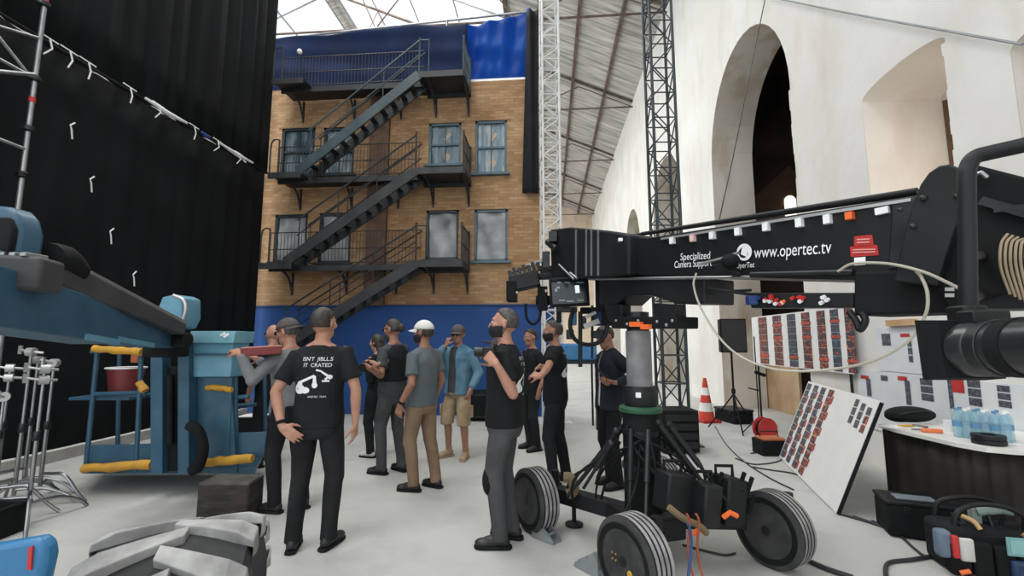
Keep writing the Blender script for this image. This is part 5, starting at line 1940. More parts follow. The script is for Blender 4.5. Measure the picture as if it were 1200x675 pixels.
for (x0, x1, y, h) in ((652, 656, 337, 0.02), (650, 653, 340, 0.03), (655, 662, 352, 0.012), (664, 672, 353, 0.012), (676, 684, 352, 0.012), (653, 657, 331, 0.01), (662, 668, 331, 0.01), (676, 684, 331, 0.01)):
    MB().bar(W(x0, y, 4.158), W(x1, y, 4.158), 0.004, h).obj('screen_readout', mat('screen_grey', (0.22, 0.28, 0.29), 0.4), so, smooth=False)
m_ = MB()
m_.tube(W(667, 325, 4.25), W(667, 318, 4.3), 0.02)
m_.obj('monitor_arm', BLACK, mo)
# small operator camera / handset and blue-white bag hanging between monitor and column
hk = thing('control_handset', 'cluster of black handset, blue padding and white plate under the crane nose', 'handset', tuple(W(690, 385, 4.3)))
m_ = MB()
m_.path(spline([W(672, 362, 4.3), W(668, 380, 4.3), W(674, 398, 4.3), W(690, 404, 4.3), W(706, 398, 4.3), W(712, 380, 4.3), W(706, 362, 4.3)], 6), 0.02, 8)
m_.obj('grip_ring', BLACK, hk)
for (x_, y_, w_, h_) in ((664, 363, 0.20, 0.05), (690, 364, 0.16, 0.06), (712, 372, 0.10, 0.16), (668, 392, 0.07, 0.09), (700, 392, 0.12, 0.07), (684, 378, 0.05, 0.12), (655, 372, 0.05, 0.10)):
    MB().box(W(x_, y_, 4.34), (w_, 0.08, h_)).obj('control_block', BLACKM if x_ % 4 else DARK, hk, bevel=0.008)
m_ = MB()
m_.box(W(672, 372, 4.35), (0.06, 0.06, 0.15))
m_.obj('blue_pad', mat('blue_padding', (0.06, 0.17, 0.30), 0.7), hk, bevel=0.015)
m_ = MB()
m_.box(W(700, 372, 4.36), (0.10, 0.05, 0.16))
m_.obj('blue_pad', mat('blue_padding2', (0.02, 0.06, 0.16), 0.7), hk, bevel=0.015)
m_ = MB()
m_.bar(W(684, 383, 4.28), W(702, 376, 4.28), 0.03, 0.05)
m_.bar(W(686, 372, 4.28), W(698, 366, 4.28), 0.03, 0.03)
m_.obj('plate', ALU, hk, bevel=0.004)
m_ = MB()
m_.tube(W(680, 365, 4.3), W(680, 430, 4.3), 0.02)
m_.tube(W(694, 358, 4.3), W(694, 420, 4.3), 0.012)
m_.obj('drop_bar', BLACK, hk)
m_ = MB()
m_.tube(W(710, 352, 4.1), W(710, 380, 4.1), 0.035)
m_.box(W(706, 345, 4.1), (0.12, 0.10, 0.30))
m_.obj('hanger', BLACKM, hk, bevel=0.01)

# ------------------------------------------------------------------ wheel chocks
def chock(px, py, rz, label):
    g_ = foot(px, py)
    t = thing('wheel_chock', label, 'wheel chock', (g_.x, g_.y, 0), rz, 'wheel chocks')
    for s_ in (-0.045, 0.045):
        m_ = MB().prism([(-0.11, s_, 0.003), (0.11, s_, 0.003), (0.10, s_, 0.03), (-0.085, s_, 0.16), (-0.105, s_, 0.16)], (0, 0.012, 0))
        m_.obj('side_plate', mat('galvanised', (0.30, 0.33, 0.34), 0.5, 0.6), t, local=True, smooth=False)
    m_ = MB()
    for k in range(3):
        f = k / 2.5
        m_.tube((lerp(-0.09, 0.09, f), -0.045, lerp(0.14, 0.035, f)), (lerp(-0.09, 0.09, f), 0.057, lerp(0.14, 0.035, f)), 0.010, n=8)
    m_.obj('rungs', mat('galvanised', (0.30, 0.33, 0.34), 0.5, 0.6), t, local=True)
    m_ = MB().box((0, 0.006, 0.006), (0.22, 0.10, 0.006))
    m_.obj('base', mat('galvanised', (0.30, 0.33, 0.34), 0.5, 0.6), t, local=True, smooth=False)
    return t


chock(640, 632, math.atan2(AXD.y, AXD.x) + R(105), 'grey metal chock at the wheel behind the grey-trousered man')
chock(693, 668, math.atan2(AXD.y, AXD.x) + R(-82), 'grey metal chock at the left of the nearest dolly wheel')

# ------------------------------------------------------------------ cinema camera with lens at the right edge
cc_ = thing('film_camera', 'black film camera with large lens and flared hood at right edge', 'camera', tuple(W(1160, 405, 1.3)))
dL = 1.3
a, c = W(1112, 410, 1.42), W(1260, 405, 1.08)
ax = (c - a).normalized()
MX = Matrix.Translation(a) @ ax.to_track_quat('Z', 'Y').to_matrix().to_4x4()
hd = MB()
L_ = 0.075


def frame_at(z, hw, hh):
    return [MX @ Vector((x, y, z)) for x, y in ((-hw, -hh), (hw, -hh), (hw, hh), (-hw, hh))]


r0, r1 = frame_at(0, 0.088, 0.092), frame_at(L_, 0.082, 0.084)
i0, i1 = frame_at(-0.001, 0.080, 0.084), frame_at(L_ - 0.004, 0.06, 0.06)
hd.add(r0 + r1 + i0 + i1, [(0, 1, 5, 4), (1, 2, 6, 5), (2, 3, 7, 6), (3, 0, 4, 7), (0, 8, 9, 1), (1, 9, 10, 2), (2, 10, 11, 3), (3, 11, 8, 0), (8, 12, 13, 9), (9, 13, 14, 10), (10, 14, 15, 11), (11, 15, 12, 8), (4, 5, 6, 7), (12, 13, 14, 15)])
hd.obj('lens_hood', BLACKM, cc_, smooth=False)
z0 = L_
lb = MB().lathe([(0.07, z0 - 0.005), (0.080, z0 + 0.005), (0.078, z0 + 0.05), (0.074, z0 + 0.055), (0.074, z0 + 0.30)], MX, 40)
lbo = lb.obj('lens_barrel', mat('lens_anodised', (0.016, 0.018, 0.020), 0.28), cc_)
MB().lathe([(0.0765, z0 + 0.062), (0.0785, z0 + 0.064), (0.0785, z0 + 0.095), (0.0765, z0 + 0.097)], MX, 48).obj('focus_ring', DARK, lbo)
MB().lathe([(0.0765, z0 + 0.12), (0.079, z0 + 0.122), (0.079, z0 + 0.16), (0.0765, z0 + 0.162)], MX, 48).obj('iris_ring', BLACKM, lbo)
m_ = MB().box(MX @ Vector((0, 0, 0)) + ax * (z0 + 0.035) + Vector((0, 0, 0.0785)), (0.035, 0.02, 0.004))
m_.obj('scale_mark', TAPE, lbo)
bx_ = MB()
q = a + ax * (z0 + 0.42)
bx_.box(q, (0.26, 0.20, 0.22), Matrix.Rotation(YAW, 3, 'Z'))
bx_.obj('camera_body', BLACK, cc_, bevel=0.012)
m_ = MB()
m_.tube(W(1134, 386, 1.40), W(1150, 372, 1.34), 0.025)
m_.box(W(1152, 372, 1.32), (0.10, 0.06, 0.04))
m_.obj('support_bracket', BLACK, cc_, bevel=0.006)
m_ = MB()
m_.ell(MX @ Vector((0.02, -0.02, z0 + 0.10)) + (-FH) * 0.062, (0.010, 0.010, 0.010))
m_.obj('lens_screw', DARK, cc_)

# ================================================================== THE BLUE BOOM LIFT
lift = thing('boom_lift', 'blue boom lift with work basket and chunky dusty tyre at left', 'boom lift', tuple(W(150, 500, 4.0).xy) + (0,))


def hexbar(p0, p1, w0, h0, w1, h1, name, M_, bevel=0.012, roll=None):
    p0, p1 = Vector(p0), Vector(p1)
    d = (p1 - p0).normalized()
    s = d.cross(Vector((0, 0, 1))).normalized()
    u = s.cross(d)
    vs = []
    for p, w_, h_ in ((p0, w0, h0), (p1, w1, h1)):
        for a_, b_ in ((-1, -1), (1, -1), (1, 1), (-1, 1)):
            vs.append(p + s * a_ * w_ / 2 + u * b_ * h_ / 2)
    mb = MB().add(vs, [(3, 2, 1, 0), (4, 5, 6, 7), (0, 1, 5, 4), (1, 2, 6, 5), (2, 3, 7, 6), (3, 0, 4, 7)])
    return mb.obj(name, M_, lift, bevel=bevel, smooth=False)


B0, B1 = W(-90, 335, 1.75), W(192, 398, 4.2)
bd_ = (B1 - B0)
hexbar(B0, B0 + bd_ * 0.52, 0.24, 0.27, 0.24, 0.26, 'boom_section', LBLUE)
hexbar(B0 + bd_ * 0.50, B0 + bd_ * 0.78, 0.205, 0.215, 0.205, 0.205, 'boom_section', LBLUE)
hexbar(B0 + bd_ * 0.76, B1, 0.175, 0.175, 0.17, 0.16, 'boom_section', LBLUE)
for f0, f1, hh_ in ((0.36, 0.525, 0.27), (0.54, 0.785, 0.22)):
    p_, q_ = B0 + bd_ * f0, B0 + bd_ * f1
    s_ = bd_.normalized().cross(Vector((0, 0, 1))).normalized()
    MB().bar(p_ + s_ * (0.125 if f0 < 0.5 else 0.105) + Vector((0, 0, -hh_ / 2 + 0.02)), q_ + s_ * (0.125 if f0 < 0.5 else 0.105) + Vector((0, 0, -hh_ / 2 + 0.02)), 0.012, 0.035).obj('boom_edge', LBLUE2, lift, smooth=False)
# dark hose tray lying on the boom
T0, T1 = W(-15, 292, 2.05), W(206, 386, 4.15)
td = T1 - T0
RUB2 = mat('grey_black_tray', (0.035, 0.036, 0.037), 0.6, c2=(0.06, 0.06, 0.062))
hexbar(T0 + td * 0.16, T1, 0.20, 0.15, 0.16, 0.10, 'hose_tray', RUB2)
sT = td.normalized().cross(Vector((0, 0, 1))).normalized()
MB().bar(T0 + td * 0.30 + Vector((0, 0, 0.080)) + sT * 0.03, T1 + Vector((0, 0, 0.060)) + sT * 0.03, 0.10, 0.03).obj('tray_lid', mat('worn_grey_metal', (0.20, 0.195, 0.18), 0.5, 0.2), lift, bevel=0.003, smooth=False)
p_ = W(28, 322, 2.15)
m_ = MB().box(p_, (0.22, 0.2, 0.16), Matrix.Rotation(YAW + R(20), 3, 'Z'))
m_.obj('tray_end_block', RUB2, lift, bevel=0.02)
m_ = MB()
for k in range(4):
    MB().box(p_ + RT * (-0.08 + 0.05 * k) + Vector((0, 0, 0.085)) - FH * 0.03, (0.03, 0.10, 0.02)).obj('tray_link', STEEL, lift, bevel=0.003)
m_ = MB().path(spline([W(56, 300, 2.3), W(75, 303, 2.45), W(88, 318, 2.6)], 6), 0.07, 12)
m_.obj('hose_sleeve', BLACKM, lift)
# curved knuckle rising at the left edge
m_ = MB()
kp = [W(-60, 300, 2.1), W(-60, 238, 2.1), W(-5, 240, 2.1), W(10, 242, 2.1), W(19, 252, 2.1), W(23, 270, 2.1), W(19, 301, 2.1)]
m_.prism(kp, FH * 0.12)
m_.obj('knuckle_arm', LBLUE, lift, bevel=0.02)
m_ = MB()
m_.prism([W(-12, 254, 2.07), W(9, 254, 2.07), W(15, 268, 2.07), W(10, 296, 2.07), W(-12, 290, 2.07)], FH * 0.03)
m_.obj('knuckle_pad', BLACKM, lift, bevel=0.01)
# pale end bracket and jib mount
m_ = MB()
m_.prism([W(183, 366, 4.15), W(190, 348, 4.15), W(205, 345, 4.15), (W(213, 349, 4.15)), W(213, 372, 4.15), W(207, 384, 4.15), W(198, 386, 4.15)], FH * 0.26)
m_.obj('end_bracket', LBLUE2, lift, bevel=0.012)
m_ = MB().path(spline([W(203, 346, 4.1), W(215, 352, 4.1), W(217, 365, 4.1), W(209, 384, 4.1), W(202, 390, 4.1)], 6), 0.014, 8)
m_.obj('bracket_hoop', ALU, lift)
m_ = MB()
m_.box(W(196, 402, 4.3), (0.26, 0.26, 0.26))
m_.tube(W(178, 400, 4.2), W(222, 398, 4.2), 0.07)
m_.obj('rotator', BLACKM, lift, bevel=0.02)
# upright mast of the basket mount: two posts and dark between
for (x0, x1, yb) in ((176, 190, 556), (208, 221, 556)):
    m_ = MB()
    m_.prism([W(x0, 392, 4.55), W(x1, 392, 4.55), W(x1, yb, 4.55), W(x0, yb, 4.55)], FH * 0.12)
    m_.obj('mount_post', LBLUE, lift, bevel=0.006, smooth=False)
m_ = MB()
m_.prism([W(190, 430, 4.62), W(208, 430, 4.62), W(208, 552, 4.62), W(190, 552, 4.62)], FH * 0.06)
m_.tube(W(199, 440, 4.58), W(199, 520, 4.58), 0.03)
m_.obj('mount_cylinder', BLACKM, lift)
m_ = MB().path(spline([W(222, 498, 4.5), W(232, 505, 4.48), W(238, 525, 4.48), W(233, 546, 4.5), W(224, 552, 4.5)], 6), 0.05, 10)
m_.obj('rubber_loop', BLACKM, lift)
# basket: frame, rails, floor, control box
bk = MB()
dF, dB = 4.75, 5.5
fl = [W(98, 545, dF), W(300, 540, dF), W(310, 528, dB), W(118, 528, dB)]
for q_ in fl:
    q_.z = 0.20
m_ = MB().prism(fl, (0, 0, 0.06))
m_.obj('basket_floor', LBLUE, lift, bevel=0.006, smooth=False)
posts = [((114, 412), (101, 545), dF), ((166, 405), (160, 545), dF), ((140, 405), (138, 528), dB), ((276, 430), (278, 538), dF), ((310, 440), (312, 535), dB - 0.3)]
for (a_, b_, d) in posts:
    bt = W(*b_, d)
    bt.z = 0.22
    MB().tube(W(*a_, d), bt, 0.022).obj('basket_post', LBLUE, lift)
for (a_, b_, da, db) in (((108, 462), (172, 460), dF, dF), ((210, 468), (292, 465), dF, dF), ((108, 412), (170, 408), dF, dF), ((108, 412), (140, 405), dF, dB), ((215, 425), (300, 420), dB, dB), ((221, 478), (300, 474), dB, dB)):
    MB().tube(W(*a_, da), W(*b_, db), 0.022).obj('basket_rail', LBLUE, lift)
m_ = MB().prism([W(216, 472, dF - 0.06), W(272, 470, dF - 0.06), W(276, 540, dF - 0.06), W(222, 542, dF - 0.06)], FH * 0.03)
m_.obj('basket_panel', LBLUE, lift, smooth=False, bevel=0.004)
m_ = MB().prism([W(272, 508, dF), W(314, 506, dF), W(314, 535, dF), W(272, 537, dF)], FH * 0.03)
m_.obj('basket_panel', LBLUE, lift, smooth=False, bevel=0.004)
m_ = MB().prism([W(104, 522, dF), W(176, 520, dF), W(176, 541, dF), W(98, 543, dF)], FH * 0.02)
m_.obj('basket_panel', LBLUE, lift, smooth=False, bevel=0.004)
m_ = MB().box(W(140, 464, 5.02), (0.62, 0.5, 0.03), Matrix.Rotation(YAW, 3, 'Z'))
m_.obj('basket_shelf', LBLUE, lift, bevel=0.004, smooth=False)
# yellow foam covers
YF = [((110, 409), (166, 412), dF - 0.05, 0.038), ((242, 454), (272, 456), dF - 0.08, 0.03), ((98, 549), (178, 544), dF - 0.05, 0.045), ((184, 546), (196, 548), dF - 0.12, 0.04), ((240, 542), (296, 537), dF - 0.08, 0.045), ((163, 448), (170, 458), dF - 0.05, 0.04)]
for (a_, b_, d, r_) in YF:
    p0_, p1_ = W(*a_, d), W(*b_, d)
    for p_ in (p0_, p1_):
        p_.z = max(p_.z, r_ * 0.9 + 0.01)
    rnd = random.Random(a_[0])
    pts = [p0_.lerp(p1_, k / 7) + Vector((0, 0, rnd.uniform(-0.008, 0.008))) for k in range(8)]
    MB().path(pts, r_, 10, radii=[r_ * rnd.uniform(0.85, 1.1) for _ in pts]).obj('foam_cover', YELLOW, lift)
# control console: pale blue box with lid
cb = MB().prism([W(218, 399, 4.62), W(273, 399, 4.62), W(270, 442, 4.62), W(219, 442, 4.62)], FH * 0.30)
cbo = cb.obj('console', LBLUE2, lift, bevel=0.012, smooth=False)
m_ = MB().prism([W(216, 388, 4.60), W(276, 388, 4.60), W(273, 402, 4.58), W(218, 402, 4.58)], FH * 0.36)
m_.obj('console_lid', mat('console_lid_blue', (0.14, 0.34, 0.43), 0.3, c2=(0.2, 0.42, 0.5)), cbo, bevel=0.008, smooth=False)
m_ = MB().prism([W(217, 414, 4.60), W(273, 414, 4.60), W(273, 417, 4.60), W(217, 417, 4.60)], FH * 0.02)
m_.obj('console_seam', LBLUE, cbo, smooth=False)
m_ = MB()
m_.bar(W(262, 395, 4.575), W(268, 391, 4.575), 0.004, 0.03)
m_.bar(W(258, 393, 4.575), W(264, 390, 4.575), 0.004, 0.02)
m_.obj('console_mark', TAPE, cbo, smooth=False)
m_ = MB().prism([W(216, 442, 4.68), W(272, 442, 4.68), W(268, 545, 4.68), W(224, 545, 4.68)], FH * 0.05)
m_.obj('console_leg_panel', LBLUE, lift, smooth=False, bevel=0.004)

# big lugged tyre in the foreground
wr_ = 0.425
tc_ = W(212, 640, 1.76)
tc_.z = wr_ + 0.002
axw = (RT * 0.93 + FH * 0.34).normalized()
MW = Matrix.Translation(tc_) @ axw.to_track_quat('Z', 'Y').to_matrix().to_4x4()
hwid = 0.25
ty = MB().lathe([(0.22, -hwid * 0.8), (0.32, -hwid), (0.38, -hwid * 0.93), (0.39, -hwid * 0.5), (0.395, 0), (0.39, hwid * 0.5), (0.38, hwid * 0.93), (0.32, hwid), (0.22, hwid * 0.8)], MW, 64)
tyo = ty.obj('tyre', RUBBER, lift)
NL = 13
lug = MB()
for k in range(NL):
    for sgn in (1, -1):
        a0_ = 2 * PI * (k + (0.5 if sgn < 0 else 0)) / NL
        cells = []
        n_ = 5
        for j in range(n_ + 1):
            f = j / n_
            z = sgn * lerp(-0.03, hwid * 1.02, f)
            aa = a0_ + f * 0.34
            dw = lerp(0.085, 0.125, f)
            ro = wr_ - (0.0 if f < 0.85 else 0.02)
            ri = 0.38
            cells.append([MW @ Vector((r__ * math.cos(t), r__ * math.sin(t), z)) for r__, t in ((ri, aa - dw), (ro, aa - dw * 0.9), (ro, aa + dw * 0.9), (ri, aa + dw))])
        # shoulder run down the sidewall
        f = 1.0
        aa = a0_ + 0.36
        cells.append([MW @ Vector((r__ * math.cos(t), r__ * math.sin(t), sgn * zz_)) for r__, t, zz_ in ((0.32, aa - 0.06, hwid * 0.98), (0.345, aa - 0.06, hwid * 1.05), (0.345, aa + 0.06, hwid * 1.05), (0.32, aa + 0.06, hwid * 0.98))])
        vs = [p for c_ in cells for p in c_]
        fs = []
        for j in range(len(cells) - 1):
            for q in range(4):
                fs.append((j * 4 + q, j * 4 + (q + 1) % 4, (j + 1) * 4 + (q + 1) % 4, (j + 1) * 4 + q))
        fs.append((0, 1, 2, 3))
        e_ = (len(cells) - 1) * 4
        fs.append((e_ + 3, e_ + 2, e_ + 1, e_))
        lug.add(vs, fs)
lug.obj('tyre_lugs', TREAD, tyo, bevel=0.006, smooth=False)
MB().lathe([(0.001, hwid * 0.35), (0.12, hwid * 0.4), (0.14, hwid * 0.7), (0.18, hwid * 0.72), (0.225, hwid * 0.86), (0.232, hwid * 0.8)], MW, 40, close=False).obj('wheel_rim', mat('dirty_rim', (0.05, 0.045, 0.04), 0.7), lift)
# axle and blue chassis corner at the bottom left
m_ = MB()
m_.tube(tc_ - axw * 0.1, tc_ - axw * 0.75, 0.09)
m_.obj('axle', BLACKM, lift)
q = tc_ - axw * 0.72
ch = MB()
pts = [W(-60, 648, 1.35), W(10, 637, 1.35), W(40, 632, 1.35), W(50, 638, 1.35), W(52, 655, 1.35), W(44, 690, 1.35), W(44, 760, 1.35), W(-60, 760, 1.35)]
ch.prism(pts, FH * 0.05)
ch.obj('chassis_corner', mat('bright_lift_blue', (0.02, 0.14, 0.30), 0.4, c2=(0.03, 0.17, 0.35)), lift, bevel=0.015)
MB().prism([W(33, 642, 1.345), W(38, 640, 1.345), W(36, 668, 1.345), (W(31, 668, 1.345))], FH * 0.006).obj('warning_label', RED, lift, smooth=False)
m_ = MB()
m_.bar(tc_ - axw * 0.75 + Vector((0, 0, 0)), W(0, 700, 1.45), 0.2, 0.25)
m_.obj('chassis_beam', LBLUE, lift, bevel=0.01)
# ================================================================== PROPS
# ------------------------------------------------------------------ C-stands at the left
def c_stand(px, py, d, hgt, label, first=None, rz=0.0, heads=1):
    g_ = foot(px, py) if d is None else LD((px - 600) / F * d, d)
    t = thing('c_stand', label, 'light stand', (g_.x, g_.y, 0), rz, 'grip stands by the drapes')
    MB().tube((0, 0, 0.12), (0, 0, 0.75), 0.017, n=10).obj('column', CHROME, t, local=True)
    MB().tube((0, 0, 0.72), (0, 0, hgt), 0.012, n=10).obj('riser', STEEL, t, local=True)
    for k in range(3):
        a = 2 * PI * k / 3 + 0.3
        c_, s_ = math.cos(a), math.sin(a)
        z_ = 0.17 + 0.05 * k
        MB().path(spline([(0, 0, z_), (0.10 * c_, 0.10 * s_, z_), (0.22 * c_, 0.22 * s_, z_ - 0.015), (0.36 * c_, 0.36 * s_, 0.09), (0.44 * c_, 0.44 * s_, 0.012)], 5), 0.0145, 8).obj('leg', CHROME, t, local=True)
    MB().lathe([(0.02, 0.68), (0.028, 0.69), (0.028, 0.75), (0.02, 0.76)], Matrix(), 12).obj('lock_collar', DARK, t, local=True)
    for k in range(heads):
        m_ = MB()
        z_ = hgt - 0.02 - 0.09 * k
        m_.lathe([(0.01, -0.03), (0.04, -0.03), (0.04, 0.03), (0.01, 0.03)], Matrix.Translation((0, 0, z_)) @ Matrix.Rotation(R(90), 4, 'Y'), 14)
        m_.tube((-0.02, 0, z_), (-0.10, 0.02, z_ + 0.02), 0.010)
        m_.tube((0.02, 0, z_), (0.09, 0.02, z_ - 0.01), 0.012)
        h_ = m_.obj('grip_head', ALU, t, local=True)
        MB().bar((-0.11, 0.02, z_ - 0.02), (-0.11, 0.02, z_ + 0.06), 0.015, 0.03).obj('t_handle', STEEL, h_, local=True)
    return t


for (px, d, h_, lb, rz, hd) in ((42, 4.35, 1.44, 'tallest chrome grip stand of the group by the black drapes', 0.2, 1), (60, 4.0, 1.30, 'chrome grip stand with two heads at the front of the group', 1.1, 2),
                                (20, 4.5, 1.28, 'chrome grip stand at the outer left of the group by the drapes', 0.7, 2), (70, 4.5, 1.33, 'chrome grip stand nearest the blue lift basket', 1.9, 1),
                                (17, 4.05, 1.06, 'short chrome grip stand at the lower left of the group', 2.4, 1), (51, 4.7, 1.35, 'chrome grip stand at the back of the group by the drapes', 0.0, 1)):
    c_stand(px, 0, d, h_, lb, rz=rz, heads=hd)
p = foot(4, 628)
t = thing('plastic_crate', 'black plastic crate on the floor at far left below the grip stands', 'crate', (p.x - 0.12, p.y - 0.08, 0), YAW)
m_ = MB()
for (c_, s_) in (((0, 0, 0.01), (0.36, 0.36, 0.02)), ((-0.17, 0, 0.12), (0.02, 0.36, 0.22)), ((0.17, 0, 0.12), (0.02, 0.36, 0.22)), ((0, -0.17, 0.12), (0.32, 0.02, 0.22)), ((0, 0.17, 0.12), (0.32, 0.02, 0.22))):
    m_.box(c_, s_)
m_.obj('tub', BLACKM, t, local=True, bevel=0.006)
m_ = MB()
for (c_, s_) in (((-0.185, 0, 0.225), (0.03, 0.40, 0.02)), ((0.185, 0, 0.225), (0.03, 0.40, 0.02)), ((0, -0.185, 0.225), (0.40, 0.03, 0.02)), ((0, 0.185, 0.225), (0.40, 0.03, 0.02))):
    m_.box(c_, s_)
m_.obj('rim', BLACK, t, local=True, bevel=0.004)

# ------------------------------------------------------------------ dark weathered block
p = foot(256, 611)
WOODD = mat('weathered_dark_wood', (0.016, 0.014, 0.012), 0.85, c2=(0.05, 0.040, 0.032), scale=5, bump=0.6, bscale=12, stretch=(1, 1, 3))
t = thing('timber_block', 'dark weathered timber block standing on the floor behind the big tyre', 'block', (p.x, p.y + 0.14, 0), YAW)
m_ = MB().box((0, 0, 0.145), (0.44, 0.26, 0.28))
m_.obj('block_body', WOODD, t, local=True, bevel=0.02)
m_ = MB().box((0, 0, 0.295), (0.435, 0.25, 0.03))
m_.obj('block_top', mat('worn_wood_top', (0.10, 0.095, 0.085), 0.9, c2=(0.05, 0.045, 0.04), scale=8), t, local=True, bevel=0.008)
p = W(304, 484, 6.0)
p = W(300, 484, 6.45)
t = thing('storage_case', 'black case under a white sheet, seen between the lift basket and the man in grey', 'case', (p.x, p.y, 0))
MB().box((p.x, p.y, p.z / 2 - 0.02), (0.5, 0.35, p.z - 0.06)).obj('case_body', BLACKM, t, bevel=0.02)
MB().box((p.x, p.y, p.z - 0.045), (0.51, 0.36, 0.02)).obj('case_lid', BLACK, t, bevel=0.004)
tag(MB().box((p.x, p.y - 0.03, p.z - 0.028), (0.34, 0.24, 0.008), Matrix.Rotation(R(8), 3, 'Z')).obj('paper_sheet', WHITEP), 'white sheet lying on the black case behind the lift basket', 'paper')
t2 = thing('red_box', 'red flat box lifted by the man in the grey sweatshirt', 'box', tuple(W(304, 414, 4.05)))
a, c = W(282, 413, 4.0), W(330, 410, 4.15)
m_ = MB().bar(a, c, 0.16, 0.07)
m_.obj('box_body', mat('dark_red_plastic', (0.17, 0.025, 0.025), 0.5), t2, bevel=0.01, smooth=False)
MB().bar(a + Vector((0, 0, 0.038)), c + Vector((0, 0, 0.038)), 0.165, 0.012).obj('box_lid', mat('pale_red_lid', (0.42, 0.17, 0.16), 0.4), t2, bevel=0.004, smooth=False)
# things in the basket
p = W(146, 455, 5.05)
t = thing('red_bucket', 'dark red bucket with white rim standing in the lift basket', 'bucket', tuple(p))
zb_ = W(140, 464, 5.02).z + 0.018
m_ = MB().lathe([(0.001, zb_), (0.13, zb_), (0.17, p.z + 0.22), (0.16, p.z + 0.22), (0.125, zb_ + 0.02), (0.001, zb_ + 0.02)], Matrix.Translation((p.x, p.y, 0)), 28, close=False)
m_.obj('bucket_body', mat('dark_red_plastic', (0.17, 0.025, 0.025), 0.5), t)
m_ = MB().path([p + Vector((0.175 * math.cos(a), 0.175 * math.sin(a), 0.22)) for a in [2 * PI * k / 24 for k in range(25)]], 0.010, 6)
m_.obj('bucket_rim', TAPE, t)
p = W(161, 415, 5.0)
t = thing('orange_bottle', 'small orange bottle hung on the top rail of the lift basket', 'bottle', tuple(p))
MB().lathe([(0.001, -0.09), (0.05, -0.09), (0.055, -0.07), (0.055, 0.03), (0.025, 0.06), (0.02, 0.09), (0.001, 0.09)], Matrix.Translation(p), 20, close=False).obj('bottle_body', mat('muted_orange', (0.45, 0.13, 0.05), 0.5), t)
MB().lathe([(0.022, 0.085), (0.022, 0.11), (0.001, 0.112)], Matrix.Translation(p), 14, close=False).obj('bottle_cap', RED, t)

# ------------------------------------------------------------------ arcade side: cone, speaker, stand, reel
p = LD((822 - 600) / F * 8.9, 8.9)
t = thing('traffic_cone', 'red and white striped traffic cone at the foot of the white wall', 'traffic cone', (p.x, p.y, 0), 0.3)
MB().box((0, 0, 0.025), (0.38, 0.38, 0.05)).obj('cone_base', RED, t, local=True, bevel=0.01)
CR = mat('cone_red', (0.55, 0.06, 0.03), 0.5)
zs_ = [(0.05, 0.20, CR), (0.20, 0.36, WHITEP), (0.36, 0.50, CR), (0.50, 0.64, WHITEP), (0.64, 0.82, CR)]
rz_ = lambda z: 0.15 - (0.15 - 0.03) * (z - 0.05) / 0.77
for z0_, z1_, M_ in zs_:
    m_ = MB().lathe([(rz_(z0_), z0_), (rz_(z1_), z1_)], Matrix(), 28)
    m_.obj('cone_band' if M_ is WHITEP else 'cone_body', M_, t, local=True)


def speaker_stand(px, d, py0, py1, label):
    p0, p1 = W(px, py1, d), W(px, py0, d)
    t = thing('loudspeaker', label, 'loudspeaker', (p0.x, p0.y, p0.z), YAW + R(-6))
    w_, h_, dp = 29 / F * d, p1.z - p0.z, 0.30
    m_ = MB().prism([(-w_ / 2, -dp / 2, 0), (w_ / 2, -dp / 2, 0), (w_ * 0.36, dp / 2, 0), (-w_ * 0.36, dp / 2, 0)], (0, 0, h_))
    m_.obj('cabinet', BLACKM, t, local=True, bevel=0.012)
    m_ = MB().box((0, -dp / 2 - 0.006, h_ / 2), (w_ * 0.9, 0.012, h_ * 0.92))
    m_.obj('grille', mat('speaker_grille', (0.014, 0.014, 0.015), 0.6, c2=(0.024, 0.024, 0.025), scale=120), t, local=True, bevel=0.004)
    s_ = thing('speaker_stand', 'black tripod stand carrying the loudspeaker by the arch', 'stand', (p0.x, p0.y, 0), 0.4)
    MB().tube((0, 0, 0.12), (0, 0, p0.z), 0.018).obj('pole', BLACKM, s_, local=True)
    MB().lathe([(0.02, 0.62), (0.034, 0.63), (0.034, 0.70), (0.02, 0.71)], Matrix(), 12).obj('collar', BLACKM, s_, local=True)
    for k in range(3):
        a = 2 * PI * k / 3
        m_ = MB().tube((0, 0, 0.62), (0.45 * math.cos(a), 0.45 * math.sin(a), 0.012), 0.012)
        m_.tube((0, 0, 0.25), (0.27 * math.cos(a), 0.27 * math.sin(a), 0.25), 0.008)
        m_.obj('leg', BLACKM, s_, local=True)
    return t


speaker_stand(857, 8.0, 374, 413, 'black loudspeaker on a tripod stand in front of the arch pier')
p = LD((882 - 600) / F * 7.6, 7.6)
t = thing('microphone_stand', 'thin steel stand with small clamp beside the loudspeaker', 'stand', (p.x, p.y, 0), 0.2)
MB().tube((0, 0, 0.05), (0, 0, 1.6), 0.010).obj('pole', DARK, t, local=True)
for k in range(3):
    a = 2 * PI * k / 3
    MB().tube((0, 0, 0.30), (0.28 * math.cos(a), 0.28 * math.sin(a), 0.01), 0.009).obj('leg', DARK, t, local=True)
MB().bar((-0.02, 0, 1.02), (0.14, -0.02, 0.96), 0.05, 0.05).obj('clamp', BLACKM, t, local=True, bevel=0.006)
MB().tube((0.02, 0, 0.72), (-0.14, 0.02, 0.76), 0.012).obj('boom_arm', DARK, t, local=True)
p = LD((888 - 600) / F * 7.2, 7.2)
t = thing('cable_reel', 'red cable reel on the floor near the leaning board', 'cable reel', (p.x, p.y, 0), YAW + R(10))
MR = Matrix.Translation((0, 0, 0.19)) @ Matrix.Rotation(R(90), 4, 'X')
MB().lathe([(0.03, 0.055), (0.155, 0.055), (0.165, 0.06), (0.165, 0.07), (0.03, 0.07)], MR, 28).obj('flange', RED, t, local=True)
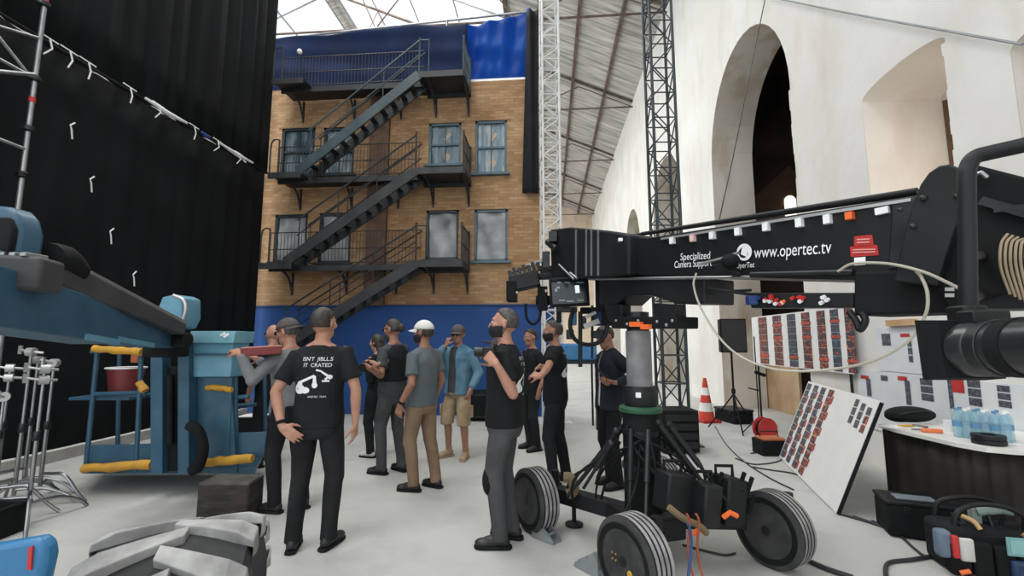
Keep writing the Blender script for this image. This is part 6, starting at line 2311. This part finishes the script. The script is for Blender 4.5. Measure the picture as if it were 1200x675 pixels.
MB().lathe([(0.03, -0.07), (0.165, -0.07), (0.165, -0.06), (0.155, -0.055), (0.03, -0.055)], MR, 28).obj('flange', RED, t, local=True)
MB().lathe([(0.02, -0.055), (0.12, -0.055), (0.12, 0.055), (0.02, 0.055)], MR, 24).obj('wound_cable', BLACKM, t, local=True)
m_ = MB()
m_.path([(-0.10, 0.0, 0.015), (-0.03, 0, 0.19), (0.10, 0, 0.015)], 0.012, 6)
m_.path([(-0.12, -0.08, 0.012), (-0.12, 0.08, 0.012)], 0.010, 6)
m_.path([(0.12, -0.08, 0.012), (0.12, 0.08, 0.012)], 0.010, 6)
m_.obj('reel_frame', DARK, t, local=True)
p = LD((892 - 600) / F * 6.4, 6.4)
t = thing('equipment_box', 'small black open box with orange lid edge on the floor beside the leaning board', 'box', (p.x, p.y, 0), YAW)
MB().box((0, 0, 0.10), (0.34, 0.28, 0.20)).obj('box_body', BLACKM, t, local=True, bevel=0.012)
m_ = MB().box((0, -0.02, 0.215), (0.30, 0.22, 0.03))
m_.obj('box_tray', mat('muted_orange', (0.45, 0.13, 0.05), 0.5), t, local=True, bevel=0.006)
m_ = MB().path([(-0.12, 0, 0.2), (-0.12, 0, 0.30), (0.12, 0, 0.30), (0.12, 0, 0.2)], 0.010, 6)
m_.obj('box_handle', DARK, t, local=True)
# dark equipment standing between the pier and crane, seen below the beam
p = LD((786 - 600) / F * 6.6, 6.6)
t = thing('dimmer_rack', 'black equipment rack standing behind the crane column', 'rack', (p.x, p.y, 0), YAW)
m_ = MB().box((0, 0, 0.30), (0.5, 0.45, 0.56))
m_.obj('rack_body', BLACKM, t, local=True, bevel=0.015)
m_ = MB()
for k in range(4):
    m_.bar((-0.22, -0.235, 0.12 + 0.12 * k), (0.22, -0.235, 0.12 + 0.12 * k), 0.02, 0.09)
m_.obj('rack_panel', BLACK, t, local=True, bevel=0.004)
for sx in (-0.2, 0.2):
    for sy in (-0.15, 0.15):
        MB().lathe([(0.001, -0.015), (0.03, -0.015), (0.03, 0.015), (0.001, 0.015)], Matrix.Translation((sx, sy, 0.031)) @ Matrix.Rotation(R(90), 4, 'X'), 14, close=False).obj('caster', RUBBER, t, local=True)

# ------------------------------------------------------------------ boards with printed picture strips
def picture_mat(name, cell, cols, seed):
    """random coloured frames in a grid: small prints"""
    m = bpy.data.materials.new(name)
    m.use_nodes = True
    nt = m.node_tree
    b = nt.nodes['Principled BSDF']
    b.inputs['Roughness'].default_value = 0.6
    tc = nt.nodes.new('ShaderNodeTexCoord')
    v = nt.nodes.new('ShaderNodeTexNoise')
    v.inputs['Scale'].default_value = cell
    v.inputs['Detail'].default_value = 3
    mp = nt.nodes.new('ShaderNodeMapping')
    mp.inputs['Location'].default_value = (seed * 3.1, seed * 1.7, seed)
    nt.links.new(tc.outputs['Object'], mp.inputs['Vector'])
    nt.links.new(mp.outputs['Vector'], v.inputs['Vector'])
    rp = nt.nodes.new('ShaderNodeValToRGB')
    rp.color_ramp.interpolation = 'CONSTANT'
    els = rp.color_ramp.elements
    for k in range(len(cols) - 2):
        els.new(0.5)
    for k, e in enumerate(els):
        e.position = 0.0 if k == 0 else 0.36 + 0.3 * (k - 1) / (len(cols) - 1)
        e.color = (*cols[k], 1)
    nt.links.new(v.outputs['Fac'], rp.inputs['Fac'])
    nt.links.new(rp.outputs['Color'], b.inputs['Base Color'])
    return m


PICA = picture_mat('printed_frames_warm', 16, [(0.16, 0.05, 0.05), (0.62, 0.13, 0.04), (0.02, 0.02, 0.03), (0.05, 0.05, 0.07), (0.03, 0.03, 0.045), (0.62, 0.13, 0.04)], 1)
PICB = picture_mat('printed_frames_cool', 18, [(0.45, 0.11, 0.05), (0.10, 0.04, 0.05), (0.02, 0.03, 0.045), (0.05, 0.09, 0.14), (0.03, 0.04, 0.05), (0.10, 0.17, 0.22)], 2)
REDP = mat('red_marker_print', (0.62, 0.10, 0.05), 0.7, c2=(0.35, 0.05, 0.04), scale=20)
DKP = picture_mat('printed_frames_dark', 20, [(0.03, 0.035, 0.045), (0.07, 0.085, 0.11), (0.05, 0.05, 0.06), (0.13, 0.15, 0.18), (0.04, 0.05, 0.07)], 5)


def board(name, label, O, ex, ey, w, h, th, parent_cat='board', M_=None):
    ex, ey = Vector(ex).normalized(), Vector(ey).normalized()
    n = ex.cross(ey)
    t = thing(name, label, parent_cat, tuple(O))
    m_ = MB().prism([O, O + ex * w, O + ex * w + ey * h, O + ey * h], -n * th)
    o = m_.obj('panel', M_ or WHITE, t, smooth=False)

    def patch(x0, y0, x1, y1, nm, mt, off=0.002):
        q = O + n * off
        return MB().prism([q + ex * x0 + ey * y0, q + ex * x1 + ey * y0, q + ex * x1 + ey * y1, q + ex * x0 + ey * y1], n * 0.001).obj(nm, mt, t, smooth=False)
    return t, patch, n


# a) printed sheet hung across the first arch, parallel to the wall
xb = WALL_X - 0.06
a, c = atX(884, 428, xb), atX(1000, 437, xb)
zb0 = atX(940, 432, xb).z
zt0 = atX(1000, 358, xb).z
O = Vector((xb, a.y, zb0))
t, patch, n_ = board('picture_board', 'white board of printed picture columns hanging across the tall arch below the beam', O, (0, -1, 0), (0, 0, 1), a.y - c.y, zt0 - zb0, 0.015)
for k, px in enumerate((890, 907, 924, 941, 959, 975, 992)):
    yk = atX(px, 400, xb).y
    yk2 = atX(px + 10, 400, xb).y
    x0 = a.y - yk
    x1 = a.y - yk2
    for j in range(8):
        st_ = (zt0 - zb0 - 0.03) / 8
        y0 = 0.015 + j * st_
        patch(x0, y0, x1, y0 + st_ * 0.95, 'print', PICA if k % 3 != 2 else PICB)
    for j in (1, 4, 6):
        if (k + j) % 2:
            patch(x0 - 0.01, 0.04 + j * st_, x1 + 0.02, 0.08 + j * st_, 'red_mark', REDP, 0.004)
for yy in (a.y - 0.1, c.y + 0.1):
    MB().tube((xb + 0.03, yy, 0.02), (xb + 0.03, yy, zt0), 0.018).obj('upright', DARK, t)

# b) big white board leaning against the table
BR = foot(980, 603)
BL = LD((902 - 600) / F * 6.2, 6.2)
TR = W(1031, 471, 4.12)
ex = (BR - BL).normalized()
w_ = (BR - BL).length
ey = (TR - BR)
h_ = ey.length
O = BL + Vector((0, 0, 0.012))
t, patch, n_ = board('leaning_board', 'large white board with picture strips at one end, leaning against the table', O, ex, ey, w_, h_, 0.022)
MB().prism([BR + Vector((0, 0, 0.012)) + ex * 0.004, TR + ex * 0.004, TR + ex * 0.012 - n_ * 0.025, BR + ex * 0.012 - n_ * 0.025 + Vector((0, 0, 0.012))], ex * 0.012).obj('black_edge', BLACKM, t, smooth=False)
for k in range(4):
    x0 = 0.03 + k * 0.27
    for j in range(11):
        y0 = 0.03 + j * (h_ - 0.05) / 11
        patch(x0, y0, x0 + 0.16, y0 + (h_ - 0.05) / 11 - 0.006, 'print', PICB if k != 3 else PICA)
    for j in range(5):
        y0 = 0.05 + ((j * 2 + k) % 10) * (h_ - 0.05) / 11
        patch(x0 + (0.17 if k else 0.165), y0, x0 + 0.21, y0 + 0.09, 'red_mark', REDP, 0.003)
for k, (dx, col) in enumerate(((0.47, DKP), (0.31, DKP), (0.16, PICA))):
    for j in range(3):
        patch(w_ - dx, h_ - 0.12 - 0.085 * j - 0.02 * k, w_ - dx + 0.09, h_ - 0.045 - 0.085 * j - 0.02 * k, 'print', col if j else DKP)

# c) plan boards on the wall behind the table
xw = WALL_X - 0.012


def wall_board(px0, px1, pyb, zt, zb, label, prints):
    a, c = atX(px0, 430, xw), atX(px1, 430, xw)
    O = Vector((xw, a.y, zb))
    t, patch, n_ = board('plan_board', label, O, (0, -1, 0), (0, 0, 1), a.y - c.y, zt - zb, 0.01, 'board', mat('cool_white_paper', (0.66, 0.69, 0.72), 0.6, c2=(0.72, 0.74, 0.76)))
    for (x0, y0, x1, y1, kind) in prints:            # pixels
        p0, p1 = atX(x0, y0, xw), atX(x1, y0, xw)
        z1 = atX((x0 + x1) / 2, y0, xw).z
        z0 = atX((x0 + x1) / 2, y1, xw).z
        if kind == 'tri':
            for j in range(3):
                hh_ = (z1 - z0) / 3
                patch(a.y - p0.y, z0 + hh_ * j + 0.006 - zb, a.y - p1.y, z0 + hh_ * (j + 1) - 0.006 - zb, 'print', DKP)
        else:
            patch(a.y - p0.y, z0 - zb, a.y - p1.y, z1 - zb, 'red_header' if kind == 'red' else 'print', RED if kind == 'red' else DKP)


zA, zB, zC = atX(1040, 384, xw).z, atX(1040, 436, xw).z, atX(1040, 497, xw).z
wall_board(1030, 1126, 0, zA, zB + 0.01, 'upper white plan board with window prints on the wall', [(1033, 391, 1043, 405, 'p'), (1055, 391, 1066, 395, 'red'), (1063, 398, 1068, 425, 'tri'), (1081, 389, 1094, 414, 'tri')])
wall_board(1004, 1108, 0, zB, zC - 0.10, 'lower white plan board with red headed prints above the table', [(1009, 440, 1018, 444, 'red'), (1015, 444, 1020, 464, 'p'), (1032, 440, 1040, 446, 'p'), (1052, 441, 1063, 446, 'red'), (1060, 446, 1066, 474, 'p'), (1078, 443, 1092, 470, 'tri')])
wall_board(1109, 1290, 0, zB - 0.01, zC - 0.12, 'white plan board with large red square behind the water bottles', [(1115, 444, 1129, 460, 'red'), (1110, 444, 1115, 478, 'p'), (1133, 444, 1148, 476, 'tri'), (1168, 451, 1183, 478, 'tri')])
# brown wood bits above the upper board
a, c = atX(1042, 378, xw), atX(1074, 376, xw)
tag(MB().box((WALL_X - 0.03, (a.y + c.y) / 2, zA + 0.05), (0.05, a.y - c.y, 0.07)).obj('wood_batten', mat('raw_wood', (0.50, 0.30, 0.15), 0.8, c2=(0.58, 0.38, 0.21), scale=6)), 'raw wooden batten on the wall above the upper plan board', 'batten')

# ------------------------------------------------------------------ table with dark skirt
TZ = 0.76
edge = [W(1030, 497, 4.15), W(1052, 503, 3.95), W(1085, 511, 3.70), W(1120, 519, 3.50), W(1160, 525.5, 3.32), W(1200, 528, 3.22), W(1290, 531, 3.02)]
edge = [atZ(*p_, TZ) for p_ in ((1030, 497), (1050, 503), (1085, 511), (1120, 519), (1155, 525), (1190, 528), (1260, 531))]
xr_ = WALL_X - 0.02
back = [Vector((xr_, edge[-1].y, TZ)), Vector((xr_, edge[0].y + 0.12, TZ))]
tb_ = thing('work_table', 'white topped table with dark skirt against the wall at right', 'table', (edge[3].x + 0.3, edge[3].y, 0))
m_ = MB().prism([*edge, *back], (0, 0, -0.03))
m_.obj('tabletop', mat('white_laminate', (0.62, 0.61, 0.58), 0.4), tb_, smooth=False)
SK = cloth('dark_brown_skirt', (0.020, 0.017, 0.016), 0.02, 0.9, c2=(0.036, 0.032, 0.030), scale=3)
ep = [Vector((p_.x, p_.y, 0)) for p_ in edge]


def skirt(u, v):
    s = u * (len(ep) - 1)
    i = min(int(s), len(ep) - 2)
    p_ = ep[i].lerp(ep[i + 1], s - i)
    f = 0.008 * math.sin(u * 70 + math.sin(u * 13)) + 0.008 * math.sin(u * 29 + 1)
    return Vector((p_.x + 0.05 + f, p_.y + 0.04 + f * 0.6, 0.012 + (TZ - 0.045) * v))


MB().grid(skirt, 150, 4).obj('skirt', SK, tb_, solid=0.006)
for (ax_, ay_) in ((edge[0].x + 0.22, edge[0].y - 0.05), (edge[3].x + 0.25, edge[3].y), (xr_ - 0.1, edge[-1].y + 0.1)):
    MB().tube((ax_, ay_, 0.0), (ax_, ay_, TZ - 0.03), 0.02).obj('leg', STEEL, tb_)
# water bottles
PET = glassy('pale_blue_bottle', (0.50, 0.72, 0.80), 0.30, 0.08)
LAB = mat('blue_bottle_label', (0.10, 0.25, 0.42), 0.5)
bx0 = atZ(1124, 512, TZ)
k_ = 0
descr = ['', '']
for r_ in range(2):
    for j in range(6):
        q = bx0.lerp(atZ(1180, 519, TZ), j / 5)
        q = Vector((q.x + 0.075 * r_ + 0.0, q.y + 0.06 * r_, TZ))
        t = thing('water_bottle', 'clear pale blue water bottle in the cluster on the white table', 'bottle', tuple(q), 0, 'water bottles on the table')
        MB().lathe([(0.001, 0.001), (0.030, 0.001), (0.033, 0.01), (0.033, 0.06), (0.030, 0.07), (0.033, 0.08), (0.033, 0.15), (0.028, 0.18), (0.013, 0.205), (0.012, 0.215), (0.001, 0.215)], Matrix(), 16, close=False).obj('bottle_body', PET, t, local=True)
        MB().lathe([(0.0335, 0.085), (0.0338, 0.085), (0.0338, 0.125), (0.0335, 0.125)], Matrix(), 16, close=False).obj('bottle_label', PET if (r_ + j) % 2 else LAB, t, local=True)
        MB().lathe([(0.014, 0.21), (0.014, 0.228), (0.001, 0.229)], Matrix(), 12, close=False).obj('bottle_cap', WHITEP if j % 2 else LAB, t, local=True)
# round black tin, black bag, papers and markers on the table
q = atZ(1170, 523, TZ)
q.y += 0.07
t = thing('tape_roll', 'stack of black tape rolls at the front of the white table', 'tape', tuple(q))
for k in range(2):
    MB().lathe([(0.045, 0.002 + 0.036 * k), (0.095, 0.002 + 0.036 * k), (0.097, 0.01 + 0.036 * k), (0.097, 0.028 + 0.036 * k), (0.095, 0.034 + 0.036 * k), (0.045, 0.034 + 0.036 * k), (0.045, 0.002 + 0.036 * k)], Matrix(), 32, close=False).obj('roll', BLACK, t, local=True)
q = atZ(1050, 494, TZ)
t = thing('shoulder_bag', 'black bag lying on the far end of the white table', 'bag', (q.x + 0.13, q.y, TZ))
m_ = MB()
m_.ell((0, 0, 0.07), (0.22, 0.13, 0.075))
m_.ell((-0.10, 0, 0.05), (0.12, 0.10, 0.055))
remesh(m_, 'bag_body', BLACKM, 0.012, t, 3)
MB().path(spline([(-0.18, -0.05, 0.06), (-0.1, -0.12, 0.10), (0.05, -0.12, 0.12), (0.16, -0.06, 0.10)], 6), 0.008, 6).obj('bag_strap', BLACK, t, local=True)
for (px, py, w_, l_, rz, M_, nm, lb, ct) in ((1045, 500, 0.20, 0.13, 0.5, WHITEP, 'paper_sheet', 'white paper sheet near the far end of the white table', 'paper'), (1062, 500, 0.13, 0.05, 0.2, YELLOW, 'notepad', 'yellow pad on the white table', 'notepad'),
                                  (1092, 507, 0.14, 0.05, -0.2, mat('bright_orange', (0.70, 0.17, 0.06), 0.5), 'orange_case', 'orange pencil case on the front of the white table', 'case'), (1078, 504, 0.12, 0.04, 0.1, mat('grey_tool', (0.2, 0.2, 0.2), 0.5), 'stapler', 'grey stapler lying between the yellow pad and the orange case', 'stapler'),
                                  (1112, 505, 0.05, 0.05, 0, TAPE, 'paper_cup', 'white paper cup beside the water bottles', 'cup'), (1193, 521, 0.08, 0.06, 0.3, TAPE, 'paper_sheet', 'small white slip right of the black tape rolls', 'paper')):
    q = atZ(px, py, TZ)
    if nm == 'paper_cup':
        o = MB().lathe([(0.001, 0.001), (0.025, 0.001), (0.036, 0.09), (0.034, 0.09), (0.024, 0.006), (0.001, 0.006)], Matrix.Translation((q.x, q.y, TZ)), 20, close=False).obj(nm, M_)
    elif nm == 'stapler':
        m_ = MB()
        m_.box((q.x, q.y, TZ + 0.006), (w_, l_ * 0.8, 0.01))
        m_.box((q.x + 0.005, q.y, TZ + 0.035), (w_ * 0.95, l_ * 0.7, 0.016), Matrix.Rotation(0.14, 3, 'Y'))
        m_.box((q.x + w_ * 0.4, q.y, TZ + 0.018), (0.02, l_ * 0.7, 0.03))
        o = m_.obj(nm, M_, bevel=0.003)
    else:
        hh_ = 0.003 if nm == 'paper_sheet' else (0.012 if nm == 'notepad' else 0.03)
        o = MB().box((q.x, q.y, TZ + hh_ / 2 + 0.001), (w_, l_, hh_), Matrix.Rotation(rz, 3, 'Z')).obj(nm, M_, bevel=min(0.008, hh_ * 0.3))
    tag(o, lb, ct)

# ------------------------------------------------------------------ black case and tool bag at the lower right
p = foot(1072, 618)
t = thing('flight_case', 'long black case lying on the floor in front of the table skirt', 'case', (p.x - 0.04, p.y - 0.16, 0), YAW + R(-22))
MB().box((0, 0, 0.13), (0.55, 0.30, 0.24)).obj('case_body', BLACKM, t, local=True, bevel=0.02)
MB().box((0, 0, 0.262), (0.56, 0.31, 0.03)).obj('case_lid', BLACK, t, local=True, bevel=0.008)
MB().box((-0.06, -0.02, 0.282), (0.26, 0.12, 0.012)).obj('lid_strip', mat('grey_blue_plastic', (0.16, 0.19, 0.22), 0.5), t, local=True, bevel=0.003)
for x in (-0.15, 0.15):
    MB().box((x, -0.157, 0.22), (0.05, 0.015, 0.05)).obj('latch', DARK, t, local=True, bevel=0.003)
p = foot(1165, 672)
tb = thing('tool_bag', 'open black tool bag full of tools and pouches at lower right', 'tool bag', (p.x, p.y + 0.07, 0), YAW + R(-14))
m_ = MB()
m_.box((0, -0.03, 0.15), (0.56, 0.28, 0.29))
m_.obj('bag_body', BT, tb, local=True, bevel=0.04)
m_ = MB()
for k in range(5):
    MB().box((-0.24 + 0.12 * k, -0.19, 0.12 + 0.01 * (k % 2)), (0.11, 0.06, 0.2)).obj('outer_pocket', BLACKM, tb, local=True, bevel=0.015)
m_ = MB()
for sy in (-0.10, 0.10):
    m_.path(spline([(-0.2, sy, 0.28), (-0.17, sy, 0.38), (-0.05, sy * 0.8, 0.43), (0.10, sy * 0.8, 0.43), (0.19, sy, 0.38), (0.21, sy, 0.28)], 6), 0.016, 8)
m_.obj('bag_handles', BLACK, tb, local=True)
rnd = random.Random(9)
m_ = MB()
for k in range(12):
    x, y = rnd.uniform(-0.22, 0.22), rnd.uniform(-0.11, 0.12)
    MB().tube((x, y, 0.22), (x + rnd.uniform(-0.05, 0.05), y + rnd.uniform(-0.04, 0.04), rnd.uniform(0.32, 0.40)), rnd.uniform(0.010, 0.02), n=8).obj('tool_grip', DARK, tb, local=True)
BM = ROOTM[tb.name]


def onbag(x, y, z):
    return BM @ Vector((x, y, z))


def bagthing(nm, lb, ct, parts):
    t = None
    for (pn, mb, M_, bv) in parts:
        if t is None:
            t = thing(nm, lb, ct, tuple(mb.v[0]))
        mb.obj(pn, M_, t, bevel=bv)
    return t


RB = BM.to_3x3()
m_ = MB().box(onbag(-0.31, -0.17, 0.20), (0.08, 0.08, 0.17), RB)
m2 = MB().box(onbag(-0.27, -0.22, 0.20), (0.035, 0.03, 0.14), RB)
m3 = MB().box(onbag(-0.215, -0.23, 0.19), (0.075, 0.035, 0.14), RB)
m4 = MB().tube(onbag(-0.27, -0.24, 0.05), onbag(-0.22, -0.25, 0.07), 0.014)
bagthing('parts_pouch', 'blue grey pouch with red stripe and white pocket on the bag side', 'pouch', [('pouch_body', m_, mat('grey_blue_bag', (0.10, 0.14, 0.19), 0.8), 0.02), ('red_stripe', m2, RED, 0.008), ('white_pocket', m3, mat('dirty_white', (0.45, 0.45, 0.43), 0.8), 0.012), ('orange_tip', m4, ORANGE, 0.0)])
m_ = MB().box(onbag(0.06, -0.235, 0.235), (0.13, 0.012, 0.11), RB)
m2 = MB().box(onbag(0.06, -0.243, 0.235), (0.10, 0.004, 0.08), RB)
bagthing('teal_card', 'pale teal card tucked into the front pocket of the tool bag', 'card', [('card_sheet', m_, mat('teal_card', (0.17, 0.36, 0.36), 0.6), 0.002), ('card_print', m2, mat('pale_teal_print', (0.22, 0.42, 0.42), 0.6), 0.0)])
m_ = MB().box(onbag(0.09, -0.235, 0.085), (0.17, 0.05, 0.14), RB)
m2 = MB().box(onbag(0.09, -0.262, 0.10), (0.035, 0.006, 0.03), RB)
bagthing('blue_pouch', 'dark blue pouch with pale badge hanging low on the tool bag', 'pouch', [('pouch_body', m_, mat('dark_blue_nylon', (0.010, 0.030, 0.085), 0.6), 0.02), ('badge', m2, TAPE, 0.002)])
m_ = MB().path(spline([onbag(0.10, -0.21, 0.31), onbag(0.16, -0.25, 0.25), onbag(0.20, -0.26, 0.18), onbag(0.21, -0.25, 0.11), onbag(0.18, -0.25, 0.06)], 6), 0.015, 8)
tag(m_.obj('strap', mat('ochre_strap', (0.36, 0.20, 0.07), 0.8)), 'ochre webbing strap hanging over the front of the tool bag', 'strap')
m_ = MB().path(spline([onbag(-0.15, -0.10, 0.36), onbag(-0.11, -0.14, 0.34), onbag(-0.09, -0.16, 0.30)], 6), 0.015, 8)
tag(m_.obj('glove', mat('tan_leather', (0.42, 0.27, 0.12), 0.8)), 'tan leather strip poking out of the top of the tool bag', 'strap')
m_ = MB()
m_.tube(onbag(-0.02, -0.02, 0.37), onbag(0.10, -0.04, 0.40), 0.03)
m_.tube(onbag(0.10, -0.04, 0.40), onbag(0.16, -0.05, 0.39), 0.024)
m_.box(onbag(-0.02, 0, 0.34), (0.05, 0.05, 0.09), RB)
tag(m_.obj('hand_tool', mat('grey_green_tool', (0.20, 0.25, 0.23), 0.5)), 'pale grey green hand tool lying on top of the tool bag', 'tool')
# ------------------------------------------------------------------ cables on the floor
FC = mat('black_floor_cable', (0.022, 0.024, 0.026), 0.6)


def floor_cable(pts, r_, lb, n=8):
    q = [Vector((*foot(x, y).xy, r_ + 0.001)) for x, y in pts]
    tag(MB().path(spline(q, n), r_, 6).obj('floor_cable', FC), lb, 'cable')


floor_cable([(985, 604), (1020, 614), (1050, 626), (1072, 645), (1086, 654), (1108, 652), (1104, 640), (1085, 634), (1060, 627), (1022, 612)], 0.010, 'black cable looping on the floor between the leaning board and the tool bag')
floor_cable([(1104, 652), (1070, 658), (1045, 661), (1038, 668), (1040, 690)], 0.013, 'thick black cable curving out of the bottom edge near the tool bag')
floor_cable([(1000, 606), (1030, 616), (1070, 628), (1090, 634), (1102, 645)], 0.008, 'thin black cable running from the leaning board towards the long case')
floor_cable([(1100, 655), (1120, 664), (1150, 673), (1180, 690)], 0.010, 'black cable running along the front of the tool bag')
floor_cable([(925, 640), (940, 655), (965, 668), (1000, 680)], 0.016, 'thick black cable leaving the right dolly wheel')
floor_cable([(880, 548), (905, 552), (930, 556), (955, 566)], 0.009, 'black cable on the floor behind the right dolly wheel')
floor_cable([(862, 538), (885, 545), (915, 540), (905, 530), (880, 532)], 0.008, 'small loop of black cable near the foot of the leaning board')
floor_cable([(838, 500), (850, 520), (870, 540), (900, 560), (930, 575)], 0.008, 'black cable trailing from the loudspeaker stand along the floor')
floor_cable([(800, 640), (830, 648), (850, 652), (862, 650)], 0.008, 'short black cable on the floor between the two front dolly wheels')

# ------------------------------------------------------------------ things in front of the facade base, seen between people
p = foot(563, 489)
t = thing('flight_case', 'black equipment case standing against the blue base of the facade', 'case', (p.x + 0.2, min(p.y, FY - 0.45), 0), 0)
MB().box((0, 0, 0.30), (0.75, 0.5, 0.50)).obj('case_body', BLACKM, t, local=True, bevel=0.02)
for z in (0.09, 0.5):
    MB().box((0, -0.255, z), (0.76, 0.02, 0.03)).obj('edge_trim', DARK, t, local=True)
for sx in (-0.3, 0.3):
    for sy in (-0.17, 0.17):
        MB().lathe([(0.001, -0.014), (0.026, -0.014), (0.026, 0.014), (0.001, 0.014)], Matrix.Translation((sx, sy, 0.027)) @ Matrix.Rotation(R(90), 4, 'X'), 12, close=False).obj('caster', RUBBER, t, local=True)
p = LD((676 - 600) / F * 8.3, 8.3)
t = thing('covered_trolley', 'blue covered trolley standing behind the masked men by the lattice tower', 'trolley', (p.x, p.y, 0), YAW)
MB().box((0, 0, 1.33), (0.62, 0.5, 0.30)).obj('blue_cover', mat('blue_cover', (0.03, 0.16, 0.36), 0.6, c2=(0.05, 0.20, 0.42)), t, local=True, bevel=0.04)
MB().box((0, 0, 1.15), (0.66, 0.5, 0.05)).obj('shelf', DARK, t, local=True, bevel=0.01)
for sx in (-0.29, 0.29):
    for sy in (-0.21, 0.21):
        MB().tube((sx, sy, 0.001), (sx, sy, 1.14), 0.02).obj('leg', DARK, t, local=True)

p = LD((853 - 600) / F * 8.9, 8.9)
t = thing('road_case', 'low black road case standing at the wall between the traffic cone and the loudspeaker', 'case', (p.x, p.y, 0), YAW + R(-80))
MB().box((0, 0, 0.11), (0.6, 0.4, 0.21)).obj('case_body', BLACKM, t, local=True, bevel=0.015)
MB().box((0, 0, 0.235), (0.62, 0.42, 0.04)).obj('case_lid', BLACK, t, local=True, bevel=0.01)
for x in (-0.2, 0.2):
    MB().box((x, -0.21, 0.2), (0.06, 0.02, 0.06)).obj('latch', DARK, t, local=True, bevel=0.003)
